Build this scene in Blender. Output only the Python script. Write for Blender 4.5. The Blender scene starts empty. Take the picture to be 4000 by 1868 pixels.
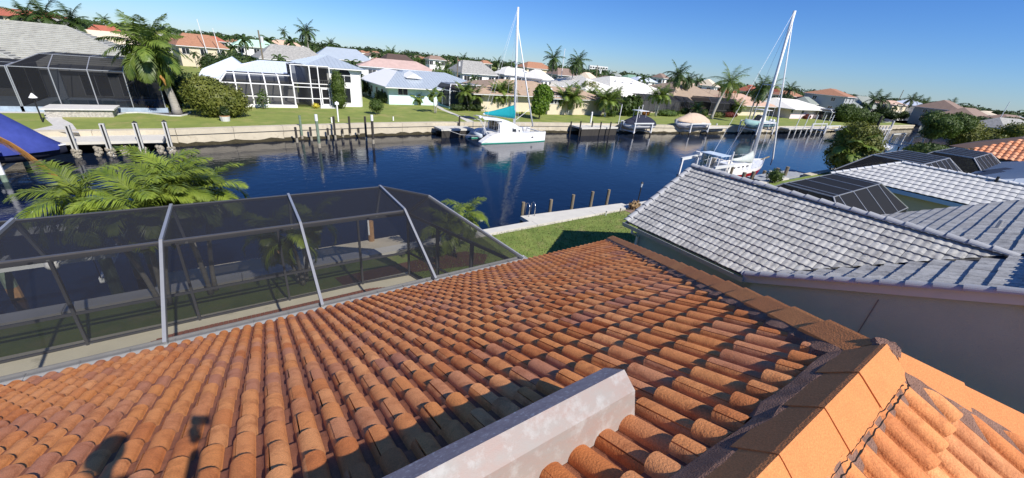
import bpy, bmesh, math, random
import numpy as np
from mathutils import Vector, Matrix
random.seed(7)
S = bpy.context.scene
COL = S.collection
rad = math.radians
# ------------------------------------------------------------------ camera
H = 7.8; FPX = 1505.0; CX, CY = 2000.0, 934.0
PITCH = rad(24.5); ROLL = math.atan(.097); YAW = rad(53.8)
_fh = np.array([math.cos(YAW), math.sin(YAW), 0.]); _r = np.array([math.sin(YAW), -math.cos(YAW), 0.])
_f = _fh*math.cos(PITCH)+np.array([0, 0, -math.sin(PITCH)]); _u = np.cross(_r, _f)
CR = math.cos(ROLL)*_r+math.sin(ROLL)*_u; CU = -math.sin(ROLL)*_r+math.cos(ROLL)*_u
cam = bpy.data.cameras.new('camera'); camo = bpy.data.objects.new('camera', cam); COL.objects.link(camo)
cam.sensor_width = 36; cam.lens = 36*FPX/4000; cam.clip_start = .02; cam.clip_end = 6000
M = Matrix.Identity(4)
for i in range(3):
    M[i][0] = CR[i]; M[i][1] = CU[i]; M[i][2] = -_f[i]
M[2][3] = H
camo.matrix_world = M
S.camera = camo
# ------------------------------------------------------------------ light
SUN = Vector((.150, -.735, .66)).normalized()
W = bpy.data.worlds.new('World'); S.world = W; W.use_nodes = True
nt = W.node_tree; nt.nodes.clear()
sky = nt.nodes.new('ShaderNodeTexSky'); sky.sky_type = 'NISHITA'; sky.sun_disc = False
sky.sun_elevation = math.asin(SUN.z); sky.sun_rotation = math.atan2(SUN.x, SUN.y)
sky.air_density = 1.0; sky.dust_density = 0.0; sky.ozone_density = 5; sky.altitude = 0
bg = nt.nodes.new('ShaderNodeBackground'); bg.inputs[1].default_value = .078
out = nt.nodes.new('ShaderNodeOutputWorld')
hsv = nt.nodes.new('ShaderNodeHueSaturation'); hsv.inputs['Saturation'].default_value = 1.15
tint = nt.nodes.new('ShaderNodeMix'); tint.data_type = 'RGBA'; tint.blend_type = 'MULTIPLY'; tint.inputs[0].default_value = 1; tint.inputs[7].default_value = (.60, .82, 1.24, 1)
nt.links.new(sky.outputs[0], hsv.inputs['Color']); nt.links.new(hsv.outputs[0], tint.inputs[6]); nt.links.new(tint.outputs[2], bg.inputs[0]); nt.links.new(bg.outputs[0], out.inputs[0])
sl = bpy.data.lights.new('sun', 'SUN'); sl.energy = 5.0; sl.angle = rad(.5); sl.color = (1, .945, .86)
so = bpy.data.objects.new('sun', sl); COL.objects.link(so)
so.rotation_euler = SUN.to_track_quat('Z', 'Y').to_euler()
S.view_settings.view_transform = 'Standard'; S.view_settings.look = 'None'
S.view_settings.exposure = .40; S.view_settings.gamma = 1

# ------------------------------------------------------------------ measuring the photograph
def ray(x, y): return _f+CR*(x-CX)/FPX-CU*(y-CY)/FPX
O0 = np.array([0, 0, H])
def at(x, y, z=0): d = ray(x, y); return O0+d*(z-H)/d[2]
def ony(x, y, Y): d = ray(x, y); return O0+d*Y/d[1]
def onx(x, y, X): d = ray(x, y); return O0+d*X/d[0]
def atd(x, y, D): d = ray(x, y); return O0+d*D/math.hypot(d[0], d[1])
def hgt(xb, yb, xt, yt, z=0):
    b = at(xb, yb, z); return atd(xt, yt, math.hypot(b[0], b[1]))[2]
def Z1(x, y): return x/2.406, y/2.406
def Z2(x, y): return 700+x*.4156, 100+y*.4156
def Z3(x, y): return 1600+x*.4156, 100+y*.4156
def Z4(x, y): return 2300+x*.4156, 100+y*.4156
def Z5(x, y): return 3000+x*.4988, 200+y*.4988

# ------------------------------------------------------------------ materials
def node(nt, t, **k):
    n = nt.nodes.new(t)
    for a, b in k.items(): setattr(n, a, b)
    return n
MATS = {}
def mat(name, c, rough=.7, var=.0, scale=3., c2=None, bump=0., bscale=40., metal=0., spec=.4, rnd=0., stretch=None, dirt=None, trans=0.):
    """procedural material: base colour with noise variation, fine bump and per-object random shade"""
    if name in MATS: return MATS[name]
    m = bpy.data.materials.new(name); m.use_nodes = True; MATS[name] = m
    n = m.node_tree; b = n.nodes['Principled BSDF']
    b.inputs['Roughness'].default_value = rough; b.inputs['Metallic'].default_value = metal
    b.inputs['Specular IOR Level'].default_value = spec
    col = None
    geo = node(n, 'ShaderNodeNewGeometry')
    vec = geo.outputs['Position']
    if stretch:
        mp = node(n, 'ShaderNodeMapping'); mp.inputs['Scale'].default_value = stretch
        n.links.new(vec, mp.inputs[0]); vec = mp.outputs[0]
    nz = node(n, 'ShaderNodeTexNoise'); nz.inputs['Scale'].default_value = scale; nz.inputs['Detail'].default_value = 6; nz.inputs['Roughness'].default_value = .65
    n.links.new(vec, nz.inputs['Vector'])
    cr = node(n, 'ShaderNodeValToRGB')
    cr.color_ramp.elements[0].position = .32; cr.color_ramp.elements[1].position = .68
    d = c2 if c2 else tuple(v*(1-var) for v in c)
    cr.color_ramp.elements[0].color = (*d, 1); cr.color_ramp.elements[1].color = (*c, 1)
    n.links.new(nz.outputs[0], cr.inputs[0]); col = cr.outputs[0]
    if dirt:
        n2 = node(n, 'ShaderNodeTexNoise'); n2.inputs['Scale'].default_value = dirt[1]; n2.inputs['Detail'].default_value = 8; n2.inputs['Roughness'].default_value = .7
        n.links.new(geo.outputs['Position'], n2.inputs['Vector'])
        r2 = node(n, 'ShaderNodeMapRange'); r2.inputs[1].default_value = dirt[2]; r2.inputs[2].default_value = dirt[2]+.14
        r2.inputs[4].default_value = dirt[3]
        n.links.new(n2.outputs[0], r2.inputs[0])
        mx = node(n, 'ShaderNodeMix', data_type='RGBA'); n.links.new(r2.outputs[0], mx.inputs[0]); n.links.new(col, mx.inputs[6]); mx.inputs[7].default_value = (*dirt[0], 1)
        col = mx.outputs[2]
    if rnd:
        oi = node(n, 'ShaderNodeObjectInfo'); mr = node(n, 'ShaderNodeMapRange'); mr.inputs[3].default_value = 1-rnd; mr.inputs[4].default_value = 1+rnd
        n.links.new(oi.outputs['Random'], mr.inputs[0])
        hs = node(n, 'ShaderNodeHueSaturation'); n.links.new(mr.outputs[0], hs.inputs['Value']); n.links.new(col, hs.inputs['Color']); col = hs.outputs[0]
    n.links.new(col, b.inputs['Base Color'])
    if bump:
        n3 = node(n, 'ShaderNodeTexNoise'); n3.inputs['Scale'].default_value = bscale; n3.inputs['Detail'].default_value = 4
        n.links.new(vec, n3.inputs['Vector'])
        bp = node(n, 'ShaderNodeBump'); bp.inputs['Strength'].default_value = min(1, bump); bp.inputs['Distance'].default_value = .02
        n.links.new(n3.outputs[0], bp.inputs['Height']); n.links.new(bp.outputs[0], b.inputs['Normal'])
    if trans:
        tr = node(n, 'ShaderNodeBsdfTranslucent'); ms = node(n, 'ShaderNodeMixShader'); ms.inputs[0].default_value = trans
        hs = node(n, 'ShaderNodeHueSaturation'); hs.inputs['Value'].default_value = 1.6; hs.inputs['Hue'].default_value = .485; n.links.new(col, hs.inputs['Color'])
        n.links.new(hs.outputs[0], tr.inputs[0]); n.links.new(b.outputs[0], ms.inputs[1]); n.links.new(tr.outputs[0], ms.inputs[2])
        n.links.new(ms.outputs[0], n.nodes['Material Output'].inputs[0])
    return m
def screen_mat(name, c, opac):
    m = bpy.data.materials.new(name); m.use_nodes = True; n = m.node_tree
    b = n.nodes['Principled BSDF']; b.inputs['Base Color'].default_value = (*c, 1); b.inputs['Roughness'].default_value = .8; b.inputs['Specular IOR Level'].default_value = .15
    t = node(n, 'ShaderNodeBsdfTransparent'); ms = node(n, 'ShaderNodeMixShader')
    # woven mesh: at a slanting view more thread is seen, so it gets denser
    lw = node(n, 'ShaderNodeLayerWeight'); lw.inputs[0].default_value = .5
    mr = node(n, 'ShaderNodeMapRange'); mr.inputs[1].default_value = .22; mr.inputs[2].default_value = .75; mr.inputs[3].default_value = opac; mr.inputs[4].default_value = min(.96, opac+.5)
    n.links.new(lw.outputs['Facing'], mr.inputs[0]); n.links.new(mr.outputs[0], ms.inputs[0])
    n.links.new(t.outputs[0], ms.inputs[1]); n.links.new(b.outputs[0], ms.inputs[2]); n.links.new(ms.outputs[0], n.nodes['Material Output'].inputs[0])
    return m

# ------------------------------------------------------------------ mesh building
V3 = lambda *a: np.array(a, float)
def nrm(v): v = np.array(v, float); return v/(np.linalg.norm(v)+1e-12)
class MB:
    def __init__(s): s.v = []; s.f = []; s.uv = None
    def poly(s, pts):
        i = len(s.v); s.v += [tuple(map(float, p)) for p in pts]; s.f.append(tuple(range(i, i+len(pts)))); return s
    def add(s, vs, fs):
        i = len(s.v); s.v += [tuple(map(float, p)) for p in vs]; s.f += [tuple(a+i for a in f) for f in fs]; return s
    def box(s, x0, x1, y0, y1, z0, z1):
        return s.add([(x0,y0,z0),(x1,y0,z0),(x1,y1,z0),(x0,y1,z0),(x0,y0,z1),(x1,y0,z1),(x1,y1,z1),(x0,y1,z1)],
                     [(0,3,2,1),(4,5,6,7),(0,1,5,4),(1,2,6,5),(2,3,7,6),(3,0,4,7)])
    def obox(s, c, ax, ay, az):
        c, ax, ay, az = map(lambda q: np.array(q, float), (c, ax, ay, az))
        p = [c+i*ax+j*ay+k*az for k in (-1, 1) for i, j in ((-1,-1),(1,-1),(1,1),(-1,1))]
        return s.add(p, [(0,3,2,1),(4,5,6,7),(0,1,5,4),(1,2,6,5),(2,3,7,6),(3,0,4,7)])
    def beam(s, p, q, w, h=None, up=(0, 0, 1)):
        h = h or w; p = np.array(p, float); q = np.array(q, float); d = nrm(q-p)
        a = np.cross(d, up)
        if np.linalg.norm(a) < 1e-3: a = np.cross(d, (1, 0, 0))
        a = nrm(a); b = np.cross(a, d)
        return s.obox((p+q)/2, a*w/2, (q-p)/2, b*h/2)
    def tube(s, pts, rs, n=8, cap=True):
        pts = [np.array(p, float) for p in pts]
        if np.isscalar(rs): rs = [rs]*len(pts)
        i0 = len(s.v); a = None
        for k, p in enumerate(pts):
            d = nrm(pts[min(k+1, len(pts)-1)]-pts[max(k-1, 0)])
            if a is None:
                a = np.cross(d, (0, 0, 1)); a = nrm(a if np.linalg.norm(a) > 1e-3 else np.cross(d, (1, 0, 0)))
            else: a = nrm(a-d*(a@d))
            b = np.cross(d, a)
            for j in range(n):
                t = 2*math.pi*j/n; s.v.append(tuple(p+rs[k]*(math.cos(t)*a+math.sin(t)*b)))
        for k in range(len(pts)-1):
            for j in range(n):
                j2 = (j+1) % n; A = i0+k*n
                s.f.append((A+j, A+j2, A+n+j2, A+n+j))
        if cap:
            s.f.append(tuple(i0+j for j in range(n))[::-1]); s.f.append(tuple(i0+(len(pts)-1)*n+j for j in range(n)))
        return s
    def prism(s, poly, vec):
        poly = [np.array(p, float) for p in poly]; vec = np.array(vec, float); n = len(poly)
        return s.add(poly+[p+vec for p in poly], [tuple(range(n))[::-1], tuple(range(n, 2*n))]+[(i, (i+1) % n, n+(i+1) % n, n+i) for i in range(n)])
    def loft(s, rings, close=True, caps=True):
        n = len(rings[0]); i0 = len(s.v)
        for r in rings: s.v += [tuple(map(float, p)) for p in r]
        for k in range(len(rings)-1):
            for j in range(n if close else n-1):
                j2 = (j+1) % n; A = i0+k*n; s.f.append((A+j, A+j2, A+n+j2, A+n+j))
        if caps:
            s.f.append(tuple(i0+j for j in range(n))[::-1]); s.f.append(tuple(i0+(len(rings)-1)*n+j for j in range(n)))
        return s
    def sphere(s, c, r, n=10, m=7, sz=1.):
        rings = []
        for i in range(m+1):
            t = math.pi*i/m; rr = max(1e-3, math.sin(t))*r
            rings.append([(c[0]+rr*math.cos(2*math.pi*j/n), c[1]+rr*math.sin(2*math.pi*j/n), c[2]-math.cos(t)*r*sz) for j in range(n)])
        return s.loft(rings)
    def build(s, name, m=None, parent=None, smooth=False, kind=None, loc=None, label=None):
        off = V3(0, 0, 0) if loc is None else np.array(loc, float)
        base = off if parent is None else OFF.get(parent.name, V3(0, 0, 0))
        vs = np.array(s.v, float).reshape(-1, 3)-base
        me = bpy.data.meshes.new(name); me.from_pydata(vs.tolist(), [], s.f); me.update()
        bm = bmesh.new(); bm.from_mesh(me); bmesh.ops.recalc_face_normals(bm, faces=bm.faces); bm.to_mesh(me); bm.free()
        if m: me.materials.append(m)
        if smooth: me.shade_smooth()
        o = bpy.data.objects.new(name, me); COL.objects.link(o)
        if parent is not None: o.parent = parent; OFF[o.name] = base
        else: o.location = off; OFF[o.name] = off
        if kind: o['kind'] = kind
        if label: o['label'] = label
        return o
OFF = {}
def thing(name, label, cat, loc=(0, 0, 0), group=None, rz=0):
    o = bpy.data.objects.new(name, None); COL.objects.link(o); o.location = tuple(map(float, loc)); o.rotation_euler.z = rz
    o['label'] = label; o['category'] = cat; OFF[o.name] = V3(*loc)
    if group: o['group'] = group
    return o
def tag(o, label, cat, group=None):
    o['label'] = label; o['category'] = cat
    if group: o['group'] = group
    return o
def struct(o): o['kind'] = 'structure'; return o
KIDS = {}
def kids(o):
    return [c for c in o.children]
def inst(me, name, parent, mtx=None):
    o = bpy.data.objects.new(name, me); COL.objects.link(o); o.parent = parent
    if mtx is not None: o.matrix_local = mtx
    return o
def copy_tree(root, loc=None, rz=None, label=None, scale=None, tree=None):
    """copy of a thing with copies of its parts and sub-parts (mesh data shared)"""
    r = root.copy(); COL.objects.link(r)
    for c in root.children:
        d = c.copy(); COL.objects.link(d); d.parent = r
        for g in c.children:
            e = g.copy(); COL.objects.link(e); e.parent = d
    if loc is not None: r.location = tuple(map(float, loc))
    if rz is not None: r.rotation_euler.z = rz
    if scale is not None: r.scale = (scale,)*3
    if label: r['label'] = label
    return r

# ---------- clipping helpers (convex polygons in 2-D)
def clip_half(poly, a, b, c):      # keep a*x+b*y<=c
    out = []
    for i in range(len(poly)):
        p, q = poly[i], poly[(i+1) % len(poly)]
        fp = a*p[0]+b*p[1]-c; fq = a*q[0]+b*q[1]-c
        if fp <= 0: out.append(p)
        if (fp < 0 < fq) or (fq < 0 < fp):
            t = fp/(fp-fq); out.append((p[0]+t*(q[0]-p[0]), p[1]+t*(q[1]-p[1])))
    return out
def area2(poly): return sum(poly[i][0]*poly[(i+1) % len(poly)][1]-poly[(i+1) % len(poly)][0]*poly[i][1] for i in range(len(poly)))/2
class Face:
    """roof face: polygon with its eave as first edge; u along the eave, v up the slope, n outward"""
    def __init__(s, pts):
        s.p = [np.array(p, float) for p in pts]
        s.o = s.p[0]; s.u = nrm(s.p[1]-s.p[0]); n = np.cross(s.u, s.p[2]-s.p[0]); n = nrm(n)
        if n[2] < 0: n = -n
        s.n = n; s.vv = nrm(np.cross(n, s.u))
        if s.vv[2] < 0: s.vv = -s.vv
        s.q = [((p-s.o)@s.u, (p-s.o)@s.vv) for p in s.p]
        if area2(s.q) < 0: s.q = s.q[::-1]
    def w(s, u, v, h=0): return s.o+s.u*u+s.vv*v+s.n*h
def courses(parent, face, expo, h, m, as_parts=True, name='tile_course'):
    """stepped courses of flat tiles: each row a wedge whose lower edge stands proud"""
    vmax = max(q[1] for q in face.q); k = int(vmax/expo)+1; mb = MB()
    for i in range(k):
        p = clip_half(clip_half(face.q, 0, -1, -i*expo), 0, 1, (i+1)*expo+.0)
        if len(p) < 3 or abs(area2(p)) < .02: continue
        up = [face.w(a, b, h*(1-(b-i*expo)/expo)+.012) for a, b in p]; lo = [face.w(a, b, .003) for a, b in p]
        b = mb if not as_parts else MB()
        b.poly(up); n = len(p); i0 = len(b.v); b.v += [tuple(x) for x in up+lo]
        for j in range(n): b.f.append((i0+j, i0+(j+1) % n, i0+n+(j+1) % n, i0+n+j))
        if as_parts: b.build(name, m, parent)
    if not as_parts: mb.build(name, m, parent, kind='stuff')
def tiles_on(parent, face, me_fn, w, expo, stagger, m, limit=300, name='roof_tile', eye=O0, lift=0.0, inset=0.0, start=0.0, hole=None):
    """individual roof tiles; whole ones are parts sharing a mesh (the largest in view first), cut ones and the rest are joined"""
    tv, tf, mi = me_fn()
    m = m if isinstance(m, list) else [m]
    me = bpy.data.meshes.new(name); me.from_pydata([tuple(v) for v in tv], [], tf)
    for k in m: me.materials.append(k)
    me.polygons.foreach_set('material_index', mi); me.shade_smooth(); me.update()
    q = face.q; umin = min(a for a, b in q); umax = max(a for a, b in q); vmax = max(b for a, b in q)
    edges = []
    for i in range(len(q)):
        a, b = q[i], q[(i+1) % len(q)]
        if abs(b[1]-a[1]) < 1e-6 and abs(a[1]) < 1e-6: continue       # eave is left whole
        ex, ey = b[0]-a[0], b[1]-a[1]; L = math.hypot(ex, ey); nx, ny = ey/L, -ex/L
        edges.append((nx, ny, nx*a[0]+ny*a[1]-inset))
    whole = []; cut = []
    xs = [v[0] for v in tv]; ys = [v[1] for v in tv]; x0, x1, y0, y1 = min(xs), max(xs), min(ys), max(ys)
    rows = int((vmax-start)/expo)+2
    for r in range(-0, rows):
        v = start+r*expo; off = (w*stagger if r % 2 else 0)
        for c in range(int((umin)/w)-2, int(umax/w)+2):
            u = c*w+off
            cs = [(u+a, v+b) for a in (x0, x1) for b in (y0, y1)]
            st = 0
            for nx, ny, cc in edges:
                d = [nx*a+ny*b-cc for a, b in cs]
                if min(d) > -.02: st = 2; break
                if max(d) > 0: st = 1
            if st == 2: continue
            if hole and hole(u+w/2, v+expo/2): continue
            (whole if st == 0 else cut).append((u, v))
    B = Matrix(((*[face.u[i] for i in (0,)], face.vv[0], face.n[0], 0), (face.u[1], face.vv[1], face.n[1], 0), (face.u[2], face.vv[2], face.n[2], 0), (0, 0, 0, 1)))
    base = OFF[parent.name]
    whole.sort(key=lambda t: np.linalg.norm(face.w(*t)-eye))
    for (u, v) in whole[:limit]:
        jit = random.gauss(0, .006)
        p = face.w(u+random.uniform(-.004, .004), v+random.gauss(0, .006), lift+random.uniform(-.003, .003))-base
        M = Matrix.Translation(Vector(p)) @ B @ Matrix.Rotation(jit, 4, 'Z') @ Matrix.Rotation(random.uniform(-.006, .006), 4, 'X')
        inst(me, name, parent, M)
    mb = MB(); tints = []; mids = []
    TV = np.array(tv)
    Bn = np.array([face.u, face.vv, face.n])
    def put(vs, fs, ms):
        g = random.random(); mb.add(vs @ Bn+face.o, fs); tints.extend([g]*len(fs)); mids.extend(ms)
    for (u, v) in whole[limit:]:
        put(TV+[u+random.uniform(-.003, .003), v+random.uniform(-.005, .005), lift], tf, mi)
    for (u, v) in cut:
        bm = bmesh.new(); bm.from_mesh(me); bmesh.ops.translate(bm, verts=bm.verts, vec=(u, v, lift))
        for nx, ny, cc in edges:
            g = list(bm.verts)+list(bm.edges)+list(bm.faces)
            if not g: break
            bmesh.ops.bisect_plane(bm, geom=g, plane_co=(nx*cc, ny*cc, 0), plane_no=(nx, ny, 0), clear_outer=True)
        if bm.faces:
            bm.verts.index_update(); put(np.array([tuple(x.co) for x in bm.verts]), [tuple(x.index for x in f.verts) for f in bm.faces], [f.material_index for f in bm.faces])
        bm.free()
    if mb.f:
        vs = np.array(mb.v)-base
        me2 = bpy.data.meshes.new(name+'_run'); me2.from_pydata(vs.tolist(), [], mb.f)
        for k in m: me2.materials.append(k)
        me2.polygons.foreach_set('material_index', mids); me2.shade_smooth()
        at_ = me2.attributes.new('tint', 'FLOAT', 'FACE'); at_.data.foreach_set('value', tints)
        o = bpy.data.objects.new('cut_tiles', me2); COL.objects.link(o); o.parent = parent; o['kind'] = 'stuff'
    return len(whole), len(cut)
# ================================================================== materials
def tile_mat(name, cols, bump=.5, spec=.25, stain=(.10, .035, .018), stain_amt=.55, rough=.75):
    m = bpy.data.materials.new(name); m.use_nodes = True; n = m.node_tree; b = n.nodes['Principled BSDF']
    b.inputs['Roughness'].default_value = rough; b.inputs['Specular IOR Level'].default_value = spec
    oi = node(n, 'ShaderNodeObjectInfo'); at_ = node(n, 'ShaderNodeAttribute', attribute_name='tint')
    ad = node(n, 'ShaderNodeMath', operation='ADD'); n.links.new(oi.outputs['Random'], ad.inputs[0]); n.links.new(at_.outputs['Fac'], ad.inputs[1])
    fr = node(n, 'ShaderNodeMath', operation='FRACT'); n.links.new(ad.outputs[0], fr.inputs[0])
    cr = node(n, 'ShaderNodeValToRGB'); cr.color_ramp.elements[0].color = (*cols[0], 1); cr.color_ramp.elements[1].color = (*cols[-1], 1)
    for i, c in enumerate(cols[1:-1]):
        e = cr.color_ramp.elements.new((i+1)/(len(cols)-1)); e.color = (*c, 1)
    n.links.new(fr.outputs[0], cr.inputs[0])
    geo = node(n, 'ShaderNodeNewGeometry')
    nz = node(n, 'ShaderNodeTexNoise'); nz.inputs['Scale'].default_value = 6.5; nz.inputs['Detail'].default_value = 7; nz.inputs['Roughness'].default_value = .68; nz.inputs['Distortion'].default_value = .6
    n.links.new(geo.outputs['Position'], nz.inputs['Vector'])
    mr = node(n, 'ShaderNodeMapRange'); mr.inputs[1].default_value = .47; mr.inputs[2].default_value = .68; mr.inputs[4].default_value = stain_amt; n.links.new(nz.outputs[0], mr.inputs[0])
    mx = node(n, 'ShaderNodeMix', data_type='RGBA'); n.links.new(mr.outputs[0], mx.inputs[0]); n.links.new(cr.outputs[0], mx.inputs[6]); mx.inputs[7].default_value = (*stain, 1)
    # speckle
    v = node(n, 'ShaderNodeTexNoise'); v.inputs['Scale'].default_value = 160; v.inputs['Detail'].default_value = 3; n.links.new(geo.outputs['Position'], v.inputs['Vector'])
    m2 = node(n, 'ShaderNodeMapRange'); m2.inputs[1].default_value = .35; m2.inputs[2].default_value = .7; m2.inputs[3].default_value = .84; m2.inputs[4].default_value = 1.18; n.links.new(v.outputs[0], m2.inputs[0])
    hs = node(n, 'ShaderNodeHueSaturation'); n.links.new(m2.outputs[0], hs.inputs['Value']); n.links.new(mx.outputs[2], hs.inputs['Color'])
    n.links.new(hs.outputs[0], b.inputs['Base Color'])
    v2 = node(n, 'ShaderNodeTexNoise'); v2.inputs['Scale'].default_value = 95; v2.inputs['Detail'].default_value = 5; n.links.new(geo.outputs['Position'], v2.inputs['Vector'])
    bp = node(n, 'ShaderNodeBump'); bp.inputs['Strength'].default_value = bump; bp.inputs['Distance'].default_value = .006
    n.links.new(v2.outputs[0], bp.inputs['Height']); n.links.new(bp.outputs[0], b.inputs['Normal'])
    return m
TERRA = tile_mat('terracotta', [(.72, .29, .10), (.66, .25, .075), (.75, .33, .13), (.55, .18, .055), (.69, .27, .09), (.46, .19, .11), (.71, .30, .11), (.62, .22, .07), (.69, .28, .10), (.55, .24, .13)], bump=.6, stain=(.30, .09, .03), stain_amt=.62)
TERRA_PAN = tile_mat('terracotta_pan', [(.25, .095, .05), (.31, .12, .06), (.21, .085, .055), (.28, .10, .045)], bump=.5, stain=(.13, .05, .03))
RIDGE = tile_mat('ridge_tile', [(.64, .26, .085), (.58, .21, .07), (.62, .24, .08)], bump=.7, stain=(.48, .18, .06), stain_amt=.5)
MORTAR = mat('mortar', (.32, .18, .13), .95, c2=(.19, .10, .07), scale=9, bump=1., bscale=120)
CRACK_GAP_SHADE = mat('crack', (.012, .009, .008), 1.)
GREYTILE = tile_mat('grey_tile', [(.46, .455, .43), (.38, .375, .355), (.50, .495, .465), (.42, .415, .395), (.34, .335, .32)], bump=.3, stain=(.10, .10, .10), stain_amt=.6)
WHITETILE = tile_mat('white_tile', [(.58, .58, .56), (.52, .52, .51), (.61, .61, .58)], bump=.2, stain=(.42, .42, .41), stain_amt=.35)
STUCCO = mat('grey_stucco', (.36, .45, .41), .9, .08, 1.5, bump=.5, bscale=60)
ALUM = mat('bronze_aluminium', (.10, .10, .105), .45, .1, 6, metal=.3)
ALUM_L = mat('light_aluminium', (.42, .43, .44), .4, .08, 6, metal=.5)
GUTTER = mat('gutter_metal', (.42, .42, .42), .5, .12, 4, metal=.2, dirt=((.25, .25, .25), 7, .6, .4))
WHITE = mat('white_paint', (.78, .78, .77), .45, .05, 3)
OFFWHITE = mat('offwhite_paint', (.62, .62, .60), .5, .1, 2)
SCREEN = screen_mat('insect_screen', (.022, .023, .028), .40)
SCREEN_D = screen_mat('dark_screen', (.014, .015, .018), .70)
CONC = mat('patio_concrete', (.74, .68, .50), .9, .12, 1.2, bump=.2, dirt=((.25, .23, .17), 1.7, .60, .6))
CONC_W = mat('seawall_concrete', (.56, .50, .38), .9, .2, .8, bump=.3, dirt=((.25, .21, .15), 2.2, .57, .6))
DOCK = mat('dock_concrete', (.58, .56, .50), .85, .12, 1.4, bump=.2)
BRICK = mat('patio_brick', (.33, .12, .07), .9, .3, 14, bump=.4)
WOOD = mat('piling_wood', (.24, .20, .14), .9, .4, 5, stretch=(1, 1, .2), bump=.5)
WOOD_D = mat('dark_piling', (.05, .045, .04), .9, .4, 5, stretch=(1, 1, .2), bump=.5)
WOOD_G = mat('green_piling', (.20, .27, .20), .9, .4, 4, bump=.4)
WOOD_R = mat('tan_piling', (.42, .24, .11), .9, .3, 6, bump=.4)
BARN = mat('barnacles', (.42, .38, .30), 1., .6, 16, bump=1., bscale=25)
WEED = mat('seaweed_band', (.05, .042, .022), 1., .5, 5, bump=1., bscale=14)
BLACK = mat('black_plastic', (.015, .015, .017), .5)
DARKGLASS = mat('window_glass', (.02, .023, .028), .12, spec=.8)
MULCH = mat('mulch', (.16, .07, .045), 1., .6, 30, bump=1., bscale=50)

def double_barrel(w=.36, L=.43, hb=.057, rise=.046, thick=.016, hw=.067, n=9, ph=-.036, gap=.006):
    """double-barrel roof tile; local x along the eave, y up the slope, starts at a seam on the left flank of a barrel"""
    p = w/2; zs = []
    def h(x):
        k = round(x/p); d = abs(x-k*p)
        return hb*math.sqrt(max(0, 1-(d/hw)**2))**.9 if d < hw else 0
    xs = sorted(set([ph, ph+w-gap]+[k*p+hw*math.sin(math.pi/2*(j/n*2-1)) for k in (0, 1, 2) for j in range(n+1)]))
    xs = [x for x in xs if ph <= x <= ph+w-gap]
    v = []; f = []; mi = []
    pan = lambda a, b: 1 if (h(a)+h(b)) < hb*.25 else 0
    m = len(xs)
    for x in xs: v.append((x-ph, 0, h(x)+rise))
    for x in xs: v.append((x-ph, L, h(x)))
    for i in range(m-1): f.append((i, i+1, m+i+1, m+i)); mi.append(pan(xs[i], xs[i+1]))
    b = len(v)                                    # butt end with thickness
    for x in xs: v.append((x-ph, 0, h(x)+rise))
    for x in xs: v.append((x-ph, .002, h(x)*(1-thick/hb)+rise-thick*.4))
    for i in range(m-1): f.append((b+m+i, b+m+i+1, b+i+1, b+i)); mi.append(pan(xs[i], xs[i+1]))
    b = len(v)                                    # side lip at the seam
    v += [(0, 0, h(xs[0])+rise), (0, L, h(xs[0])), (0, L, h(xs[0])-.018), (0, 0, h(xs[0])+rise-.018)]; f.append((b, b+1, b+2, b+3)); mi.append(0)
    b = len(v); x = xs[-1]
    v += [(x-ph, 0, h(x)+rise), (x-ph, L, h(x)), (x-ph, L, h(x)-.03), (x-ph, 0, h(x)+rise-.03)]; f.append((b+3, b+2, b+1, b)); mi.append(0)
    return v, f, mi
def wave_tile(w=.30, L=.43, hb=.030, rise=.030, thick=.018, k=1.0, n=10):
    v = []; f = []; mi = []
    h = lambda x: hb*(.5-.5*math.cos(2*math.pi*k*x/w))**.8
    xs = [w*i/n for i in range(n+1)]; xs[-1] -= .004; m = n+1
    for x in xs: v.append((x, 0, h(x)+rise))
    for x in xs: v.append((x, L, h(x)))
    for i in range(n): f.append((i, i+1, m+i+1, m+i)); mi.append(0)
    b = len(v)
    for x in xs: v.append((x, 0, h(x)+rise))
    for x in xs: v.append((x, .002, h(x)*.7+rise-thick))
    for i in range(n): f.append((b+m+i, b+m+i+1, b+i+1, b+i)); mi.append(0)
    return v, f, mi

# ================================================================== our house
T1 = math.tan(rad(26)); T3 = .527
YE, ZE = 7.47, 2.85
p1z = lambda y: ZE+(YE-y)*T1
RY = .20; RZ = p1z(RY)+.0      # crest line of the main ridge (deck level)
JX = 2.95
house = thing('tiled_house', 'house under the photographer with weathered orange double-barrel tile roof, filling the foreground', 'house', (0, 4, 0))
YB = -6.2; ZB = RZ-(RY-YB)*T3
CE = (9.55, YE, ZE)            # corner where the hip meets the eave
CB = (JX+(RY-YB), YB, ZB)
f1 = Face([(-9, YE, ZE), CE, (JX, RY, RZ), (-9, RY, RZ)])
f3 = Face([CB, (-9, YB, ZB), (-9, RY, RZ), (JX, RY, RZ)])
mb = MB()
dz = V3(0, 0, -.10)
mb.poly([np.array(p)+dz for p in f1.p]); mb.poly([np.array(p)+dz for p in f3.p]); mb.poly([np.array(p)+dz for p in [CB, CE, (JX, RY, RZ)]])
mb.build('roof_underlay', mat('underlay', (.07, .04, .03), .95), house)
mb = MB(); mb.add([(-8.6, -5.7, 0), (8.9, -5.7, 0), (8.9, 7.0, 0), (-8.6, 7.0, 0), (-8.6, -5.7, 2.72), (8.9, -5.7, 2.72), (8.9, 7.0, 2.72), (-8.6, 7.0, 2.72)],
       [(0,1,5,4),(1,2,6,5),(2,3,7,6),(3,0,4,7),(4,5,6,7)]).build('wall', mat('cream_stucco', (.60, .52, .38), .9, .08, 1.5, bump=.3), house)
MB().poly([(-8.99, YE-.02, ZE-.06), (9.5, YE-.02, ZE-.06), (9.5, 6.9, 2.7), (-8.99, 6.9, 2.7)]).build('soffit', OFFWHITE, house)
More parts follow.
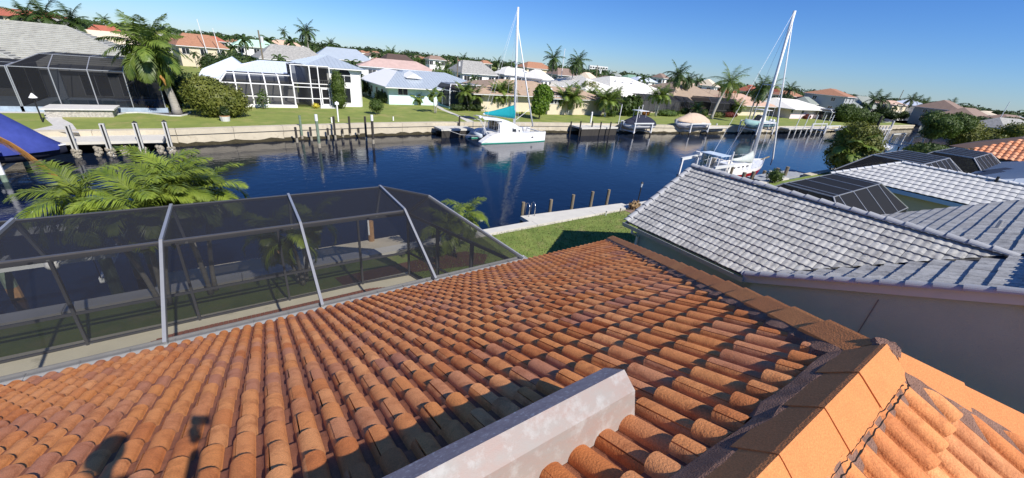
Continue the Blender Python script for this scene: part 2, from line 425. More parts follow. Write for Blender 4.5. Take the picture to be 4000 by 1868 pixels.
tiles_on(house, f1, double_barrel, .36, .352, .5, [TERRA, TERRA_PAN], 300, lift=-.072, inset=.22, eye=V3(1.1, .6, 6.6), start=-.03)
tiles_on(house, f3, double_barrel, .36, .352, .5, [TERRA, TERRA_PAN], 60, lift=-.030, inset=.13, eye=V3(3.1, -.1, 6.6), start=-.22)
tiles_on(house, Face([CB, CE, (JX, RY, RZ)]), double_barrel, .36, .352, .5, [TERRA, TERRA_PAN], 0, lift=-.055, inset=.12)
def jag(P, Q, n, amp, rs):
    P = np.array(P, float); Q = np.array(Q, float); d = nrm(Q-P); s = nrm(np.cross(d, (0, 0, 1)))
    out = []
    for i in range(n+1):
        t = i/n; out.append(P+(Q-P)*t+s*rs.uniform(-amp, amp)+V3(0, 0, rs.uniform(-amp, amp)*.5))
    return out
def mortar_bed(P, Q, nl, nr, wl, wr, rs, parent, top=.035, n=80):
    """bed of mortar under a run of ridge tiles. nl/nr: horizontal directions down each flank with slope drop per metre"""
    P = np.array(P, float); Q = np.array(Q, float); rings = []
    for i in range(n+1):
        p = P+(Q-P)*i/n
        a = wl*(1+rs.uniform(-.10, .12)); b = wr*(1+rs.uniform(-.10, .12))
        L = lambda k, w, h: p+k[0]*w+V3(0, 0, -k[1]*w+h)
        rings.append([L(nl, a, -.03), L(nl, a-.02, .018+rs.uniform(0, .010)), L(nl, a*.60, .040+rs.uniform(0, .006)), p+V3(0, 0, top+.02), L(nr, b*.60, .040+rs.uniform(0, .006)), L(nr, b-.02, .018+rs.uniform(0, .010)), L(nr, b, -.03)])
    MB().loft(rings, close=False, caps=False).build('mortar_bed', MORTAR, parent, smooth=False)
def cap_run(P, Q, nl, nr, hw, expo, parent, m, lift=.098, L=None, skip=0., flat=.045, thick=.016, steep=.80, step=.016, tp=.97):
    """V-shaped ridge tiles laid end over end from Q (low or far end) towards P (top), each upper one over the next"""
    P = np.array(P, float); Q = np.array(Q, float); d = nrm(Q-P); D = np.linalg.norm(Q-P); L = L or expo+.06
    k = 0; s = skip
    nl = (nl[0], max(steep, nl[1])); nr = (nr[0], max(steep, nr[1]))
    while s < D:
        a = P+d*(s-.03); b = P+d*min(s+expo, D+.1)
        rings = []
        j_ = rs.uniform(-.003, .003)
        for q, h, sc in ((a, lift-.006+j_, tp), (b, lift-.006+step+j_, 1.03)):
            w = hw*sc; f = flat*sc
            def L_(kk, ww, hh): return q+kk[0]*ww+V3(0, 0, -kk[1]*ww+hh)
            ap = q+V3(0, 0, h-.002)
            rings.append([L_(nl, w, h-.06), L_(nl, w*.97, h-.012), L_(nl, f*.5, h-.001), ap, L_(nr, f*.5, h-.001), L_(nr, w*.97, h-.012), L_(nr, w, h-.06),
                          L_(nr, w-.03, h-.06-thick*.2), L_(nr, w-.03, h-.035), q+V3(0, 0, h-.03), L_(nl, w-.03, h-.035), L_(nl, w-.03, h-.062)])
        MB().loft(rings).build('ridge_tile', m, parent)
        s += expo; k += 1
rs = random.Random(3)
dnY = V3(0, 1, 0); upY = V3(0, -1, 0)
J = V3(JX, RY, RZ)
nL, nR = (dnY, T1), (upY, T3)
mortar_bed((-9, RY, RZ), (JX+.12, RY, RZ), nL, nR, .22, .225, rs, house)
cap_run((JX-.02, RY, RZ), (-9, RY, RZ), nL, nR, .155, .46, house, RIDGE, step=.008, tp=.99)
# hip towards the canal corner
C = np.array(CE); dA = nrm(V3(C[0]-J[0], C[1]-J[1], 0)); sA = V3(-dA[1], dA[0], 0); slopeA = (J[2]-C[2])/math.hypot(C[0]-J[0], C[1]-J[1])
tA = T1*abs(sA[1]); 
def flank(dirv, hz, T, ax):     # drop of a roof plane (slope T along axis ax) beyond the drop of the hip itself
    return (dirv, T*max(0, dirv@ax))
P0 = J+nrm(C-J)*.06
nAl = (sA, T1*(sA@dnY)); nAr = (-sA, .527*((-sA)@V3(1, 0, 0)))
mortar_bed(P0, C, nAl, nAr, .25, .22, rs, house, n=140)
cap_run(P0+nrm(C-J)*.02, C, nAl, nAr, .17, .40, house, RIDGE, steep=.55, lift=.09, step=.024, tp=.93)
# hip towards the back
B_ = np.array(CB); sB = V3(nrm(B_-J)[1], -nrm(B_-J)[0], 0); sB = nrm(sB); 
if sB[0] > 0: sB = -sB
nBl = (sB, T3*(sB@upY) if sB@upY > 0 else T3*.7); nBr = (-sB, .37)
P0 = J+nrm(B_-J)*.08
mortar_bed(P0, B_, nBl, nBr, .30, .2, rs, house, n=120)
cap_run(P0+nrm(B_-J)*.02, B_, nBl, nBr, .165, .42, house, RIDGE)
# mortar patch where the three runs meet
mb = MB(); ring0 = []; ring1 = []
for i in range(18):
    t = 2*math.pi*i/18; r = .125*(1+rs.uniform(-.12, .12))
    x, y = J[0]+.05+r*math.cos(t), J[1]+r*math.sin(t)*.95
    zz = min(RZ, p1z(y), RZ-(RY-y)*T3, RZ-(x-JX)*.527)
    ring0.append((x, y, zz+.0)); ring1.append((x*.5+(J[0]+.05)*.5, y*.5+J[1]*.5, RZ+.075+rs.uniform(-.006, .006)))
mb.loft([ring0, ring1], caps=True).build('mortar_patch', MORTAR, house)
# crack between ridge tiles and mortar on the sunny flank
def crack(P, Q, n, w, amp):
    pts = jag(P, Q, n, amp, rs); mb = MB(); d = nrm(np.array(Q)-np.array(P)); s = nrm(np.cross(d, (0, 0, 1)))
    L = [p+s*w*rs.uniform(.2, 1.2) for p in pts]; R = [p-s*w*rs.uniform(.2, 1.2) for p in pts]
    for i in range(n): mb.poly([L[i], L[i+1], R[i+1], R[i]])
    mb.build('crack', CRACK_GAP_SHADE, house)
cz = lambda y, h: RZ-(RY-y)*T3+h
crack((JX-.12, RY-.172, cz(RY-.168, .075)), (JX-2.6, RY-.172, cz(RY-.168, .075)), 90, .0045, .003)
q = J+nrm(B_-J)*.2
# gutter along the eave, wide enough to carry the screen enclosure
mb = MB()
mb.prism([(-9, YE-.03, ZE-.10), (-9, YE-.03, ZE-.22), (-9, YE+.33, ZE-.22), (-9, YE+.34, ZE-.06), (-9, YE+.325, ZE-.06), (-9, YE+.32, ZE-.10), (-9, YE-.02, ZE-.10)], (15.2, 0, 0))
mb.build('gutter', GUTTER, house)
mb = MB()
for i in range(26): x = -8.8+i*.6; mb.box(x, x+.025, YE-.0, YE+.32, ZE-.098, ZE-.088)
mb.build('gutter_strap', GUTTER, house)
MB().box(-9, 9.5, YE-.06, YE-.035, ZE-.26, ZE-.05).build('fascia', OFFWHITE, house)
# ------------------------------------------------------------------ off-ridge metal vent on the slope
VM = mat('weathered_vent_metal', (.27, .255, .24), .55, c2=(.30, .22, .195), scale=5, spec=.4, stretch=(1, 2.5, 2.5), dirt=((.37, .365, .355), 9, .50, .7), bump=.1, bscale=90)
VT = mat('vent_top_metal', (.40, .33, .32), .6, c2=(.29, .23, .23), scale=18, dirt=((.70, .68, .66), 45, .54, .8))
def vprof(x):
    return [V3(x, .80, 6.07), V3(x, .845, 6.245), V3(x, .94, 6.315), V3(x, 1.065, 6.225), V3(x, 1.065, 6.14), V3(x, 1.04, 6.14)]
A, B = vprof(1.53), vprof(-2.9)
mb = MB(); mb.poly([A[0], B[0], B[1], A[1]]).poly([A[1], B[1], B[2], A[2]]).build('roof_vent', VM, house)
mb = MB(); mb.poly([A[2], B[2], B[3], A[3]]).poly([A[3], B[3], B[4], A[4]]).build('vent_top', VT, house)
mb = MB(); E_ = [a+V3(.004, 0, 0) for a in A]; mb.prism(A[0:5]+[V3(1.53, 1.065, 5.98)], (.012, 0, 0)).build('vent_end_cap', VM, house)
MB().poly([V3(1.53, .70, 6.098), V3(-2.9, .70, 6.098), V3(-2.9, .80, 6.05), V3(1.53, .80, 6.05)]).build('vent_gap_shade', CRACK_GAP_SHADE, house)  # strip coloured near-black to stand in for shaded gaps below the vent

# ------------------------------------------------------------------ photographer (behind the camera; only the shadow is in view)
def skin_body(name, joints, links, m, parent, sub=1):
    me = bpy.data.meshes.new(name); base = OFF[parent.name]
    me.from_pydata([tuple(np.array(j[0])-base) for j in joints], links, []); o = bpy.data.objects.new(name, me); COL.objects.link(o); o.parent = parent
    bpy.context.view_layer.objects.active = o
    md = o.modifiers.new('skin', 'SKIN'); md.use_smooth_shade = True
    for i, j in enumerate(joints):
        me.skin_vertices[0].data[i].radius = (j[1], j[1])
    me.skin_vertices[0].data[0].use_root = True
    s = o.modifiers.new('sub', 'SUBSURF'); s.levels = sub; s.render_levels = sub
    me.materials.append(m); return o
CLOTH = mat('work_shirt', (.10, .14, .2), .9, .2, 8); SKIN = mat('skin', (.45, .26, .18), .6, .08, 10)
person = thing('person', 'person standing on the roof holding up a phone, seen only as a shadow', 'person', (-.55, -.25, 6.0))
bx, by, bz = -.52, -.10, 7.82
js = [((bx-.02, by-.12, 6.98), .135), ((bx-.02, by-.12, 7.2), .13), ((bx, by-.08, 7.50), .16), ((bx, by-.04, 7.64), .075), ((bx, by, 7.72), .06),
      ((bx+.19, by-.12, 7.60), .065), ((bx+.33, by-.06, 7.36), .048), ((-.13, -.10, 7.40), .040), ((-.07, -.08, 7.60), .032),
      ((bx-.20, by+.0, 7.58), .065), ((bx-.26, by+.05, 7.22), .048), ((bx-.2, by+.2, 7.02), .038),
      ((bx+.09, by-.12, 6.85), .085), ((bx+.12, by-.02, 6.5), .06), ((bx+.13, by-.12, 6.18), .045), ((bx+.14, by+.02, 6.12), .05),
      ((bx-.11, by-.12, 6.85), .085), ((bx-.14, by-.04, 6.5), .06), ((bx-.15, by-.14, 6.16), .045), ((bx-.15, by+.0, 6.10), .05)]
lk = [(0,1),(1,2),(2,3),(3,4),(2,5),(5,6),(6,7),(7,8),(2,9),(9,10),(10,11),(0,12),(12,13),(13,14),(14,15),(0,16),(16,17),(17,18),(18,19)]
skin_body('body', js, lk, CLOTH, person)
mb = MB(); mb.sphere((bx, by, bz+.0), .098, 14, 10, 1.25); mb.build('head', SKIN, person, smooth=True)
MB().sphere((bx-.01, by-.02, bz+.045), .108, 12, 8, .95).build('cap', mat('cap_cloth', (.2, .2, .22), .9), person, smooth=True)
h0 = V3(-.055, -.075, 7.66)
mb = MB(); mb.sphere(h0+V3(0, 0, .03), .036, 10, 7, 1.25)
for i, (dx, l) in enumerate([(-.03, .07), (-.01, .078), (.01, .075), (.03, .06)]):
    s = h0+V3(dx*.8, -dx*.58, .05); mb.tube([s, s+V3(.012, .016, l*.5), s+V3(.03, .035, l)], [.010, .009, .008], 6)
mb.tube([h0+V3(-.02, .01, .02), h0+V3(-.03, .02, .06), h0+V3(-.02, .03, .10)], [.012, .011, .009], 6)
mb.build('hand', SKIN, person, smooth=True)
phone = MB().obox(-_f*.012+V3(0, 0, H)-CU*.03, CR*.078, CU*.037, _f*.004).build('phone', BLACK, loc=(0, 0, H-.03))
tag(phone, 'black phone held up above the roof, casting the small rectangular shadow', 'phone')
# ================================================================== water, ground, seawalls
def water_mat():
    m = bpy.data.materials.new('canal_water'); m.use_nodes = True; n = m.node_tree; b = n.nodes['Principled BSDF']
    b.inputs['Base Color'].default_value = (.003, .008, .022, 1); b.inputs['Roughness'].default_value = .06; b.inputs['IOR'].default_value = 1.33; b.inputs['Specular IOR Level'].default_value = .5
    geo = node(n, 'ShaderNodeNewGeometry'); last = None
    for sc, st, dist, stre in ((1.4, .42, .035, (1, 1.5, 1)), (5.0, .4, .008, (1, 1.3, 1)), (.22, .4, .06, (1, 1, 1))):
        mp = node(n, 'ShaderNodeMapping'); mp.inputs['Scale'].default_value = stre; mp.inputs['Rotation'].default_value = (0, 0, .5)
        n.links.new(geo.outputs['Position'], mp.inputs[0])
        nz = node(n, 'ShaderNodeTexNoise'); nz.inputs['Scale'].default_value = sc; nz.inputs['Detail'].default_value = 3; nz.inputs['Distortion'].default_value = .4; n.links.new(mp.outputs[0], nz.inputs['Vector'])
        bp = node(n, 'ShaderNodeBump'); bp.inputs['Strength'].default_value = st; bp.inputs['Distance'].default_value = dist; n.links.new(nz.outputs[0], bp.inputs['Height'])
        if last: n.links.new(last.outputs[0], bp.inputs['Normal'])
        last = bp
    n.links.new(last.outputs[0], b.inputs['Normal'])
    return m
WZ = -1.4
struct(MB().poly([(-300, 4, WZ), (900, 4, WZ), (900, 1500, WZ), (-300, 1500, WZ)]).build('canal_water', water_mat(), loc=(0, 30, WZ)))
GRASS = mat('grass', (.20, .25, .055), .95, c2=(.11, .165, .03), scale=.9, bump=1., bscale=45, dirt=((.27, .235, .10), 1.3, .53, .65))
GRASS_F = mat('far_grass', (.24, .275, .06), .95, c2=(.15, .20, .04), scale=.45, bump=.6, bscale=14, dirt=((.34, .29, .11), .35, .52, .7))
# far bank, following the seawall
FS = [(-60, 43.5), (-30, 43.5), (-4.6, 44.2), (3.6, 45.6), (12, 46.8), (20.8, 47.4), (37, 46.7), (50, 45.4), (63.3, 43.6), (80, 42.0), (101, 40.3), (125, 39.5), (160, 38.5), (205, 38)]
def fsy(x):
    for (a, b), (c, d) in zip(FS, FS[1:]):
        if a <= x <= c: return b+(d-b)*(x-a)/(c-a)
    return FS[-1][1]
back = 3000
mb = MB()
for (a, b), (c, d) in zip(FS, FS[1:]): mb.poly([(a, b+.5, 0), (c, d+.5, 0), (c, 95, .0), (a, 95, .0)])
mb.poly([(-2500, 95, 0), (205, 95, 0), (205, back, 0), (-2500, back, 0)]); mb.poly([(-2500, 44, 0), (-60, 44, 0), (-60, 95, 0), (-2500, 95, 0)])
mb.poly([(262, 22, 0), (3500, -900, 0), (3500, back, 0), (300, back, 0), (300, 78, 0), (279, 72, 0), (265, 57, 0)])
mb.poly([(205, 95, 0), (300, 95.0, 0), (300, back, 0), (205, back, 0)])
struct(mb.build('far_bank_ground', GRASS_F, loc=(0, 60, 0)))
mb = MB()
mb.poly([(-400, -400, -.02), (1200, -400, -.02), (1200, 14.6, -.02), (-400, 14.6, -.02)])
mb.poly([(1200, -400, -.02), (3500, -900, -.02), (262, 21.9, -.02), (262, 14.6, -.02)])
struct(mb.build('near_ground', GRASS, loc=(0, 0, 0)))
# seawall panels with cap
for k, ((a, b), (c, d)) in enumerate(zip(FS, FS[1:])):
    n_ = max(1, round(math.hypot(c-a, d-b)/5.5)); sw = thing('seawall', ['pale concrete seawall %s' % w for w in ()][0] if 0 else 'pale concrete seawall along the far bank, %s' % ['beyond the left frame edge', 'behind the blue covered boat', 'left of the first pilings', 'behind the green and white pilings', 'in front of the white two-storey house', 'below the turquoise house', 'behind the catamaran and low dock', 'below the dark dock pilings', 'behind the navy covered boat', 'behind the tan covered boat', 'behind the aqua boat', 'by the empty white lift', 'before the canal bend'][k], 'seawall', (a, b, 0)) if True else None
    cut = 0
    for i in range(n_):
        p = V3(a+(c-a)*i/n_, b+(d-b)*i/n_, 0); q = V3(a+(c-a)*(i+1)/n_, b+(d-b)*(i+1)/n_, 0); u = nrm(q-p); s = V3(u[1], -u[0], 0)
        g = .012
        MB().prism([p+u*g+s*0+V3(0, 0, -2.2), q-u*g+V3(0, 0, -2.2), q-u*g+V3(0, 0, -.42), p+u*g+V3(0, 0, -.42)], -s*.3).build('wall_panel', CONC_W, sw)
        MB().prism([p+u*g+s*.12+V3(0, 0, -.42), q-u*g+s*.12+V3(0, 0, -.42), q-u*g+s*.12+V3(0, 0, .03), p+u*g+s*.12+V3(0, 0, .03)], -s*.75).build('seawall_cap', DOCK if False else CONC_W, sw)
    p = V3(a, b, 0); q = V3(c, d, 0); u = nrm(q-p); s = V3(u[1], -u[0], 0); L = np.linalg.norm(q-p); m_ = int(L/.6)+1
    rb = random.Random(k); up = [p+u*L*i/m_+s*(.05+rb.uniform(0, .12))+V3(0, 0, WZ+.28+rb.uniform(-.1, .12)) for i in range(m_+1)]
    md = [p+u*L*i/m_+s*(.20+rb.uniform(0, .22))+V3(0, 0, WZ+.10) for i in range(m_+1)]; lo = [p+u*L*i/m_+s*(.25+rb.uniform(0, .2))+V3(0, 0, WZ-.2) for i in range(m_+1)]
    MB().loft([up, md, lo], close=False, caps=False).build('barnacle_band', WEED, sw)
# near seawall
nsw = thing('seawall', 'pale concrete seawall edging our lawn behind the screened pool patio', 'seawall', (0, 15.2, 0))
for i in range(14):
    x0 = -14+i*4.4
    if x0 > 40: break
    MB().box(x0+.01, x0+4.39, 14.75, 15.3, -.35, .03).build('seawall_cap', DOCK, nsw); MB().box(x0+.01, x0+4.39, 14.9, 15.15, -2.2, -.35).build('wall_panel', CONC_W, nsw)
nsw2 = thing('seawall', 'concrete seawall of the neighbouring yards behind the red sailboat', 'seawall', (60, 15.2, 0))
for i in range(20):
    x0 = 47.6+i*5; MB().box(x0+.01, x0+4.99, 14.5, 15.2, -.35, .03).build('seawall_cap', CONC_W, nsw2); MB().box(x0, x0+5, 14.7, 15.1, -2.2, -.35).build('wall_panel', CONC_W, nsw2)
# lawn blades near the camera
rg = np.random.default_rng(5); mb = MB(); N = 16000
gx = rg.uniform(5, 26, N); gy = rg.uniform(8.3, 14.7, N)
keep = ~((gx > 11) & (gy < 9.0) & (gx > 11)); gx = gx[keep]; gy = gy[keep]
vs = []; fs = []
for i in range(len(gx)):
    a = rg.uniform(0, 6.28); h = rg.uniform(.02, .05); w = .02; dx, dy = math.cos(a)*w, math.sin(a)*w; lx, ly = rg.uniform(-.03, .03, 2)
    k = len(vs); vs += [(gx[i]-dx, gy[i]-dy, -.02), (gx[i]+dx, gy[i]+dy, -.02), (gx[i]+lx, gy[i]+ly, h)]; fs.append((k, k+1, k+2))
mb.add(vs, fs); g = mb.build('lawn_grass', mat('grass_blades', (.17, .20, .055), .9, c2=(.09, .13, .03), scale=1.6, dirt=((.33, .29, .13), 2.2, .5, .7)), kind='stuff', loc=(12, 12, 0)); tag(g, 'short lawn grass between the pool cage and the neighbouring grey-roofed house', 'grass')
# patio
PA = [(-10, 6.9), (5.9, 6.9), (5.9, 7.6), (4.5, 12.75), (-10, 12.95)]
struct(MB().prism([(x, y, -.06) for x, y in PA], (0, 0, .14)).build('patio_slab', CONC, loc=(0, 10, 0)))
# planting bed and pool deck brick edge
mb = MB(); pts = []
for i in range(40):
    x = -9+i*.36; y = 11.4-.55*math.cos((x+3)*.42)*0-.1*(x > 2)*(x-2)**1.6*.35
    pts.append((x, y))
outer = [(x, y+.0) for x, y in pts]
ed = thing('brick_edging', 'curved red brick edging of the pool, along the pale patio under the screen cage', 'brick edging', (0, 11.5, .08))
x = -3.4; rb = random.Random(4)
while x < 4.2:
    y = 12.15-.35*math.exp(-((x+3.4)/.5)**2)-.0*(x)-max(0, (x-2.6))**2*.32
    MB().box(x, x+.105, y-.32, y+.0, .085, .115+rb.uniform(0, .004)).build('brick', BRICK, ed); x += .115
pool = struct(MB().poly([(-8, 7.7, .095), (4.2, 7.7, .095), (4.0, 11.2, .095), (-3.2, 11.85, .095), (-8, 11.2, .095)]).build('pool_water', mat('pool_water', (.02, .12, .16), .06, spec=.7), loc=(0, 9, .1)))
mbd = struct(MB().poly([(2.2, 12.75, -.012), (4.6, 12.8, -.012), (7.6, 12.2, -.012), (8.2, 12.9, -.012), (7.4, 13.6, -.012), (5.2, 13.7, -.012), (2.0, 13.6, -.012)]).build('mulch_bed', MULCH, loc=(5, 13, 0)))

# ------------------------------------------------------------------ screen enclosure over our patio
cage = thing('screen_enclosure', 'dark screened pool cage with grey metal frame joined to our gutter', 'pool cage', (0, 10, 0))
XB = [-9.4, -6.8, -4.25, -1.70, .83, 3.38]
G = lambda x: V3(x, YE+.17, ZE-.05); K = lambda x: V3(x, 9.72, 3.86); T_ = lambda x: V3(x, 11.95, 3.86); E = lambda x: V3(x, 12.62, 2.6)
def rafter(pts, w=.055, h=.13, m=ALUM_L, parent=cage, name='rafter'):
    for p, q in zip(pts, pts[1:]): 
        MB().beam(np.array(p)+nrm(np.array(q)-p)*-.01, q, w, h).build(name, m, parent)
for x in XB: rafter([G(x), K(x), T_(x), E(x)], m=ALUM_L if x > -5 else ALUM)
for a, b in zip(XB, XB[1:]):
    for f in (K, T_):
        MB().beam(f(a)+V3(.03, 0, -.02), f(b)+V3(-.03, 0, -.02), .05, .075).build('purlin', ALUM, cage)
    for p, q in ((G, K), (K, T_), (T_, E)):
        MB().poly([p(a), p(b), q(b), q(a)]).build('screen_panel', SCREEN, cage)
CX_ = 4.45; EC = V3(CX_, 12.5, 2.6)
K4 = V3(4.45, 10.6, 3.86); G4 = V3(6.05, YE+.17, ZE-.05); E4 = V3(5.9, 7.9, 2.6)
for p, q in ((G4, K4), (K4, T_(3.38)), (K4, EC), (T_(3.38), EC)): MB().beam(p, q, .05, .09).build('rafter', ALUM_L if p is G4 else ALUM, cage)
for pl in ([G(3.38), G4, K4, K(3.38)], [K(3.38), K4, T_(3.38)], [T_(3.38), K4, EC], [T_(3.38), EC, E(3.38)], [K4, G4, E4, EC]): MB().poly(pl).build('screen_panel', SCREEN, cage)
# outer wall
PX = [-9.2, -6.6, -4.24, -1.90, .44, 2.76, CX_]
for i, x in enumerate(PX):
    y = 12.6 if x < 4 else 12.5
    MB().box(x-.03, x+.03, y-.05, y+.05, .08, 2.6).build('post', ALUM, cage)
    MB().box(x-.09, x-.03, y-.03, y+.03, .08, .10).box(x+.03, x+.09, y-.03, y+.03, .08, .10).build('post_foot', ALUM_L, cage)
for a, b in zip(PX, PX[1:]):
    ya = 12.6 if a < 4 else 12.5; yb = 12.6 if b < 4 else 12.5
    for z, h in ((2.62, .13), (1.05, .07), (.12, .06)): MB().beam((a+.03, ya, z), (b-.03, yb, z), .05, h).build('rail', ALUM, cage)
    MB().poly([(a, ya, .1), (b, yb, .1), (b, yb, 1.05), (a, ya, 1.05)]).build('screen_panel', SCREEN, cage); MB().poly([(a, ya, 1.06), (b, yb, 1.06), (b, yb, 2.6), (a, ya, 2.6)]).build('screen_panel', SCREEN, cage)
# slanting end wall
e0, e1 = EC, E4
for t in (.33, .66, 1.0):
    p = e0+(e1-e0)*t; MB().box(p[0]-.05, p[0]+.05, p[1]-.05, p[1]+.05, .05, 2.6).build('post', ALUM, cage)
for z, h in ((2.6, .10), (1.05, .07), (.12, .06)): MB().beam((e0[0], e0[1], z), (e1[0], e1[1], z), .05, h).build('rail', ALUM, cage)
MB().poly([(e0[0], e0[1], .1), (e1[0], e1[1], .1), (e1[0], e1[1], 2.6), (e0[0], e0[1], 2.6)]).build('screen_panel', SCREEN, cage)
MB().beam((e0[0], e0[1], 2.5), tuple((e0+(e1-e0)*.33)[:2])+(.2,), .03, .03).build('cross_brace', ALUM, cage)

# ------------------------------------------------------------------ neighbouring house, grey tiles
nb = thing('tiled_house', 'grey tiled neighbouring house with plain stucco wall right of the orange roof', 'house', (14, 2, 0))
XE_, ZEN, XR, ZR = 11.1, 2.93, 14.43, 4.72
YN0 = 8.25
WT = lambda: wave_tile(w=.32, L=.36, hb=.014, rise=.042, k=2, n=12, thick=.03)
WT2 = lambda: wave_tile(w=.32, L=.43, hb=.014, rise=.045, k=2, n=12, thick=.03)
sl1 = (ZR-ZEN)/(XR-XE_)
n2z = lambda y: 3.0+(3.9-y)*.44
yv = 3.9-(ZR-3.0)/.44
fa = Face([(XE_, YN0, ZEN), (XE_, 3.95, ZEN), (XR, yv, ZR), (XR, YN0, ZR)])
tiles_on(nb, fa, WT, .32, .290, .0, GREYTILE, 300, lift=-.01, inset=.02)
XR2 = 2*XR-XE_
fb = Face([(XR2, 3.95, ZEN), (XR2, YN0, ZEN), (XR, YN0, ZR), (XR, yv, ZR)])
tiles_on(nb, fb, WT, .32, .290, .0, GREYTILE, 0, lift=-.01, inset=.02)
XH = 23.6; YRD = -.5; 
f2 = Face([(XH, 3.95, n2z(3.95)), (XE_+.02, 3.95, n2z(3.95)), (XE_+.02, YRD, n2z(YRD)), (XH+(3.95-YRD), YRD, n2z(YRD))])
def inn(u, v):
    p = f2.w(u, v)
    return abs(p[0]-XR) < (XR-XE_) and p[2] < ZR-abs(p[0]-XR)*sl1+.12
tiles_on(nb, f2, WT2, .32, .36, .0, GREYTILE, 300, lift=-.01, inset=.02, hole=inn)
f2b = Face([(XE_+.02, -4.95, n2z(3.95)), (XH, -4.95, n2z(3.95)), (XH+4.4, YRD, n2z(YRD)), (XE_+.02, YRD, n2z(YRD))])
tiles_on(nb, f2b, WT2, .32, .36, .0, GREYTILE, 0, lift=-.01, inset=.02)
und = mat('dark_underlay', (.06, .06, .065), .9)
mb = MB(); dz = V3(0, 0, -.03)
for f in (fa, fb): mb.poly([p+dz for p in f.p])
for f in (f2, f2b): mb.poly([p+dz for p in f.p])
mb.build('roof_underlay', und, nb)
ST = STUCCO
mb = MB()
wx = XE_+.42
mb.prism([(wx, YN0-.25, -.02), (wx, YN0-.25, ZEN-.1), (XR, YN0-.25, ZR-.12), (XR2-.42, YN0-.25, ZEN-.1), (XR2-.42, YN0-.25, -.02)], (0, -7, 0)).build('wing_wall', ST, nb)
wx2 = XE_+.14
mb = MB(); mb.prism([(wx2, 3.75, -.02), (wx2, 3.75, n2z(3.75)-.14), (wx2, YRD, n2z(YRD)-.14), (wx2, -4.75, n2z(3.75)-.14), (wx2, -4.75, -.02)], (XH-wx2, 0, 0)).build('wall', ST, nb)
# stucco joints in the gable wall
for p, q in (((wx2-.004, 3.6, 2.2), (wx2-.004, -3.2, 1.95)), ((wx2-.004, 1.25, 3.7), (wx2-.004, 1.35, .0))):
    MB().beam(p, q, .012, .02).build('stucco_joint', mat('joint', (.17, .17, .175), .9), nb)
# black slab painted in for the deep shade between the two parts
MB().box(XE_+.30, XE_+.41, 3.80, 4.6, .0, 2.3).build('opening_shade', BLACK, nb)
# gutter, downspout, rake and ridge tiles
GL = mat('neighbour_gutter', (.45, .46, .47), .35, .1, 5, metal=.3)
MB().prism([(XE_+.03, 3.9, ZEN-.17), (XE_-.12, 3.9, ZEN-.17), (XE_-.14, 3.9, ZEN-.03), (XE_-.115, 3.9, ZEN-.03), (XE_-.10, 3.9, ZEN-.14), (XE_+.03, 3.9, ZEN-.14)], (0, YN0-3.85, 0)).build('gutter', GL, nb)
MB().tube([(XE_-.03, YN0-.35, ZEN-.15), (XE_-.03, YN0-.36, ZEN-.30), (wx-.06, YN0-.38, ZEN-.52), (wx-.06, YN0-.38, .1)], .045, 8).build('downspout', OFFWHITE, nb)
FAS = mat('pale_fascia', (.46, .52, .54), .6, .05, 3)
MB().prism([(XE_+.0, 3.97, n2z(3.95)-.05), (XE_+.0, YRD, n2z(YRD)-.05), (XE_+.0, -4.95, n2z(3.95)-.05), (XE_+.0, -4.95, n2z(3.95)-.27), (XE_+.0, YRD, n2z(YRD)-.27), (XE_+.0, 3.97, n2z(3.95)-.27)], (.03, 0, 0)).build('rake_board', FAS, nb)
MB().prism([(XE_-.02, YN0+.0, ZEN-.04), (XR, YN0, ZR-.04), (XR2, YN0, ZEN-.04), (XR2, YN0, ZEN-.24), (XR, YN0, ZR-.24), (XE_-.02, YN0, ZEN-.24)], (0, .03, 0)).build('rake_board', FAS, nb)
RIDGEG = tile_mat('grey_ridge_tile', [(.36, .37, .385), (.40, .41, .42), (.33, .34, .355)], bump=.25, stain=(.3, .3, .31), stain_amt=.3)
def round_caps(P, Q, r, expo, parent, m, lift=.02, name='ridge_tile', sgn=1, n=9, arc=1.0, side=None):
    P = np.array(P, float); Q = np.array(Q, float); d = nrm(Q-P); D = np.linalg.norm(Q-P); s = 0
    a = side if side is not None else nrm(np.cross(d, (0, 0, 1))); b = nrm(np.cross(a, d)); 
    if b[2] < 0: b = -b
    while s < D:
        rings = []
        for t, rr, h in ((s-.03, r*.88, lift), (min(D, s+expo), r*1.05, lift+.022)):
            c = P+d*t+V3(0, 0, h)
            rings.append([c+rr*(math.cos(math.pi*(j/n))*a*1.05+math.sin(math.pi*(j/n))*b*.8) for j in range(n+1)]+[c+rr*.8*(math.cos(math.pi*(1-j/n))*a+math.sin(math.pi*(1-j/n))*b*.72) for j in range(n+1)])
        MB().loft(rings).build(name, m, parent, smooth=False); s += expo
round_caps((XR, yv-.1, ZR+.0), (XR, YN0+.02, ZR+.0), .125, .40, nb, RIDGEG)
round_caps((XE_-.02, YRD, n2z(YRD)+.0), (XE_-.02, 3.97, n2z(3.95)+.0), .125, .40, nb, RIDGEG, lift=-.03, name='rake_tile')
round_caps((XE_-.02, YRD, n2z(YRD)+.0), (XE_-.02, -4.97, n2z(3.95)+.0), .125, .40, nb, RIDGEG, lift=-.03, name='rake_tile')
round_caps((XR+.02, YN0+.02, ZR), (XE_-.0, YN0+.02, ZEN), .11, .40, nb, RIDGEG, lift=-.02, name='rake_tile')
round_caps((XR, YN0+.02, ZR), (XR2, YN0+.02, ZEN), .11, .40, nb, RIDGEG, lift=-.02, name='rake_tile')
round_caps((XE_+.1, YRD, n2z(YRD)), (XH+4.4, YRD, n2z(YRD)), .12, .40, nb, RIDGEG)
p_ = f2.w(0, 0); q_ = plane_pt = None
def on_plane(x, y, p0, n):
    d = ray(x, y); n = np.array(n, float); return O0+d*((np.array(p0)-O0)@n)/(d@n)
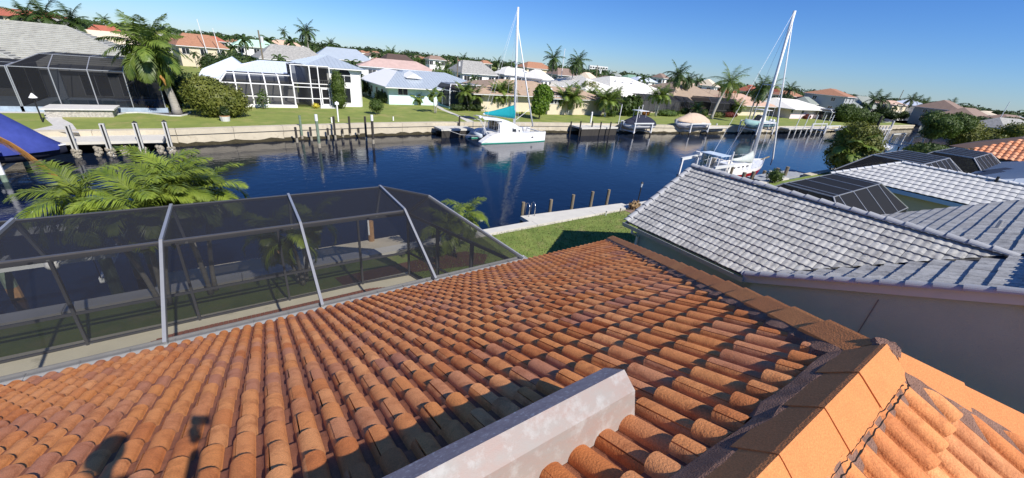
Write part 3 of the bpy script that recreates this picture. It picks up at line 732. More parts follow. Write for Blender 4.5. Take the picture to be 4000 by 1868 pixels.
vp = on_plane(3893, 893, (XE_, 3.95, n2z(3.95)), (0, .44, 1))
MB().tube([vp-V3(0, 0, .03), vp+V3(0, 0, .28)], .05, 10).build('vent_pipe', GL, nb)
# ================================================================== vegetation library
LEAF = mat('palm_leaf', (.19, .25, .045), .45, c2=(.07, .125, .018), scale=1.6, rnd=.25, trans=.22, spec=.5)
LEAF_Y = mat('yellow_green_palm_leaf', (.25, .31, .045), .4, c2=(.085, .14, .016), scale=2.2, rnd=.25, trans=.25, spec=.5)  # leaf's own yellow-green, for the bright arching palms
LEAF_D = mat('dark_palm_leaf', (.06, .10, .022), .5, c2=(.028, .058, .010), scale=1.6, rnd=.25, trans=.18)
DRY = mat('dry_frond', (.50, .27, .075), .8, c2=(.28, .14, .05), scale=4, trans=.2)
TRUNK = mat('palm_trunk', (.40, .38, .34), .9, c2=(.26, .24, .21), scale=2, stretch=(1, 1, 6), bump=.5)
TRUNK_D = mat('brown_trunk', (.20, .16, .12), .95, c2=(.11, .09, .07), scale=3, stretch=(1, 1, 4), bump=.6)
SHAFT = mat('crownshaft', (.16, .26, .05), .4, c2=(.09, .17, .03), scale=3)
HEDGE = mat('hedge_leaf', (.085, .135, .020), .6, c2=(.030, .060, .009), scale=1.2, rnd=.15, trans=.2)
HEDGE_Y = mat('olive_leaf', (.17, .18, .030), .6, c2=(.070, .095, .012), scale=1.0, trans=.2)
LIME = mat('lime_leaf', (.17, .27, .025), .5, c2=(.06, .13, .012), scale=1.4, trans=.3)
DKGREEN = mat('dark_leaf', (.05, .082, .018), .6, c2=(.018, .036, .008), scale=.9, rnd=.25, trans=.15)
REDLEAF = mat('red_leaf', (.20, .035, .02), .6, c2=(.07, .02, .012), scale=5, trans=.2)
ORLEAF = mat('orange_leaf', (.42, .14, .02), .6, c2=(.16, .09, .015), scale=5, trans=.2)
FRONDS = {}
def frond_mesh(key, L, e0, bend, nl, ll, hang, lw, m, seg=2, seed=0, sway=0., fw=.35):
    k = (key, L, e0, bend)
    if k in FRONDS: return FRONDS[k]
    r = random.Random(seed+int(e0*7)); n = 12; P = [V3(0, 0, 0)]; Tn = []
    for i in range(n):
        a = rad(e0-bend*((i+.5)/n)**1.25); t = V3(math.cos(a), sway*((i/n)**2), math.sin(a)); t = nrm(t); Tn.append(t); P.append(P[-1]+t*L/n)
    Tn.append(Tn[-1]); mb = MB()
    mb.tube(P[::2], [.028*L/3*(1-i/(n/2)*.85) for i in range(n//2+1)], 4, cap=False)
    for i in range(nl):
        t = .10+.90*i/(nl-1); x = t*n; j = min(n-1, int(x)); p = P[j]+(P[j+1]-P[j])*(x-j); T = Tn[j]; up = nrm(np.cross(T, (0, 1, 0)))*-1
        if up[2] < 0 and abs(T[2]) < .9: up = -up
        prof = math.sin(math.pi*min(1, .18+t*.86))**.6
        for s in (-1, 1):
            h = rad(hang+r.uniform(-14, 14)); l = ll*prof*r.uniform(.85, 1.1)
            d = nrm(V3(0, s, 0)*math.cos(h)+T*(fw+.75*t*t)+V3(0, 0, -1)*math.sin(h)*.8+up*r.uniform(-.12, .35))
            d2 = nrm(d+V3(0, 0, -.55)); w = nrm(np.cross(d, up))*lw*r.uniform(.8, 1.2)
            a = p; b = p+d*l*.5; c = b+d2*l*.5
            if seg == 2: mb.add([a-w*.4, a+w*.4, b+w, b-w, c], [(0, 1, 2, 3), (3, 2, 4)])
            else: mb.add([a-w*.5, a+w*.5, c], [(0, 1, 2)])
    me = bpy.data.meshes.new('frond'); me.from_pydata(mb.v, [], mb.f); me.materials.append(m); me.update(); FRONDS[k] = me
    return me
STY = {  # L, leaflets, leaflet length, hang, width
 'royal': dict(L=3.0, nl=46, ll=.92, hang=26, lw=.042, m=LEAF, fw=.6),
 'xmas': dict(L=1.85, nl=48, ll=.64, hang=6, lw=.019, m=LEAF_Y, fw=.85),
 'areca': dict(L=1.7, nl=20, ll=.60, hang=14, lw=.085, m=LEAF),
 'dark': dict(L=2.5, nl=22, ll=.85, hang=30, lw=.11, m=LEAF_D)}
def place_fronds(root, top, style, nf, rnd_, sc=1., seg=2, lo=-25, hi=80, yellow=None):
    st = STY[style]
    for i in range(nf):
        f = i/(nf-1); e = hi+(lo-hi)*f**.8; ev = round(e/15)*15; bend = 45+55*min(1, f*1.2) if style != 'xmas' else 85+45*f
        bend = round(bend/15)*15
        me = frond_mesh(style+str(seg), st['L'], ev, bend, st['nl'], st['ll'], st['hang'], st['lw'], st['m'], seg, fw=st.get('fw', .35))
        az = i*2.39996+rnd_.uniform(-.25, .25)
        M = Matrix.Translation(Vector(top)) @ Matrix.Rotation(az, 4, 'Z') @ Matrix.Rotation(rnd_.uniform(-.15, .15), 4, 'X') @ Matrix.Scale(sc*rnd_.uniform(.88, 1.1), 4)
        inst(me, 'frond', root, M)
def palm(name, label, base, h, style='royal', nf=16, sc=1., lean=(0, 0), tr=.16, group=None, trunks=1, spread=.5, seed=0, tm=None, shaft=True, seg=2, cat='palm tree', lo=-25, taper=.6, top_trunks=None):
    r = random.Random(seed+int(base[0]*10)); root = thing(name, label, cat, (base[0], base[1], base[2] if len(base) > 2 else 0), group)
    b0 = OFF[root.name]
    for k in range(trunks):
        a = 6.28*k/trunks+r.uniform(0, 1); o = V3(math.cos(a), math.sin(a), 0)*(.12 if trunks > 1 else 0); le = V3(lean[0], lean[1], 0)+(V3(math.cos(a), math.sin(a), 0)*spread if trunks > 1 else 0)
        hh = h*r.uniform(.85, 1.05) if trunks > 1 else h
        pts = [b0+o+le*(t**1.6)+V3(0, 0, hh*t) for t in (0, .12, .3, .5, .7, .88, 1)]
        rr = [tr*1.25, tr, tr*.92, tr*.9, tr*.82, tr*.7, tr*taper]
        if trunks == 1 and tr > .1: rr[0] = tr*1.45
        MB().tube(pts, rr, 10).build('trunk', tm or TRUNK, root, smooth=True)
        top = pts[-1]; d = nrm(pts[-1]-pts[-2])
        if shaft:
            q = top+d*.9*sc*(STY[style]['L']/3); MB().tube([top-d*.05, top+d*.3*sc, q], [tr*.75, tr*.8, tr*.35], 9).build('crownshaft', SHAFT, root, smooth=True); top = q-d*.1
        place_fronds(root, top-b0, style, nf, r, sc, seg, lo=lo)
    return root
def crown_mesh(name, blobs, n, leaf, seed, m, core=.72, flat=.5):
    """crown of many leaf-sized faces spread through a lumpy volume made of several blobs, with a ragged outline"""
    g = np.random.default_rng(seed); B = np.array(blobs, float); vol = (B[:, 3]*B[:, 4]*B[:, 5])**.67; pr = vol/vol.sum()
    idx = g.choice(len(B), n, p=pr); d = g.normal(size=(n, 3)); d /= np.linalg.norm(d, axis=1)[:, None]
    rr = g.uniform(.62, 1.10, n)**1; bump = 1+.16*np.sin(d[:, 0]*6+idx)*np.sin(d[:, 1]*7+2*idx)*np.cos(d[:, 2]*5)
    c = B[idx, :3]+d*B[idx, 3:]*(rr*bump)[:, None]
    nn = d+g.normal(size=(n, 3))*.55; nn /= np.linalg.norm(nn, axis=1)[:, None]
    t = np.cross(nn, g.normal(size=(n, 3))); t /= np.linalg.norm(t, axis=1)[:, None]; b = np.cross(nn, t)
    s = leaf*g.uniform(.6, 1.4, n)[:, None]
    v = np.concatenate([c-t*s, c-b*s*flat, c+t*s, c+b*s*flat], 1).reshape(-1, 3)
    f = np.arange(4*n).reshape(-1, 4)
    me = bpy.data.meshes.new(name); V = v.tolist(); F = f.tolist()
    for x in B:
        mb = MB(); mb.sphere((0, 0, 0), 1, 10, 7); k = len(V)
        V += [list(x[:3]+np.array(p)*x[3:]*core) for p in mb.v]; F += [[a+k for a in q] for q in mb.f]
    me.from_pydata(V, [], F); me.materials.append(m); me.update(); return me
def bush(name, label, base, blobs, n, leaf, m, cat='bush', group=None, seed=1, trunk=None, tm=None, core=.72):
    root = thing(name, label, cat, (base[0], base[1], 0), group)
    inst(crown_mesh('crown', blobs, n, leaf, seed, m, core), 'crown', root)
    if trunk:
        h, r_ = trunk; b0 = OFF[root.name]; mb = MB(); mb.tube([b0, b0+V3(.05, 0, h*.5), b0+V3(0, .03, h)], [r_*1.3, r_, r_*.8], 7)
        rr = random.Random(seed)
        for i in range(4):
            a = i*1.6+rr.uniform(0, 1); mb.tube([b0+V3(0, 0, h*.8), b0+V3(math.cos(a)*h*.3, math.sin(a)*h*.3, h*1.3)], [r_*.6, r_*.3], 5)
        mb.build('trunk', tm or TRUNK_D, root, smooth=True)
    return root

# ================================================================== houses
RM = {}
def roofm(k, c, var=.18, dirt=None, sc=1.2, rough=.85): 
    return mat('roof_'+k, c, rough, var, sc, bump=.3, bscale=12, dirt=dirt)
R_GREY = roofm('weathered_grey_tile', (.43, .43, .385), dirt=((.26, .255, .23), 2, .5, .6))
R_METAL = mat('roof_blue_grey_metal', (.42, .48, .54), .45, .08, 1, metal=.15, spec=.6)
R_WMETAL = mat('roof_white_metal', (.60, .66, .74), .45, .06, 1, metal=.1, spec=.6)
R_TAN = roofm('tan_tile', (.48, .36, .26)); R_TAN2 = roofm('brown_tan_tile', (.40, .31, .23)); R_WHITE = roofm('white_tile', (.74, .72, .66), .09)
R_PEACH = roofm('peach_tile', (.62, .43, .32)); R_PINK = roofm('pink_tile', (.50, .36, .32)); R_BRN = roofm('dark_brown', (.10, .065, .055))
R_SHIN = mat('roof_grey_shingle', (.42, .41, .38), .9, c2=(.20, .20, .19), scale=2.6, stretch=(1, 1, 3), bump=.3)
R_ORG = roofm('orange_clay', (.42, .21, .125), .35, sc=3); R_RED = roofm('red_clay', (.42, .13, .08), .25); R_MINT = roofm('mint', (.42, .62, .50), .08)
R_BROWN = roofm('brown_tile', (.27, .19, .15), .2); R_GGREEN = roofm('grey_green', (.26, .29, .26), .2); R_CREAM = roofm('cream', (.66, .56, .42), .08); R_GREEN = roofm('green', (.18, .30, .22), .1)
W_WHITE = mat('wall_white', (.80, .80, .78), .85, .06, 1, bump=.15); W_CYAN = mat('wall_pale_cyan', (.60, .76, .77), .85, .05, 1); W_CREAM = mat('wall_cream', (.62, .54, .40), .9, .06, 1)
W_GREY = mat('wall_grey', (.36, .38, .40), .9, .06, 1); W_PINK = mat('wall_pale_pink', (.70, .58, .60), .9, .05, 1); W_TAN = mat('wall_tan', (.45, .39, .32), .9, .06, 1); W_BLUE = mat('wall_blue_grey', (.38, .44, .52), .9, .05, 1)
DECK = mat('pool_deck', (.42, .36, .30), .9, .15, 2)
def window(root, c, right, up, w, h, nrm_, fm=WHITE, gm=DARKGLASS, mull=1, name='window'):
    """framed window standing 3 cm proud of the wall, its pane a sub-part"""
    c = np.array(c, float); r = nrm(right); u = nrm(up); n = nrm(nrm_); mb = MB(); t = .07
    for s in (-1, 1):
        mb.obox(c+r*s*(w/2)+n*.02, r*t/2, n*.03, u*(h/2+t/2)); mb.obox(c+u*s*(h/2)+n*.021, r*(w/2-t/2), n*.03, u*t/2)
    for k in range(1, mull+1): mb.obox(c-r*w/2+r*w*k/(mull+1)+n*.018, r*.025, n*.02, u*(h/2-t/2))
    f = mb.build(name, fm, root)
    MB().poly([c-r*w/2-u*h/2+n*.012, c+r*w/2-u*h/2+n*.012, c+r*w/2+u*h/2+n*.012, c-r*w/2+u*h/2+n*.012]).build('pane', gm, f)
    return f
def roof_faces(x0, x1, y0, y1, ze, A, B):
    A = np.array(A, float); B = np.array(B, float)
    P = [V3(x0, y0, ze), V3(x1, y0, ze), V3(x1, y1, ze), V3(x0, y1, ze)]
    if abs(A[0]-B[0]) >= abs(A[1]-B[1]):   # ridge along x, A left B right
        return dict(S=[P[0], P[1], B, A], E=[P[1], P[2], B], N=[P[2], P[3], A, B], Wd=[P[3], P[0], A])
    return dict(S=[P[0], P[1], A], E=[P[1], P[2], B, A], N=[P[2], P[3], B], Wd=[P[3], P[0], A, B])
def dedupe(p):
    o = []
    for q in p:
        if not o or np.linalg.norm(q-o[-1]) > .02: o.append(q)
    return o
def hip(root, x0, x1, y0, y1, ze, A, B, m, style='plain', expo=.42, vis=('S', 'Wd'), fm=WHITE, caps=None, fas=.16, rh=.03):
    F = roof_faces(x0, x1, y0, y1, ze, A, B); mb = MB()
    for k, p in F.items(): mb.poly(dedupe(p))
    mb.build('roof', m, root)
    MB().prism([(x0+.03, y0+.03, ze-fas), (x1-.03, y0+.03, ze-fas), (x1-.03, y1-.03, ze-fas), (x0+.03, y1-.03, ze-fas)], (0, 0, fas-.015)).build('fascia', fm, root)
    if style == 'course':
        for k in vis: courses(root, Face(dedupe(F[k])), expo, rh, m)
    if style == 'coursej':
        for k in vis: courses(root, Face(dedupe(F[k])), expo, rh, m, as_parts=False)
    if style == 'metal':
        for k in vis:
            f = Face(dedupe(F[k])); u0 = min(q[0] for q in f.q); u1 = max(q[0] for q in f.q); n_ = int((u1-u0)/.5)
            for i in range(1, n_):
                u = u0+(u1-u0)*i/n_; pl = clip_half(clip_half(f.q, 1, 0, u+.02), -1, 0, -(u-.02))
                if len(pl) < 3: continue
                v0 = min(q[1] for q in pl); v1 = max(q[1] for q in pl)
                if v1-v0 > .4: MB().beam(f.w(u, v0+.02, .014), f.w(u, v1-.05, .014), .035, .035, up=f.n).build('roof_seam', m, root)
    if caps:
        A = np.array(A, float); B = np.array(B, float)
        if np.linalg.norm(A-B) > .3: MB().beam(A+V3(0, 0, .03), B+V3(0, 0, .03), .26, .10).build('ridge_cap', caps, root)
        for e, c in ((A, V3(x0, y0, ze)), (B if abs(A[0]-B[0]) >= abs(A[1]-B[1]) else A, V3(x1, y0, ze))):
            MB().beam(e+V3(0, 0, .03), c+V3(0, 0, .05), .24, .09).build('hip_cap', caps, root)
def walls(root, x0, x1, y0, y1, z1, m, oh=.5, z0=0, name='wall'):
    MB().box(x0+oh, x1-oh, y0+oh, y1-oh, z0, z1).build(name, m, root)
def cage_box(root_label, x0, x1, y0, y1, z0, ze, zt, nb, fm, sm, inset=1.4, deck=None, name='screen_enclosure', rails=(1.0,), w=.07, left=True, right=True, chair=True, solid=None, nside=2):
    """mansard screen enclosure standing in front of a house (front = y0)"""
    r = thing(name, root_label, 'pool cage', ((x0+x1)/2, y0, 0)); 
    if deck: MB().box(x0-.15, x1+.15, y0-.15, y1, -.02, z0).build('deck', deck, r)
    if chair: MB().poly([(x0+1.2, y0+1.0, z0+.006), (x1-1.2, y0+1.0, z0+.006), (x1-1.2, y1-2, z0+.006), (x0+1.2, y1-2, z0+.006)]).build('pool_water', MATS_POOL, r)
    xs = [x0+(x1-x0)*i/nb for i in range(nb+1)]; yi = y0+inset
    tx = lambda x: min(max(x, x0+inset*(.6 if left else 0)), x1-inset*(.6 if right else 0))
    for i, x in enumerate(xs):
        MB().box(x-w/2, x+w/2, y0-w/2, y0+w/2, z0, ze).build('post', fm, r)
        MB().beam((x, y0, ze), (tx(x), yi, zt), w, w).build('rafter', fm, r); MB().beam((tx(x), yi, zt), (tx(x), y1, zt), w, w).build('rafter', fm, r)
        if i:
            a = xs[i-1]
            for z in (ze,)+tuple(z0+q for q in rails): MB().beam((a+w/2, y0, z), (x-w/2, y0, z), w*.8, w*.9).build('rail', fm, r)
            MB().beam((tx(a), yi, zt), (tx(x), yi, zt), w*.8, w*.8).build('purlin', fm, r)
            MB().poly([(a, y0, z0), (x, y0, z0), (x, y0, ze), (a, y0, ze)]).build('screen_panel', sm, r)
            MB().poly([(a, y0, ze), (x, y0, ze), (tx(x), yi, zt), (tx(a), yi, zt)]).build('screen_panel', sm, r)
            if tx(x)-tx(a) > .05: MB().poly([(tx(a), yi, zt), (tx(x), yi, zt), (tx(x), y1, zt), (tx(a), y1, zt)]).build('screen_panel', sm, r)
    for on, x in ((left, x0), (right, x1)):
        if not on: continue
        for k in range(1, nside+1):
            y = y0+(y1-y0)*k/nside; MB().box(x-w/2, x+w/2, y-w/2, y+w/2, z0, ze).build('post', fm, r)
        MB().beam((x, y0, ze), (x, y1, ze), w*.8, w).build('rail', fm, r)
        MB().poly([(x, y0, z0), (x, y1, z0), (x, y1, ze), (x, y0, ze)]).build('screen_panel', sm, r)
        MB().poly([(x, y0, ze), (x, y1, ze), (tx(x), y1, zt), (tx(x), yi, zt)]).build('screen_panel', sm, r)
    return r
MATS_POOL = mat('pool_blue', (.02, .16, .24), .08, spec=.7)
def piling(label, px, py, tx_, ty_, m, r=.14, z=WZ, cap=None, group=None, white=None, barn=False, band=None, name='piling', H_=None):
    b = at(px, py, z); zt = H_ if H_ is not None else hgt(px, py, tx_, ty_, z); t = atd(tx_, ty_, math.hypot(b[0], b[1]))
    root = thing(name, label, 'piling', (b[0], b[1], z), group)
    zt = max(zt, z+.5)
    MB().tube([(b[0], b[1], z-1), (b[0], b[1], zt-(.6 if white else 0)-.001)], r, 10).build('post', m, root, smooth=False)
    if white: MB().tube([(b[0], b[1], zt-.6), (b[0], b[1], zt)], r*1.04, 10).build('white_sleeve', WHITE, root)
    if cap: MB().tube([(b[0], b[1], zt+.002), (b[0], b[1], zt+.05), (b[0], b[1], zt+.17)], [r*1.1, r*1.1, .01], 10).build('cap', cap, root)
    if barn:
        rr = random.Random(int(px)); mb = MB()
        for i in range(26):
            a = rr.uniform(0, 6.28); mb.sphere((b[0]+math.cos(a)*r*1.1, b[1]+math.sin(a)*r*1.1, z+rr.uniform(-.05, .45)), rr.uniform(.06, .12), 6, 4)
        mb.build('barnacle_collar', BARN, root)
    if band: MB().tube([(b[0], b[1], z-.1), (b[0], b[1], z+.45)], r*1.06, 10).build('waterline_band', band, root)
    return root
ALM_ = mat('mast_aluminium', (.74, .75, .76), .35, .04, 2)
# ================================================================== far bank, left to right
# ---- big grey tiled house, left edge
h0 = thing('tiled_house', 'large weathered grey tile hip-roofed house at the left edge across the canal', 'house', (-30, 66, 0))
walls(h0, -60, -6, 61.6, 78.5, 3.1, mat('wall_dark_grey', (.20, .21, .22), .9), .6)
hip(h0, -60, -6, 61.6, 78.5, 3.15, (-51.5, 70.05, 7.1), (-14.5, 70.05, 7.1), R_GREY, 'course', .42, vis=('S', 'E'), caps=R_GREY, rh=.09)
hip(h0, -24.5, -15.9, 59.8, 70, 3.35, (-20.2, 64.1, 5.3), (-20.2, 70, 5.3), R_GREY, 'course', .42, vis=('S', 'E'), caps=R_GREY, rh=.09)
for x in (-22, -12, -9): window(h0, (x, 62.195, 1.6), (1, 0, 0), (0, 0, 1), 2.2, 2.2, (0, -1, 0), fm=W_GREY)
MB().box(-15.2, -14.4, 61.7, 62.15, 0, 3.0).build('pale_column', W_BLUE, h0)
cage_box('black screened pool cage in front of the large grey tiled house', -15.6, -5.9, 54.0, 61.0, .45, 3.75, 4.75, 4, ALUM_L, SCREEN_D, inset=2.6, deck=mat('blue_grey_stone', (.38, .47, .56), .9, .3, 3), rails=(), w=.07)
cage_box('low flat-topped black screened cage joined to the left of the taller one', -35, -15.7, 54.0, 61.0, .45, 3.75, 3.9, 7, ALUM_L, SCREEN_D, inset=2.2, deck=MATS['blue_grey_stone'], left=False, right=False, rails=(), w=.07, chair=False)
b = MB(); b.box(-13.7, -9.4, 51.3, 53.6, 0, .75)
st = thing('stone_bench', 'long low pale stone seat wall with flat slab top beside the curving path', 'stone bench', (-11.5, 52.5, 0))
MB().box(-13.6, -9.4, 50.9, 53.4, 0, .62).build('stone_base', mat('white_stones', (.55, .52, .46), .9, .5, 7, bump=1.), st); MB().box(-13.8, -9.2, 50.7, 53.5, .621, .74).build('slab', mat('pale_slab', (.62, .61, .58), .8, .15, 2), st)
PATH = mat('path_stone', (.60, .58, .54), .9, .25, 3)
struct(MB().poly([(*at(*Z1(410, 1058), .02)[:2], .014), (*at(*Z1(562, 1062))[:2], .014), (*at(*Z1(590, 1120))[:2], .014), (*at(*Z1(680, 1165))[:2], .014), (*at(*Z1(745, 1250))[:2], .014), (-13.0, 44.6, .014), (*at(*Z1(500, 1180))[:2], .014), (*at(*Z1(430, 1120))[:2], .014)]).build('stepping_path', PATH, loc=(-13, 50, 0)))
struct(MB().poly([(-30, 53.8, .012), (-13.9, 53.8, .012), (-13.9, 53.0, .012), (-30, 53.0, .012)]).build('paved_strip', PATH, loc=(-20, 53, 0)))
# curved planting bed with white kerb
pts = [at(*Z1(x, y)) for x, y in [(1090, 1085), (1180, 1066), (1290, 1062), (1400, 1068), (1500, 1080), (1600, 1092), (1700, 1094), (1770, 1078), (1790, 1060)]]
mb = MB(); mb.poly([V3(p[0], p[1], .02) for p in pts]+[V3(-2.6, 54.5, .02), V3(-9.4, 53.9, .02)]); struct(mb.build('planting_bed', mat('grey_mulch', (.10, .095, .10), 1, .6, 25, bump=1.), loc=(-6, 53, 0)))
kb = thing('garden_kerb', 'thin white curving garden kerb round the dark bed below the tall left palm', 'kerb', pts[3])
for p, q in zip(pts, pts[1:]): MB().beam(p+V3(0, 0, .05), q+V3(0, 0, .05), .12, .12).build('kerb_piece', OFFWHITE, kb)
# big leaning royal palm
rp = palm('royal_palm', 'tall royal palm with huge green crown and leaning grey trunk, left of the frame', (-5.0, 53.3), 5.0, 'royal', 32, 1.36, lean=(-.75, -.3), tr=.36, seed=11, taper=.5, lo=-45)
MB().tube([(-5.7, 52.5, 3.9), (-5.3, 52.3, 3.3), (-5.2, 52.3, 2.6)], [.16, .12, .03], 8).build('dry_leaf_sheath', DRY, rp)
bush('shrub', 'small dark green shrub, first in the bed below the black pool cage', at(*Z1(1320, 1050)), [(0, 0, .35, .7, .5, .35)], 500, .09, DKGREEN, seed=3)
bush('shrub', 'small red-orange shrub in the bed below the black pool cage', at(*Z1(1440, 1055)), [(0, 0, .3, .5, .4, .3)], 350, .09, ORLEAF, seed=4)
bush('shrub', 'small olive shrub hard against the leaning palm trunk', at(*Z1(1590, 1050)), [(0, 0, .4, .6, .5, .4)], 400, .09, HEDGE_Y, seed=5)
bush('large_bush', 'large olive green rounded bush left of the white two-storey house', (-1.4, 51.6), [(0, 0, 1.7, 2.5, 1.9, 1.7), (-1.0, 0, 2.4, 1.7, 1.6, 1.5), (1.2, -.2, 1.5, 1.6, 1.5, 1.3), (.4, -.4, .9, 1.8, 1.3, .9)], 9000, .13, HEDGE_Y, seed=6, core=.8)
bush('large_bush', 'dark green bush behind the leaning palm trunk', (-4.2, 57.2), [(0, 0, 1.9, 1.9, 1.5, 1.9), (1.2, 1, 1.4, 1.6, 1.3, 1.4)], 3500, .16, DKGREEN, seed=7)
pt = thing('plant_pot', 'white planter bowl with a spiky plant at the foot of the large olive bush', 'plant pot', at(*Z1(2120, 1138)))
p = at(*Z1(2120, 1138)); MB().tube([p, p+V3(0, 0, .45)], [.38, .45], 12).build('bowl', OFFWHITE, pt); MB().tube([p+V3(0, 0, .452), p+V3(0, 0, .52)], .43, 12).build('rim', WOOD_R, pt)
inst(crown_mesh('foliage', [(0, 0, .9, .4, .35, .5)], 160, .16, 8, DKGREEN, .3), 'foliage', pt)
lp = at(*Z1(405, 1150)); la = thing('garden_lamp', 'short black garden lamp post with white conical shade beside the path', 'garden lamp', lp)
MB().tube([lp, lp+V3(0, 0, 1.9)], .05, 7).build('post', BLACK, la); MB().tube([lp+V3(0, 0, 1.9), lp+V3(0, 0, 2.25)], [.26, .03], 10).build('shade', WHITE, la)

# ---- white two-storey house
h1 = thing('two_storey_house', 'white two-storey house with pale metal roofs, arched window and screened porch', 'house', (8, 64, 0))
MB().box(-.8, 7.5, 63.6, 76, 0, 2.75).build('wall', W_WHITE, h1); MB().box(8.7, 15.4, 61.0, 72, 0, 4.95).build('wall', W_WHITE, h1)
hip(h1, -1.6, 9.0, 63.2, 78.0, 2.85, (3.9, 68.6, 5.05), (8.9, 68.6, 5.05), R_WMETAL, 'metal', vis=('S', 'Wd'))
hip(h1, -3.2, 3.4, 66.5, 79, 2.8, (.9, 70.2, 5.0), (.9, 75, 5.0), R_WMETAL, 'metal', vis=('S', 'Wd'))
hip(h1, 8.1, 16.0, 60.3, 72.7, 5.05, (12.05, 64.6, 6.45), (12.05, 68.4, 6.45), R_METAL, 'metal', vis=('S', 'Wd'))
# arched window
c = ony(*Z2(1552, 500), 60.98)
window(h1, c+V3(0, 0, -.05), (1, 0, 0), (0, 0, 1), 1.75, .9, (0, -1, 0), mull=1)
mb = MB(); mb.prism([c+V3(-.85, -.02, .45)]+[c+V3(.85*math.cos(t), -.02, .45+.85*math.sin(t)) for t in [math.pi-k*math.pi/12 for k in range(13)]], (0, -.02, 0)); w_ = mb.build('arched_pane', DARKGLASS, h1)
mb = MB()
for k in range(12):
    t0, t1 = math.pi*k/12, math.pi*(k+1)/12
    mb.beam(c+V3(.88*math.cos(t0), -.04, .45+.88*math.sin(t0)), c+V3(.88*math.cos(t1), -.04, .45+.88*math.sin(t1)), .09, .08, up=(0, 1, 0))
mb.build('window_arch', WHITE, h1)
c = ony(*Z2(1600, 660), 60.98); window(h1, c+V3(-.6, 0, 0), (1, 0, 0), (0, 0, 1), 1.6, 2.0, (0, -1, 0), mull=1)
MB().tube([(15.35, 60.9, 4.9), (15.35, 60.9, .1)], .05, 6).build('downspout', WHITE, h1)
# screened porch: tall part
MB().box(8.75, 11.1, 60.6, 60.95, 2.25, 2.45).build('balcony_floor', OFFWHITE, h1)
for k in range(10): x = 8.95+k*.22; MB().box(x, x+.05, 60.5, 60.55, 2.5, 3.35).build('baluster', OFFWHITE, h1)
MB().box(8.8, 11.1, 60.48, 60.57, 3.36, 3.44).build('handrail', OFFWHITE, h1)
MB().box(8.9, 11.0, 60.96, 60.99, .15, 2.2).build('porch_back', DARKGLASS, h1); MB().box(8.9, 11.0, 60.96, 60.99, 2.5, 4.85).build('porch_back', DARKGLASS, h1)
dr = MB().box(9.9, 10.95, 59.93, 59.97, .3, 2.45).build('screen_door', WHITE, h1)
for z0, z1 in ((.45, 1.1), (1.25, 2.3)): MB().box(10.03, 10.82, 59.915, 59.925, z0, z1).build('door_screen', SCREEN_D, dr)
for k in range(3): MB().box(9.6-k*.08, 11.3+k*.08, 59.9-.35*(k+1), 59.9-.35*k, 0, .3-.1*k).build('step', OFFWHITE, h1)
pc = thing('screen_enclosure', 'white framed two-storey screened porch attached to the white house', 'pool cage', (8.5, 60, 0))
X_ = [6.6, 8.75, 9.75, 11.15]
for x in X_: MB().box(x-.06, x+.06, 59.94, 60.06, .3, 5.15).build('post', WHITE, pc)
for a, b in zip(X_, X_[1:]):
    for z in (5.15, 2.95, 2.5, 1.1): MB().beam((a+.06, 60, z), (b-.06, 60, z), .09, .10).build('rail', WHITE, pc)
    MB().poly([(a, 60, .3), (b, 60, .3), (b, 60, 5.1), (a, 60, 5.1)]).build('screen_panel', SCREEN_D, pc)
for y in (60.0, 61.4, 62.8): MB().box(6.55, 6.65, y-.05, y+.05, 2.6, 5.1).build('post', ALUM, pc)
MB().poly([(6.6, 60, 2.6), (6.6, 64, 2.6), (6.6, 64, 5.1), (6.6, 60, 5.1)]).build('screen_panel', SCREEN_D, pc)
MB().poly([(6.6, 60, 5.15), (8.7, 60, 5.15), (8.7, 64, 5.15), (6.6, 64, 5.15)]).build('screen_panel', SCREEN_D, pc)
cage_box('low white framed screen cage over the pool of the white two-storey house', -1.0, 6.6, 59.2, 63.6, .35, 2.75, 3.75, 5, WHITE, SCREEN_D, inset=1.3, deck=W_WHITE, right=False, rails=(.95,), w=.13)
bush('column_shrub', 'tall dark columnar cypress-like shrub in front of the white two-storey house', (11.9, 59.0), [(0, 0, 1.3, .95, .9, 1.3), (0, 0, 2.9, .95, .9, 1.6), (-.1, 0, 4.0, .6, .6, .9)], 5200, .10, mat('cypress_leaf', (.095, .14, .018), .6, c2=(.03, .06, .008), scale=2.5, trans=.2), seed=9, core=.85)
bush('shrub', 'thin leafy shrub in front of the low white framed screen cage', at(*Z2(790, 785)), [(0, 0, 1.0, .8, .6, .8), (.3, 0, 1.7, .5, .4, .5)], 260, .13, HEDGE, seed=10, core=.2, trunk=(.8, .03))
bush('flower_clump', 'small yellow flowering clump beside the porch steps', at(*Z2(1285, 780)), [(0, 0, .35, .45, .4, .35)], 260, .08, mat('yellow_flower', (.65, .55, .05), .7, .4, 9), cat='flowers', seed=12)
bush('citrus_tree', 'small round citrus shrub on the lawn right of the white two-storey house', at(*Z2(1855, 835)), [(0, 0, 1.1, .95, .8, .9)], 900, .11, HEDGE, seed=13, trunk=(.5, .05))
for i, (x, y, l) in enumerate([(1497, 905, 'white water-tap post on the lawn by the seawall, tallest'), (1435, 915, 'short white utility stub by the seawall near the pilings'), (2012, 895, 'tiny white stub on the lawn right of the citrus shrub')]):
    p = at(*Z2(x, y)); r = thing('yard_post', l, 'post', p); hh = (2.2, .6, .5)[i]
    MB().box(p[0]-.06, p[0]+.06, p[1]-.06, p[1]+.06, 0, hh).build('stem', WHITE, r)
    if i == 0: MB().box(p[0]-.2, p[0]+.2, p[1]-.08, p[1]+.08, hh-.35, hh-.1).build('head_box', WHITE, r)

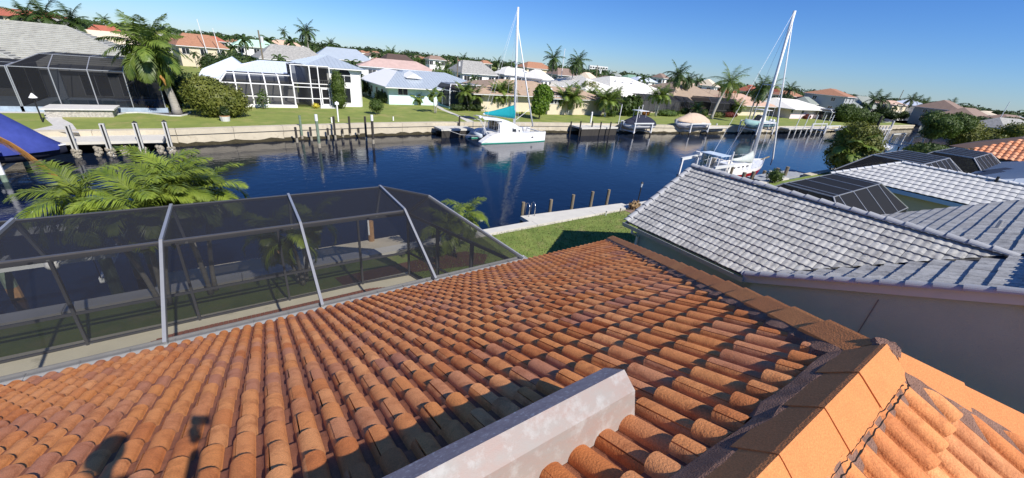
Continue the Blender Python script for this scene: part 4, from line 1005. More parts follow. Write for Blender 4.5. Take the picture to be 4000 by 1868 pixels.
# ---- pale turquoise house
h2 = thing('bungalow', 'pale turquoise bungalow with white and blue-grey metal roof and small front gable', 'house', (28, 70, 0))
walls(h2, 19.6, 40, 63.8, 78, 2.55, W_CYAN, .9)
hip(h2, 19.6, 29.5, 63.4, 80, 2.72, (23.6, 69.5, 4.85), (23.6, 76, 4.85), R_METAL, 'metal', vis=('S',), fm=WHITE)
MB().poly([(19.62, 63.42, 2.735), (23.6, 69.5, 4.865), (23.6, 76, 4.865), (19.62, 79.9, 2.735)]).build('white_roof_face', mat('roof_bright_white', (.85, .85, .84), .6, .03, 1), h2)
hip(h2, 22, 41, 67.0, 82, 2.75, (26, 73, 4.95), (34, 73, 4.95), R_METAL, 'metal', vis=('S',), fm=WHITE)
MB().prism([(24.0, 66.2, 4.0), (25.4, 66.2, 4.75), (26.8, 66.2, 4.0)], (0, 2.4, .3)).build('front_gable', WHITE, h2)
c = ony(*Z2(2102, 622), 64.68); window(h2, c, (1, 0, 0), (0, 0, 1), 1.6, 1.0, (0, -1, 0)); 
for y in (68, 71, 74): window(h2, (20.49, y, 1.5), (0, -1, 0), (0, 0, 1), 1.1, 1.1, (-1, 0, 0))
for i, (x, y) in enumerate([(1820, 640), (1880, 690), (1920, 700)]):
    q = at(*Z2(x, y+30)); bush('shrub', ['dark shrub under the left wall of the turquoise bungalow, farthest', 'dark shrub under the left wall of the turquoise bungalow, middle', 'dark shrub under the left wall of the turquoise bungalow, nearest'][i], q, [(0, 0, .9, .8, .8, .9)], 700, .12, DKGREEN, seed=20+i)
bush('shrub', 'dark rounded shrub at the corner of the turquoise bungalow', at(*Z2(1995, 735)), [(0, 0, .9, .8, .6, .7)], 800, .11, DKGREEN, seed=24, trunk=(.4, .04))
palm('pygmy_palm', 'low spiky pygmy palm in front of the turquoise wall', at(*Z2(2240, 745)), 1.0, 'areca', 16, .95, tr=.1, seed=30, shaft=False, lo=-10)
palm('christmas_palm', 'pair of young palms on the lawn in a pebble ring by the curved path', at(*Z3(240, 825)), 2.6, 'areca', 8, .72, tr=.07, trunks=2, spread=.6, seed=31)
struct(MB().poly([tuple(at(*Z3(a, b))[:2])+(.012,) for a, b in [(230, 735), (262, 740), (330, 790), (470, 845), (600, 900), (612, 915), (560, 915), (440, 850), (300, 795), (225, 750)]]).build('curved_path', DOCK, loc=(27, 55, 0)))

# ---- tan house with white framed cage
h3 = thing('bungalow', 'tan tiled bungalow directly behind the catamaran mast', 'house', (45, 64, 0))
walls(h3, 33, 56, 57.6, 74, 2.7, W_CREAM, .7)
hip(h3, 31.5, 57.5, 57.0, 75, 2.85, (42.5, 67, 4.75), (50.5, 67, 4.75), R_TAN, 'course', .36, vis=('S', 'Wd'), fm=OFFWHITE, rh=.035)
hip(h3, 45, 60, 54.8, 66, 2.8, (49.5, 60.3, 4.4), (56, 60.3, 4.4), R_TAN, 'coursej', .36, vis=('S', 'Wd'), fm=OFFWHITE, rh=.03)
MB().box(45.6, 59.4, 55.4, 57.7, 0, 2.6).build('wall', W_CREAM, h3)
for px in (1395, 1355): window(h3, ony(*Z3(px, 700), 55.38), (1, 0, 0), (0, 0, 1), 1.5, 1.3, (0, -1, 0))
for a, b in ((1190, 578), (1350, 552)):
    q = ony(*Z3(a, b), 63); MB().sphere((q[0], 58.6 if a < 1200 else 60, 4.0 if a < 1200 else 4.42), .38, 9, 6, .5).build('roof_dome_light', WHITE, h3)
cage_box('white framed screen cage over the turquoise pool left of the catamaran mast', 29.3, 36.8, 61.0, 66.5, .3, 2.75, 3.7, 4, WHITE, SCREEN_D, inset=1.6, deck=mat('blue_tile_edge', (.16, .36, .42), .6, .2, 4), rails=(), w=.12)
# ---- white tiled house
h4 = thing('bungalow', 'bungalow with big white tiled hip roof behind the palms right of the mast', 'house', (80, 70, 0))
walls(h4, 62, 97, 62.2, 84, 2.75, W_WHITE, .8)
hip(h4, 60, 80.5, 61.6, 86, 2.9, (69.9, 72, 5.9), (72, 76, 6.2), R_WHITE, 'course', .42, vis=('S', 'Wd'), rh=.05)
hip(h4, 70, 99, 63.6, 88, 2.95, (80.3, 74.4, 6.9), (88.5, 75.4, 6.9), R_WHITE, 'coursej', .42, vis=('Wd',), rh=.05)
for a, b in ((1950, 517), (2025, 523), (2105, 530)):
    q = ony(*Z3(a, b), 71); MB().box(q[0]-.5, q[0]+.5, 70.8, 71.3, q[2]-.1, q[2]+.12).build('roof_vent', WHITE, h4)
for px in (1600, 1720, 1800): window(h4, ony(*Z3(px, 770), 62.98), (1, 0, 0), (0, 0, 1), 2.2, 1.7, (0, -1, 0))
cage_box('dark screen cage under the front eave of the white tiled house', 60.5, 69, 57.6, 62.4, .2, 2.8, 3.4, 5, ALUM, SCREEN_D, inset=1.2, deck=DECK, w=.09)
cage_box('dark screen cage between the white tiled and brown-tan tiled houses', 77.5, 97, 60.0, 65.5, .2, 2.75, 3.7, 10, ALUM, SCREEN_D, inset=1.5, deck=DECK, w=.08)
# ---- brown-tan house
h5 = thing('bungalow', 'brown-tan tiled hip-roofed bungalow left of the tall lone palm', 'house', (105, 70, 0))
walls(h5, 94, 122, 64.0, 84, 2.75, W_TAN, .8)
hip(h5, 92, 118, 63.0, 84, 2.85, (105.0, 71.5, 7.15), (111, 72.5, 7.15), R_TAN2, 'course', .42, vis=('S', 'Wd'), rh=.05, caps=R_TAN)
hip(h5, 108, 136, 64.5, 84, 2.85, (118, 72, 5.6), (126, 72, 5.6), R_TAN2, 'coursej', .42, vis=('S', 'Wd'), rh=.05)
for a, b in ((978, 549), (1050, 553)):
    q = ony(*Z4(a, b), 70.4); MB().box(q[0]-.6, q[0]+.6, 70.2, 70.7, q[2]-.1, q[2]+.15).build('roof_vent', R_PEACH, h5)
cage_box('long dark screen cage in front of the brown-tan bungalow behind the lone palm', 101, 130, 57.6, 64.0, .2, 3.0, 4.0, 9, ALUM, SCREEN_D, inset=1.8, deck=DECK, w=.09)
h6 = thing('bungalow', 'peach roofed bungalow between the lone palm and the red boat mast', 'house', (125, 62, 0))
walls(h6, 114, 134, 56.5, 70, 2.7, W_CREAM, .8)
hip(h6, 112, 134.5, 55.4, 72, 2.8, (121, 64, 5.35), (127, 64, 5.35), R_PEACH, 'coursej', .42, vis=('S', 'Wd'), fm=WHITE, rh=.04)
h7 = thing('bungalow', 'pale pink bungalow with white roof right of the red boat mast', 'house', (145, 57, 0))
walls(h7, 134, 160, 51.2, 68, 2.7, W_PINK, .8)
hip(h7, 132.5, 161.5, 50.4, 69, 2.8, (138, 59, 5.2), (155, 59.5, 5.0), R_WHITE, 'plain', vis=(), fm=WHITE)
for px in (1912, 2012): window(h7, ony(*Z4(px, 800 if px < 2000 else 808), 51.98), (1, 0, 0), (0, 0, 1), 1.6, 1.3, (0, -1, 0))
cage_box('white framed screen porch at the right end of the pale pink bungalow', 152, 161, 47.5, 51.2, .1, 2.6, 3.3, 4, WHITE, SCREEN_D, inset=1.0, deck=OFFWHITE, w=.14, chair=False)

# ---- roofs behind: (px, py of ridge middle, distance, length, depth, turn, roof, wall, rise, label)
def bg_house(px, py, wpx, D, L, Dp, rz, m, wm, label, rise=2.0, ridge=.5, storeys=1, fm=WHITE, win=3, cat='house', name='house', eave=None, chim=False):
    q = atd(px, py, D); zr = max(q[2], 3.6); ze = max(zr-rise, 1.8); Wt = wpx*D/1505.; d_ = nrm([q[0], q[1], 0]); c_, s_ = abs(d_[0]*math.cos(rz)+d_[1]*math.sin(rz)), abs(-d_[0]*math.sin(rz)+d_[1]*math.cos(rz))
    kk = Dp/L; L = Wt/(s_+kk*c_); Dp = kk*L; rise = min(rise, Dp*.30); ze = max(zr-rise, 1.8)
    r = thing(name, label, cat, (q[0], q[1], 0), rz=rz); OFF[r.name] = V3(0, 0, 0)
    x, y = L/2, Dp/2; rl = L*ridge/2
    hip(r, -x, x, -y, y, ze, (-rl, 0, zr), (rl, 0, zr), m, 'plain', vis=(), fm=fm)
    walls(r, -x, x, -y, y, ze-.1, wm, .6)
    for s in range(storeys):
        for k in range(win):
            xx = -x+L*(k+.5)/win; zz = (ze-1.2) if s == 0 else (ze-4.0)
            window(r, (xx, -y+.585, zz), (1, 0, 0), (0, 0, 1), 1.5, 1.3, (0, -1, 0), mull=1)
            if k < 2: window(r, (-x+.585, -y+Dp*(k+.7)/2.4, zz), (0, -1, 0), (0, 0, 1), 1.3, 1.3, (-1, 0, 0), mull=1)
    if chim: MB().box(rl*.6, rl*.6+1.2, -.6, .6, zr-.5, zr+.8).build('chimney', wm, r)
    return r
GARDEN = []
BG = [
 (75, 112, 130, 120, 26, 12, .15, R_PEACH, W_CREAM, 'orange-peach roof showing behind the left house between two palms', 1.4),
 (212, 72, 90, 105, 12, 10, .6, R_SHIN, W_GREY, 'grey hip roof behind the ridge of the large left house', 2.2),
 (405, 100, 75, 125, 13, 10, .2, R_RED, W_TAN, 'red clay roof behind the tan gabled roof, left', 1.4),
 (415, 122, 170, 112, 22, 12, .2, R_CREAM, W_CREAM, 'tan gabled roof left of the tall leaning palm', 2.4),
 (765, 133, 140, 135, 19, 16, .25, R_ORG, W_CREAM, 'mottled orange-brown hip roof with two skylights right of the leaning palm', 3.4),
 (815, 140, 80, 160, 22, 12, .25, R_RED, W_CREAM, 'bright red roof behind the mottled orange-brown one', 2.2),
 (990, 155, 125, 150, 22, 12, .1, R_MINT, W_WHITE, 'mint green roof left of the tall skyline palm', 2.0),
 (1110, 158, 110, 165, 22, 12, .0, R_PEACH, W_CREAM, 'peach roofs in the distance under the tall skyline palm', 2.0),
 (1130, 178, 220, 108, 24, 16, .1, R_SHIN, W_WHITE, 'grey shingle hip roof directly behind the white two-storey house', 3.6),
 (1335, 188, 190, 112, 23, 14, -.1, R_METAL, W_WHITE, 'slate-blue metal roof behind the right end of the white two-storey house', 3.0),
 (1550, 234, 270, 92, 30, 10, -.15, R_PINK, W_WHITE, 'long pink tiled roof behind the turquoise bungalow', 2.2),
 (1550, 212, 160, 125, 20, 16, .1, R_BRN, W_TAN, 'dark brown hip roof behind the long pink one', 3.0),
 (1700, 218, 80, 160, 18, 10, .1, R_BROWN, W_WHITE, 'small brown roof beyond the dark brown one', 2.0),
 (1845, 238, 190, 102, 17, 15, .0, R_SHIN, W_WHITE, 'steep grey shingle house with white garage left of the catamaran mast', 4.2),
 (1895, 236, 55, 150, 14, 10, .2, R_ORG, W_CREAM, 'small orange clay roof just behind the grey shingle house', 1.8),
 (2090, 243, 140, 165, 32, 16, .1, R_ORG, W_CREAM, 'broad orange-brown tiled roof with cream tower right of the catamaran mast', 3.4),
 (2010, 266, 160, 108, 24, 12, .1, R_WHITE, W_WHITE, 'white roof behind the tan bungalow, touching the catamaran mast', 2.4),
 (2100, 272, 130, 98, 14, 12, .5, R_WHITE, W_WHITE, 'bright white peaked roof left of the tall pair of palms', 3.0),
 (2200, 267, 125, 135, 20, 14, .0, R_BROWN, W_GREY, 'mauve-brown roof behind the tall pair of palms', 2.8),
 (2295, 283, 100, 120, 13, 11, .4, R_CREAM, W_CREAM, 'cream roof right of the tall pair of palms', 2.4),
 (2400, 279, 55, 190, 14, 10, .3, R_GGREEN, W_WHITE, 'grey-green gable above the white tiled roof', 3.0),
 (2467, 292, 80, 190, 22, 10, .1, R_GREEN, W_WHITE, 'long low green roof beyond the white tiled roof', 1.4),
 (2510, 298, 110, 165, 22, 12, .1, R_WMETAL, W_WHITE, 'pale blue-white flat roof right of the green one', 1.6),
 (2770, 310, 80, 170, 13, 12, .3, R_CREAM, W_WHITE, 'cream two-storey gable directly behind the brown-tan roof', 3.0),
 (2935, 332, 80, 190, 14, 12, .2, R_RED, W_CREAM, 'red-orange clay roof left of the red sailboat mast', 2.4),
 (3040, 345, 45, 195, 10, 12, .1, R_RED, W_CREAM, 'orange clay roof between the two masts of the skyline', 2.4),
 (3080, 356, 100, 188, 18, 12, -.1, R_ORG, W_CREAM, 'low orange clay roof right of the red sailboat mast', 1.6),
 (3150, 378, 80, 178, 18, 12, .1, R_GGREEN, W_WHITE, 'grey roof with white chimney behind the pale pink bungalow', 2.4),
 (3370, 376, 140, 225, 30, 20, -.1, R_GGREEN, W_WHITE, 'large grey-green hip roof right of the grey two-storey house', 4.2),
 (3330, 394, 60, 200, 12, 10, .1, R_GGREEN, W_WHITE, 'small grey-green gable wing in front of the large grey-green roof', 2.4),
 (3475, 392, 110, 240, 26, 10, .0, R_PEACH, W_CREAM, 'low peach roof beyond the long white one at the canal bend', 1.4),
 (3560, 388, 90, 260, 20, 10, .2, R_WMETAL, W_WHITE, 'pale blue metal roof beyond the canal bend', 2.4),
 (3860, 434, 90, 320, 40, 10, .0, R_CREAM, W_CREAM, 'low cream roofs far beyond the brown two-storey house', 1.6),
 (3945, 448, 90, 210, 26, 12, -.2, R_BROWN, W_CREAM, 'low brown roof at the right edge above the trees', 1.6),
 (3945, 462, 130, 150, 26, 13, -.35, R_SHIN, W_BLUE, 'grey roofed blue-grey house at the right edge above the trees', 2.2),
]
for a in BG: bg_house(*a[:9], a[9], rise=a[10])
# gardens in front of the background houses
rg_ = random.Random(8)
for a in BG:
    px, wpx, D = a[0], a[2], a[3]
    if 2900 < px < 3200: continue
    for k in range(max(2, int(wpx/38))):
        x = px+wpx*rg_.uniform(-.62, .62); q = atd(x, 500, D-rg_.uniform(7, 13)); s_ = rg_.uniform(.45, .85)*(D/130)**.5
        GARDEN.append((q[0], q[1], s_, rg_.random()))
o = bg_house(2585, 287, 65, 180, 14, 12, .2, R_BROWN, W_WHITE, 'distant two-storey house with brown hip roof above the white tiled roof', rise=2.4, storeys=2, win=2)
o = bg_house(3255, 347, 130, 190, 17, 13, .12, R_ORG, W_GREY, 'grey two-storey house with orange tiled hip roof right of the masts', rise=2.2, storeys=2, win=3)
o = bg_house(3700, 392, 110, 225, 24, 20, -.05, R_BROWN, W_TAN, 'brown roofed two-storey house beyond the canal bend', rise=3.2, storeys=2, win=4)
o = bg_house(3790, 422, 150, 225, 34, 18, -.05, R_BROWN, W_TAN, 'broad brown hip roof right of the brown two-storey house', rise=4.6)
o = bg_house(3480, 410, 190, 262, 50, 16, .02, R_WHITE, W_WHITE, 'long low white roofed house facing the canal bend', rise=2.4, win=6)
# apartment block and hotel on the skyline
def block(label, px, py, D, L, hh, fl, wm, rm=None, rz=0., bays=7):
    q = atd(px, py, D); r = thing('apartment_block', label, 'building', (q[0], q[1], 0), rz=rz); OFF[r.name] = V3(0, 0, 0); z = q[2]
    MB().box(-L/2, L/2, -6, 6, 0, z-(1.5 if rm else 0)).build('wall', wm, r)
    if rm: MB().add([(-L/2-1, -7, z-1.5), (L/2+1, -7, z-1.5), (L/2+1, 7, z-1.5), (-L/2-1, 7, z-1.5), (-L/2+5, 0, z+1.2), (L/2-5, 0, z+1.2)], [(0,1,5,4),(1,2,5),(2,3,4,5),(3,0,4)]).build('roof', rm, r)
    for f in range(fl):
        for k in range(bays):
            x = -L/2+L*(k+.5)/bays; zz = z-3.4-f*3
            MB().box(x-L/bays*.33, x+L/bays*.33, -6.06, -6.01, zz, zz+1.7).build('window', DARKGLASS, r)
    return r
block('distant three-storey cream apartment block with red roof at the top left', 30, 46, 260, 36, 12, 3, W_CREAM, R_RED, rz=-.3, bays=7)
block('distant white hotel block on the skyline right of the tall palms', 2337, 258, 620, 26, 20, 4, W_WHITE, rz=-.6)
# ---- skyline palms and trees
tall = [(1195, 175, 100, 110, 'tall slender palm standing alone on the skyline above the mint roof', 1.25),
        (1300, 195, 160, 118, 'dark dropping palm on the skyline behind the white two-storey house', .95),
        (2165, 320, 212, 104, 'tall palm, left of the pair rising right of the catamaran mast', 1.15),
        (2262, 320, 222, 106, 'tall palm, right of the pair rising right of the catamaran mast', 1.2),
        (2245, 330, 240, 101, 'shorter palm leaning against the tall right palm of the pair', .85),
        (2655, 340, 275, 118, 'bushy dark palm on the skyline above the brown-tan roof', 1.35),
        (2735, 330, 294, 150, 'small slender palm on the skyline right of the bushy dark one', 1.0),
        (2700, 340, 300, 125, 'smaller dark palm beside the bushy dark skyline palm', 1.0),
        (2985, 400, 330, 105, 'windblown palm in front of the orange roofs left of the red boat mast', 1.1),
        (2965, 400, 345, 112, 'second windblown palm left of the red boat mast', .9),
        (3095, 350, 325, 180, 'palm on the skyline just right of the red boat mast', 1.2),
        (3595, 395, 375, 260, 'small palm on the skyline above the pale blue roof', 1.3),
        (3630, 400, 385, 240, 'small palm on the skyline above the brown two-storey roof', 1.3),
        (3432, 395, 362, 215, 'dense palm on the skyline, left of two by the grey-green roof', 1.5),
        (3462, 395, 370, 215, 'dense palm on the skyline, right of two by the grey-green roof', 1.4),
        (3735, 410, 390, 230, 'windswept palm right of the brown two-storey house', 1.4),
        (1110, 130, 105, 200, 'tiny palm on the skyline left of the tall slender one', 1.0),
        (395, 75, 52, 180, 'small palm on the skyline above the red roof, left', 1.0),
        (100, 120, 35, 85, 'windblown dark palm at the top left behind the big grey roof', 1.0),
        (185, 120, 30, 82, 'taller windblown dark palm at the top left behind the big grey roof', 1.15),
        (290, 130, 55, 84, 'dark palm right of the two windblown palms at the top left', 1.1),
        (2655-300, 300, 268, 230, 'tiny palm beside the distant white hotel', 1.0),
        (1810, 262, 205, 170, 'small palm on the skyline left of the catamaran mast', 1.2),
        (1950, 290, 222, 160, 'small palm on the skyline just left of the catamaran mast', 1.2),
        (1530, 210, 180, 170, 'small palm on the skyline above the dark brown roof', 1.3)]
for px, yb, yt, D, lab, sc in tall:
    q = atd(px, yt, D); h = q[2]-1.0*sc
    palm('palm_tree', lab, (q[0], q[1]), max(2.5, h-.6*sc), 'dark', 18 if D < 130 else 12, sc*(1.25 if px > 2000 else 1.05), lean=(random.uniform(-.6, .3), 0), tr=.17, seed=int(px), shaft=D < 130, seg=1, lo=-40)
# distant palms and tree masses along the skyline, copies of three kinds
cm = [crown_mesh('crown', [(0, 0, 3.2, 3.2, 3.0, 2.2), (1.8, .5, 2.4, 2.2, 2, 1.6), (-1.9, 0, 2.6, 2.0, 2, 1.7)], 1500, .34, 41, DKGREEN), crown_mesh('crown', [(0, 0, 2.6, 3.8, 2.6, 2.0), (2.4, 0, 3.4, 1.8, 2, 1.6)], 1500, .34, 42, HEDGE), crown_mesh('crown', [(0, 0, 3.4, 2.2, 2.2, 2.8), (.6, 0, 5, 1.4, 1.4, 1.6)], 1300, .34, 43, DKGREEN)]
def far_palm_proto():
    mb = MB()
    for i in range(13):
        az = i*2.4; e = rad(70-i*8); n = 4; p = V3(0, 0, 5.2); L = 2.3
        for k in range(n):
            a = e-k*.45; d = V3(math.cos(az)*math.cos(a), math.sin(az)*math.cos(a), math.sin(a)); q = p+d*L/n; s = V3(-math.sin(az), math.cos(az), 0)*.38*math.sin(math.pi*(k+.7)/(n+.6)); dr = V3(0, 0, -.22)
            mb.add([p, q, q+s+dr, p+s*.8+dr], [(0, 1, 2, 3)]); mb.add([p, q, q-s+dr, p-s*.8+dr], [(3, 2, 1, 0)]); p = q
    c = bpy.data.meshes.new('crown'); c.from_pydata(mb.v, [], mb.f); c.materials.append(LEAF_D)
    mb = MB(); mb.tube([(0, 0, 0), (.1, 0, 3), (0, 0, 5.2)], [.16, .12, .10], 5); t = bpy.data.meshes.new('trunk'); t.from_pydata(mb.v, [], mb.f); t.materials.append(TRUNK)
    return c, t
fpc, fpt = far_palm_proto()
rr = random.Random(21)
def skyline_y(px): return 36+.0972*px
for i in range(240):
    px = rr.uniform(330, 3990); D = rr.uniform(130, 420) if px < 2900 else rr.uniform(290, 480); q = atd(px, 500, D)
    r = thing('palm_tree', 'small distant palm among the rooftops near the skyline', 'palm tree', (q[0], q[1], 0), 'distant palms among the rooftops'); s = rr.uniform(.8, 1.45)
    inst(fpc, 'crown', r); inst(fpt, 'trunk', r); r.scale = (s, s, s); r.rotation_euler.z = rr.uniform(0, 6)
for i in range(280):
    px = rr.uniform(250, 3990); D = rr.uniform(95, 300) if i % 2 else rr.uniform(200, 480)
    if px >= 2900: D = rr.uniform(280, 480)
    q = atd(px, 500, D)
    if q[1] < 86 and px < 3000: q = atd(px, 500, D+60)
    if q[1] < 86 and px < 3000: continue
    r = thing('leafy_tree', 'low leafy tree among the distant houses near the skyline', 'tree', (q[0], q[1], 0), 'distant leafy trees among the houses'); s = rr.uniform(.45, 1.0)*(1 if D < 200 else 1.25)
    inst(cm[i % 3], 'crown', r); r.scale = (s*1.2, s, s*.9); r.rotation_euler.z = rr.uniform(0, 6)
for k, (x, y, s_, u) in enumerate(GARDEN):
    if u < .3:
        r = thing('palm_tree', 'small distant palm among the rooftops near the skyline', 'palm tree', (x, y, 0), 'distant palms among the rooftops'); inst(fpc, 'crown', r); inst(fpt, 'trunk', r); r.scale = (s_*1.1,)*3
    else:
        r = thing('leafy_tree', 'low leafy tree among the distant houses near the skyline', 'tree', (x, y, 0), 'distant leafy trees among the houses'); inst(cm[k % 3], 'crown', r); r.scale = (s_*1.1, s_, s_*.85)
    r.rotation_euler.z = u*20
for i in range(90):
    px = rr.uniform(300, 3990); D = rr.uniform(190, 520); q = atd(px, 500, D)
    m = rr.choice([R_ORG, R_TAN, R_WHITE, R_SHIN, R_PEACH, R_RED, R_BROWN, R_GGREEN, R_WMETAL]); L = rr.uniform(13, 20); Dp = 11; zr = rr.uniform(4.6, 6.2)
    r = thing('house', 'small distant low house on the far horizon', 'house', (q[0], q[1], 0), 'houses far off towards the horizon', rz=rr.uniform(-.4, .4)); OFF[r.name] = V3(0, 0, 0)
    F = roof_faces(-L/2, L/2, -Dp/2, Dp/2, zr-2.2, (-L/5, 0, zr), (L/5, 0, zr)); mb = MB(); [mb.poly(p) for p in F.values()]; mb.build('roof', m, r); MB().box(-L/2+.5, L/2-.5, -Dp/2+.5, Dp/2-.5, 0, zr-2.25).build('wall', rr.choice([W_CREAM, W_WHITE]), r)
for px, yb, yt, D, lab, m_, w_ in [(1008, 235, 118, 86, 'tall weathered utility pole behind the white two-storey house', WOOD, .16), (1788, 308, 222, 96, 'utility pole left of the grey shingle house', WOOD, .14), (2343, 308, 256, 112, 'leaning utility pole behind the white tiled roof', WOOD, .14), (2207, 308, 190, 110, 'thin white mast rising between the tall palms', ALM_, .10), (785, 132, 76, 130, 'slanted white mast above the mottled orange-brown roof', ALM_, .10), (846, 150, 112, 130, 'short white mast right of the slanted one', ALM_, .10), (3530, 400, 352, 300, 'thin pole on the skyline near the canal bend', WOOD, .2), (3945, 445, 398, 200, 'thin mast on the skyline at the right edge', ALM_, .12)]:
    q = atd(px, yt, D); r = thing('pole', lab, 'pole', (q[0], q[1], 0)); MB().tube([(q[0], q[1], 0), (q[0]-(.8 if 'slant' in lab or 'leaning' in lab else 0), q[1], q[2])], [w_, w_*.7], 7).build('shaft', m_, r)
    if 'utility' in lab: MB().tube([(q[0]+.3, q[1]-.3, q[2]-1.9), (q[0]+.3, q[1]-.3, q[2]-1.0)], .25, 8).build('transformer', OFFWHITE, r)
# belt of far trees closing the horizon
mb_ = crown_mesh('tree_belt', [(x, rr.uniform(-30, 30), rr.uniform(3, 5), rr.uniform(12, 22), 8, rr.uniform(4.5, 6.5)) for x in np.arange(-700, 1500, 17)], 26000, 1.6, 77, DKGREEN)
o = bpy.data.objects.new('tree_belt', mb_); COL.objects.link(o); o['kind'] = 'stuff'; tag(o, 'dark belt of far-off trees along the horizon', 'trees')
dirm = (CR*1.0); o.location = (560*_f[0]/math.hypot(_f[0], _f[1])-0, 560*_f[1]/math.hypot(_f[0], _f[1]), 0); o.rotation_euler.z = math.atan2(_r[1], _r[0])
o.location = (o.location.x-_r[0]*400, o.location.y-_r[1]*400, 0)
# ================================================================== vegetation along the far bank
AR = [('clump of areca palms just right of the turquoise pool cage', 560, 800, 2.6, .95, 4), ('leaning areca palm beside the white cage corner post', 800, 800, 2.5, .8, 3), ('dense areca palms left of the catamaran boom', 860, 800, 3.0, 1.05, 5), ('small areca behind the catamaran mast foot', 1040, 790, 2.2, .8, 3),
      ('areca palms with white trunks right of the lime green tree', 1480, 840, 3.0, 1.1, 5), ('areca palms in front of the white roof, left', 1550, 760, 3.4, 1.15, 3), ('areca palms in front of the white roof, middle', 1690, 800, 2.8, 1.05, 4), ('areca palms in front of the white roof, right', 1830, 860, 2.9, 1.15, 5),
      ('slim trio of pale-trunked palms right of the navy covered boat', 2310, 855, 4.3, 1.1, 3)]
for i, (l, x, y, h, sc, t) in enumerate(AR): palm('areca_palm', l, at(*Z3(x, y)), h*1.12, 'areca', 15, sc*1.42, tr=.07, trunks=t, spread=.9, seed=50+i, tm=OFFWHITE if 'white' in l or 'pale' in l else TRUNK, shaft=False, seg=1)
for i, (l, x, y, w, h, m) in enumerate([('dense dark planting under the eave left of the catamaran mast', 930, 790, 2.6, 1.3, DKGREEN), ('leafy green shrubs under the tan eave behind the furled jib', 1100, 800, 1.8, 1.2, HEDGE), ('leafy green shrubs between the arecas before the white roof', 1600, 790, 2.6, 1.0, HEDGE), ('tall shrub against the screen cage left of the navy covered boat', 1760, 800, 2.4, 1.3, DKGREEN), ('yellow-green shrub on top of the hedge behind the turquoise pool cage', 700, 640, 1.8, 1.5, HEDGE_Y)]):
    bush('shrub', l, at(*Z3(x, y)), [(0, 0, h*.8, w, w*.6, h)], 1200, .14, m, seed=170+i)
palm('queen_palm', 'spiky fan-crowned palm above the arecas right of the white roof front', at(*Z3(1925, 820)), 4.2, 'areca', 16, 1.0, tr=.08, seed=61, shaft=False, seg=1)
bush('round_tree', 'bright lime green dense upright tree behind the catamaran bow', at(*Z3(1215, 880)), [(0, 0, 2.2, 1.5, 1.4, 1.5), (.5, .2, 3.6, 1.6, 1.5, 1.4), (.3, .1, 4.4, 1.1, 1.1, .8), (-.7, -.2, 1.6, 1.0, 1.0, .8)], 4200, .20, LIME, cat='tree', seed=62, trunk=(1.1, .12), core=.75)
bush('banana_clump', 'broad-leaved dark tropical clump behind the navy covered boat', at(*Z3(2050, 850)), [(0, 0, 1.8, 2.4, 1.5, 2.0), (1.5, 0, 2.2, 1.6, 1.2, 1.8)], 900, .42, HEDGE, seed=63, core=.5)
for i, (l, x, y, w, h, m) in enumerate([('dark clipped shrub under the window right of the lime tree', 1365, 825, 1.1, .9, DKGREEN), ('orange croton bed right of the white trunked arecas', 1610, 830, 1.4, .5, ORLEAF), ('green mound left of the navy covered boat', 1890, 855, 1.6, .8, HEDGE),
        ('croton shrubs at the left foot of the slim palm trio', 2215, 845, 1.1, .6, ORLEAF), ('dark shrub row below the turquoise pool cage', 620, 800, 2.4, .7, DKGREEN), ('dark shrubs behind the catamaran boom end', 450, 800, 1.4, .6, DKGREEN)]):
    bush('shrub', l, at(*Z3(x, y)), [(0, 0, h*.8, w, w*.6, h)], 600, .12, m, seed=70+i)
for i, (l, x, y, w, h, m) in enumerate([('long clipped green hedge behind the tan covered boat', 740, 850, 4.2, .75, HEDGE), ('rounded green hedge end behind the tan covered boat', 895, 832, 1.6, .8, HEDGE), ('green shrub left of the lone palm trunk', 1080, 850, 1.4, .9, HEDGE), ('low mixed shrubs right of the lone palm', 1210, 862, 2.6, .7, HEDGE_Y),
        ('red-leaved hedge right of the lone palm', 1320, 862, 3.0, .7, REDLEAF), ('dark shrub at the corner of the pale pink bungalow', 1810, 830, 2.4, 1.3, DKGREEN), ('small red shrub against the pale pink wall', 1890, 860, 1.0, .8, REDLEAF), ('red shrub by the pale pink bungalow porch', 2045, 880, 1.7, .8, REDLEAF), ('dark trees right of the pale pink bungalow', 2330, 850, 4.5, 2.6, DKGREEN)]):
    bush('shrub', l, at(*Z4(x, y)), [(0, 0, h*.8, w, w*.4, h)], 900, .16, m, seed=80+i)
palm('bushy_palm', 'round bushy yellow-green palm in front of the brown-tan bungalow', at(*Z4(1000, 845)), 1.6, 'areca', 22, 1.5, tr=.2, seed=90, shaft=False, seg=1)
palm('royal_palm', 'tall lone palm with leaning pale trunk in front of the brown-tan bungalow', at(*Z4(1150, 880)), 7.0, 'royal', 24, 1.7, lean=(2.6, .0), tr=.30, seed=91, seg=1, lo=-45)
palm('royal_palm', 'second tall palm half hidden behind the red sailboat mast', at(*Z4(1575, 830)), 7.2, 'royal', 18, 1.6, lean=(2.6, 0), tr=.30, seed=92, seg=1, lo=-50)
palm('areca_palm', 'low double palm in front of the long dark screen cage', at(*Z4(1375, 850)), 3.0, 'areca', 14, 1.5, tr=.10, trunks=2, spread=.8, seed=93, tm=OFFWHITE, shaft=False, seg=1)
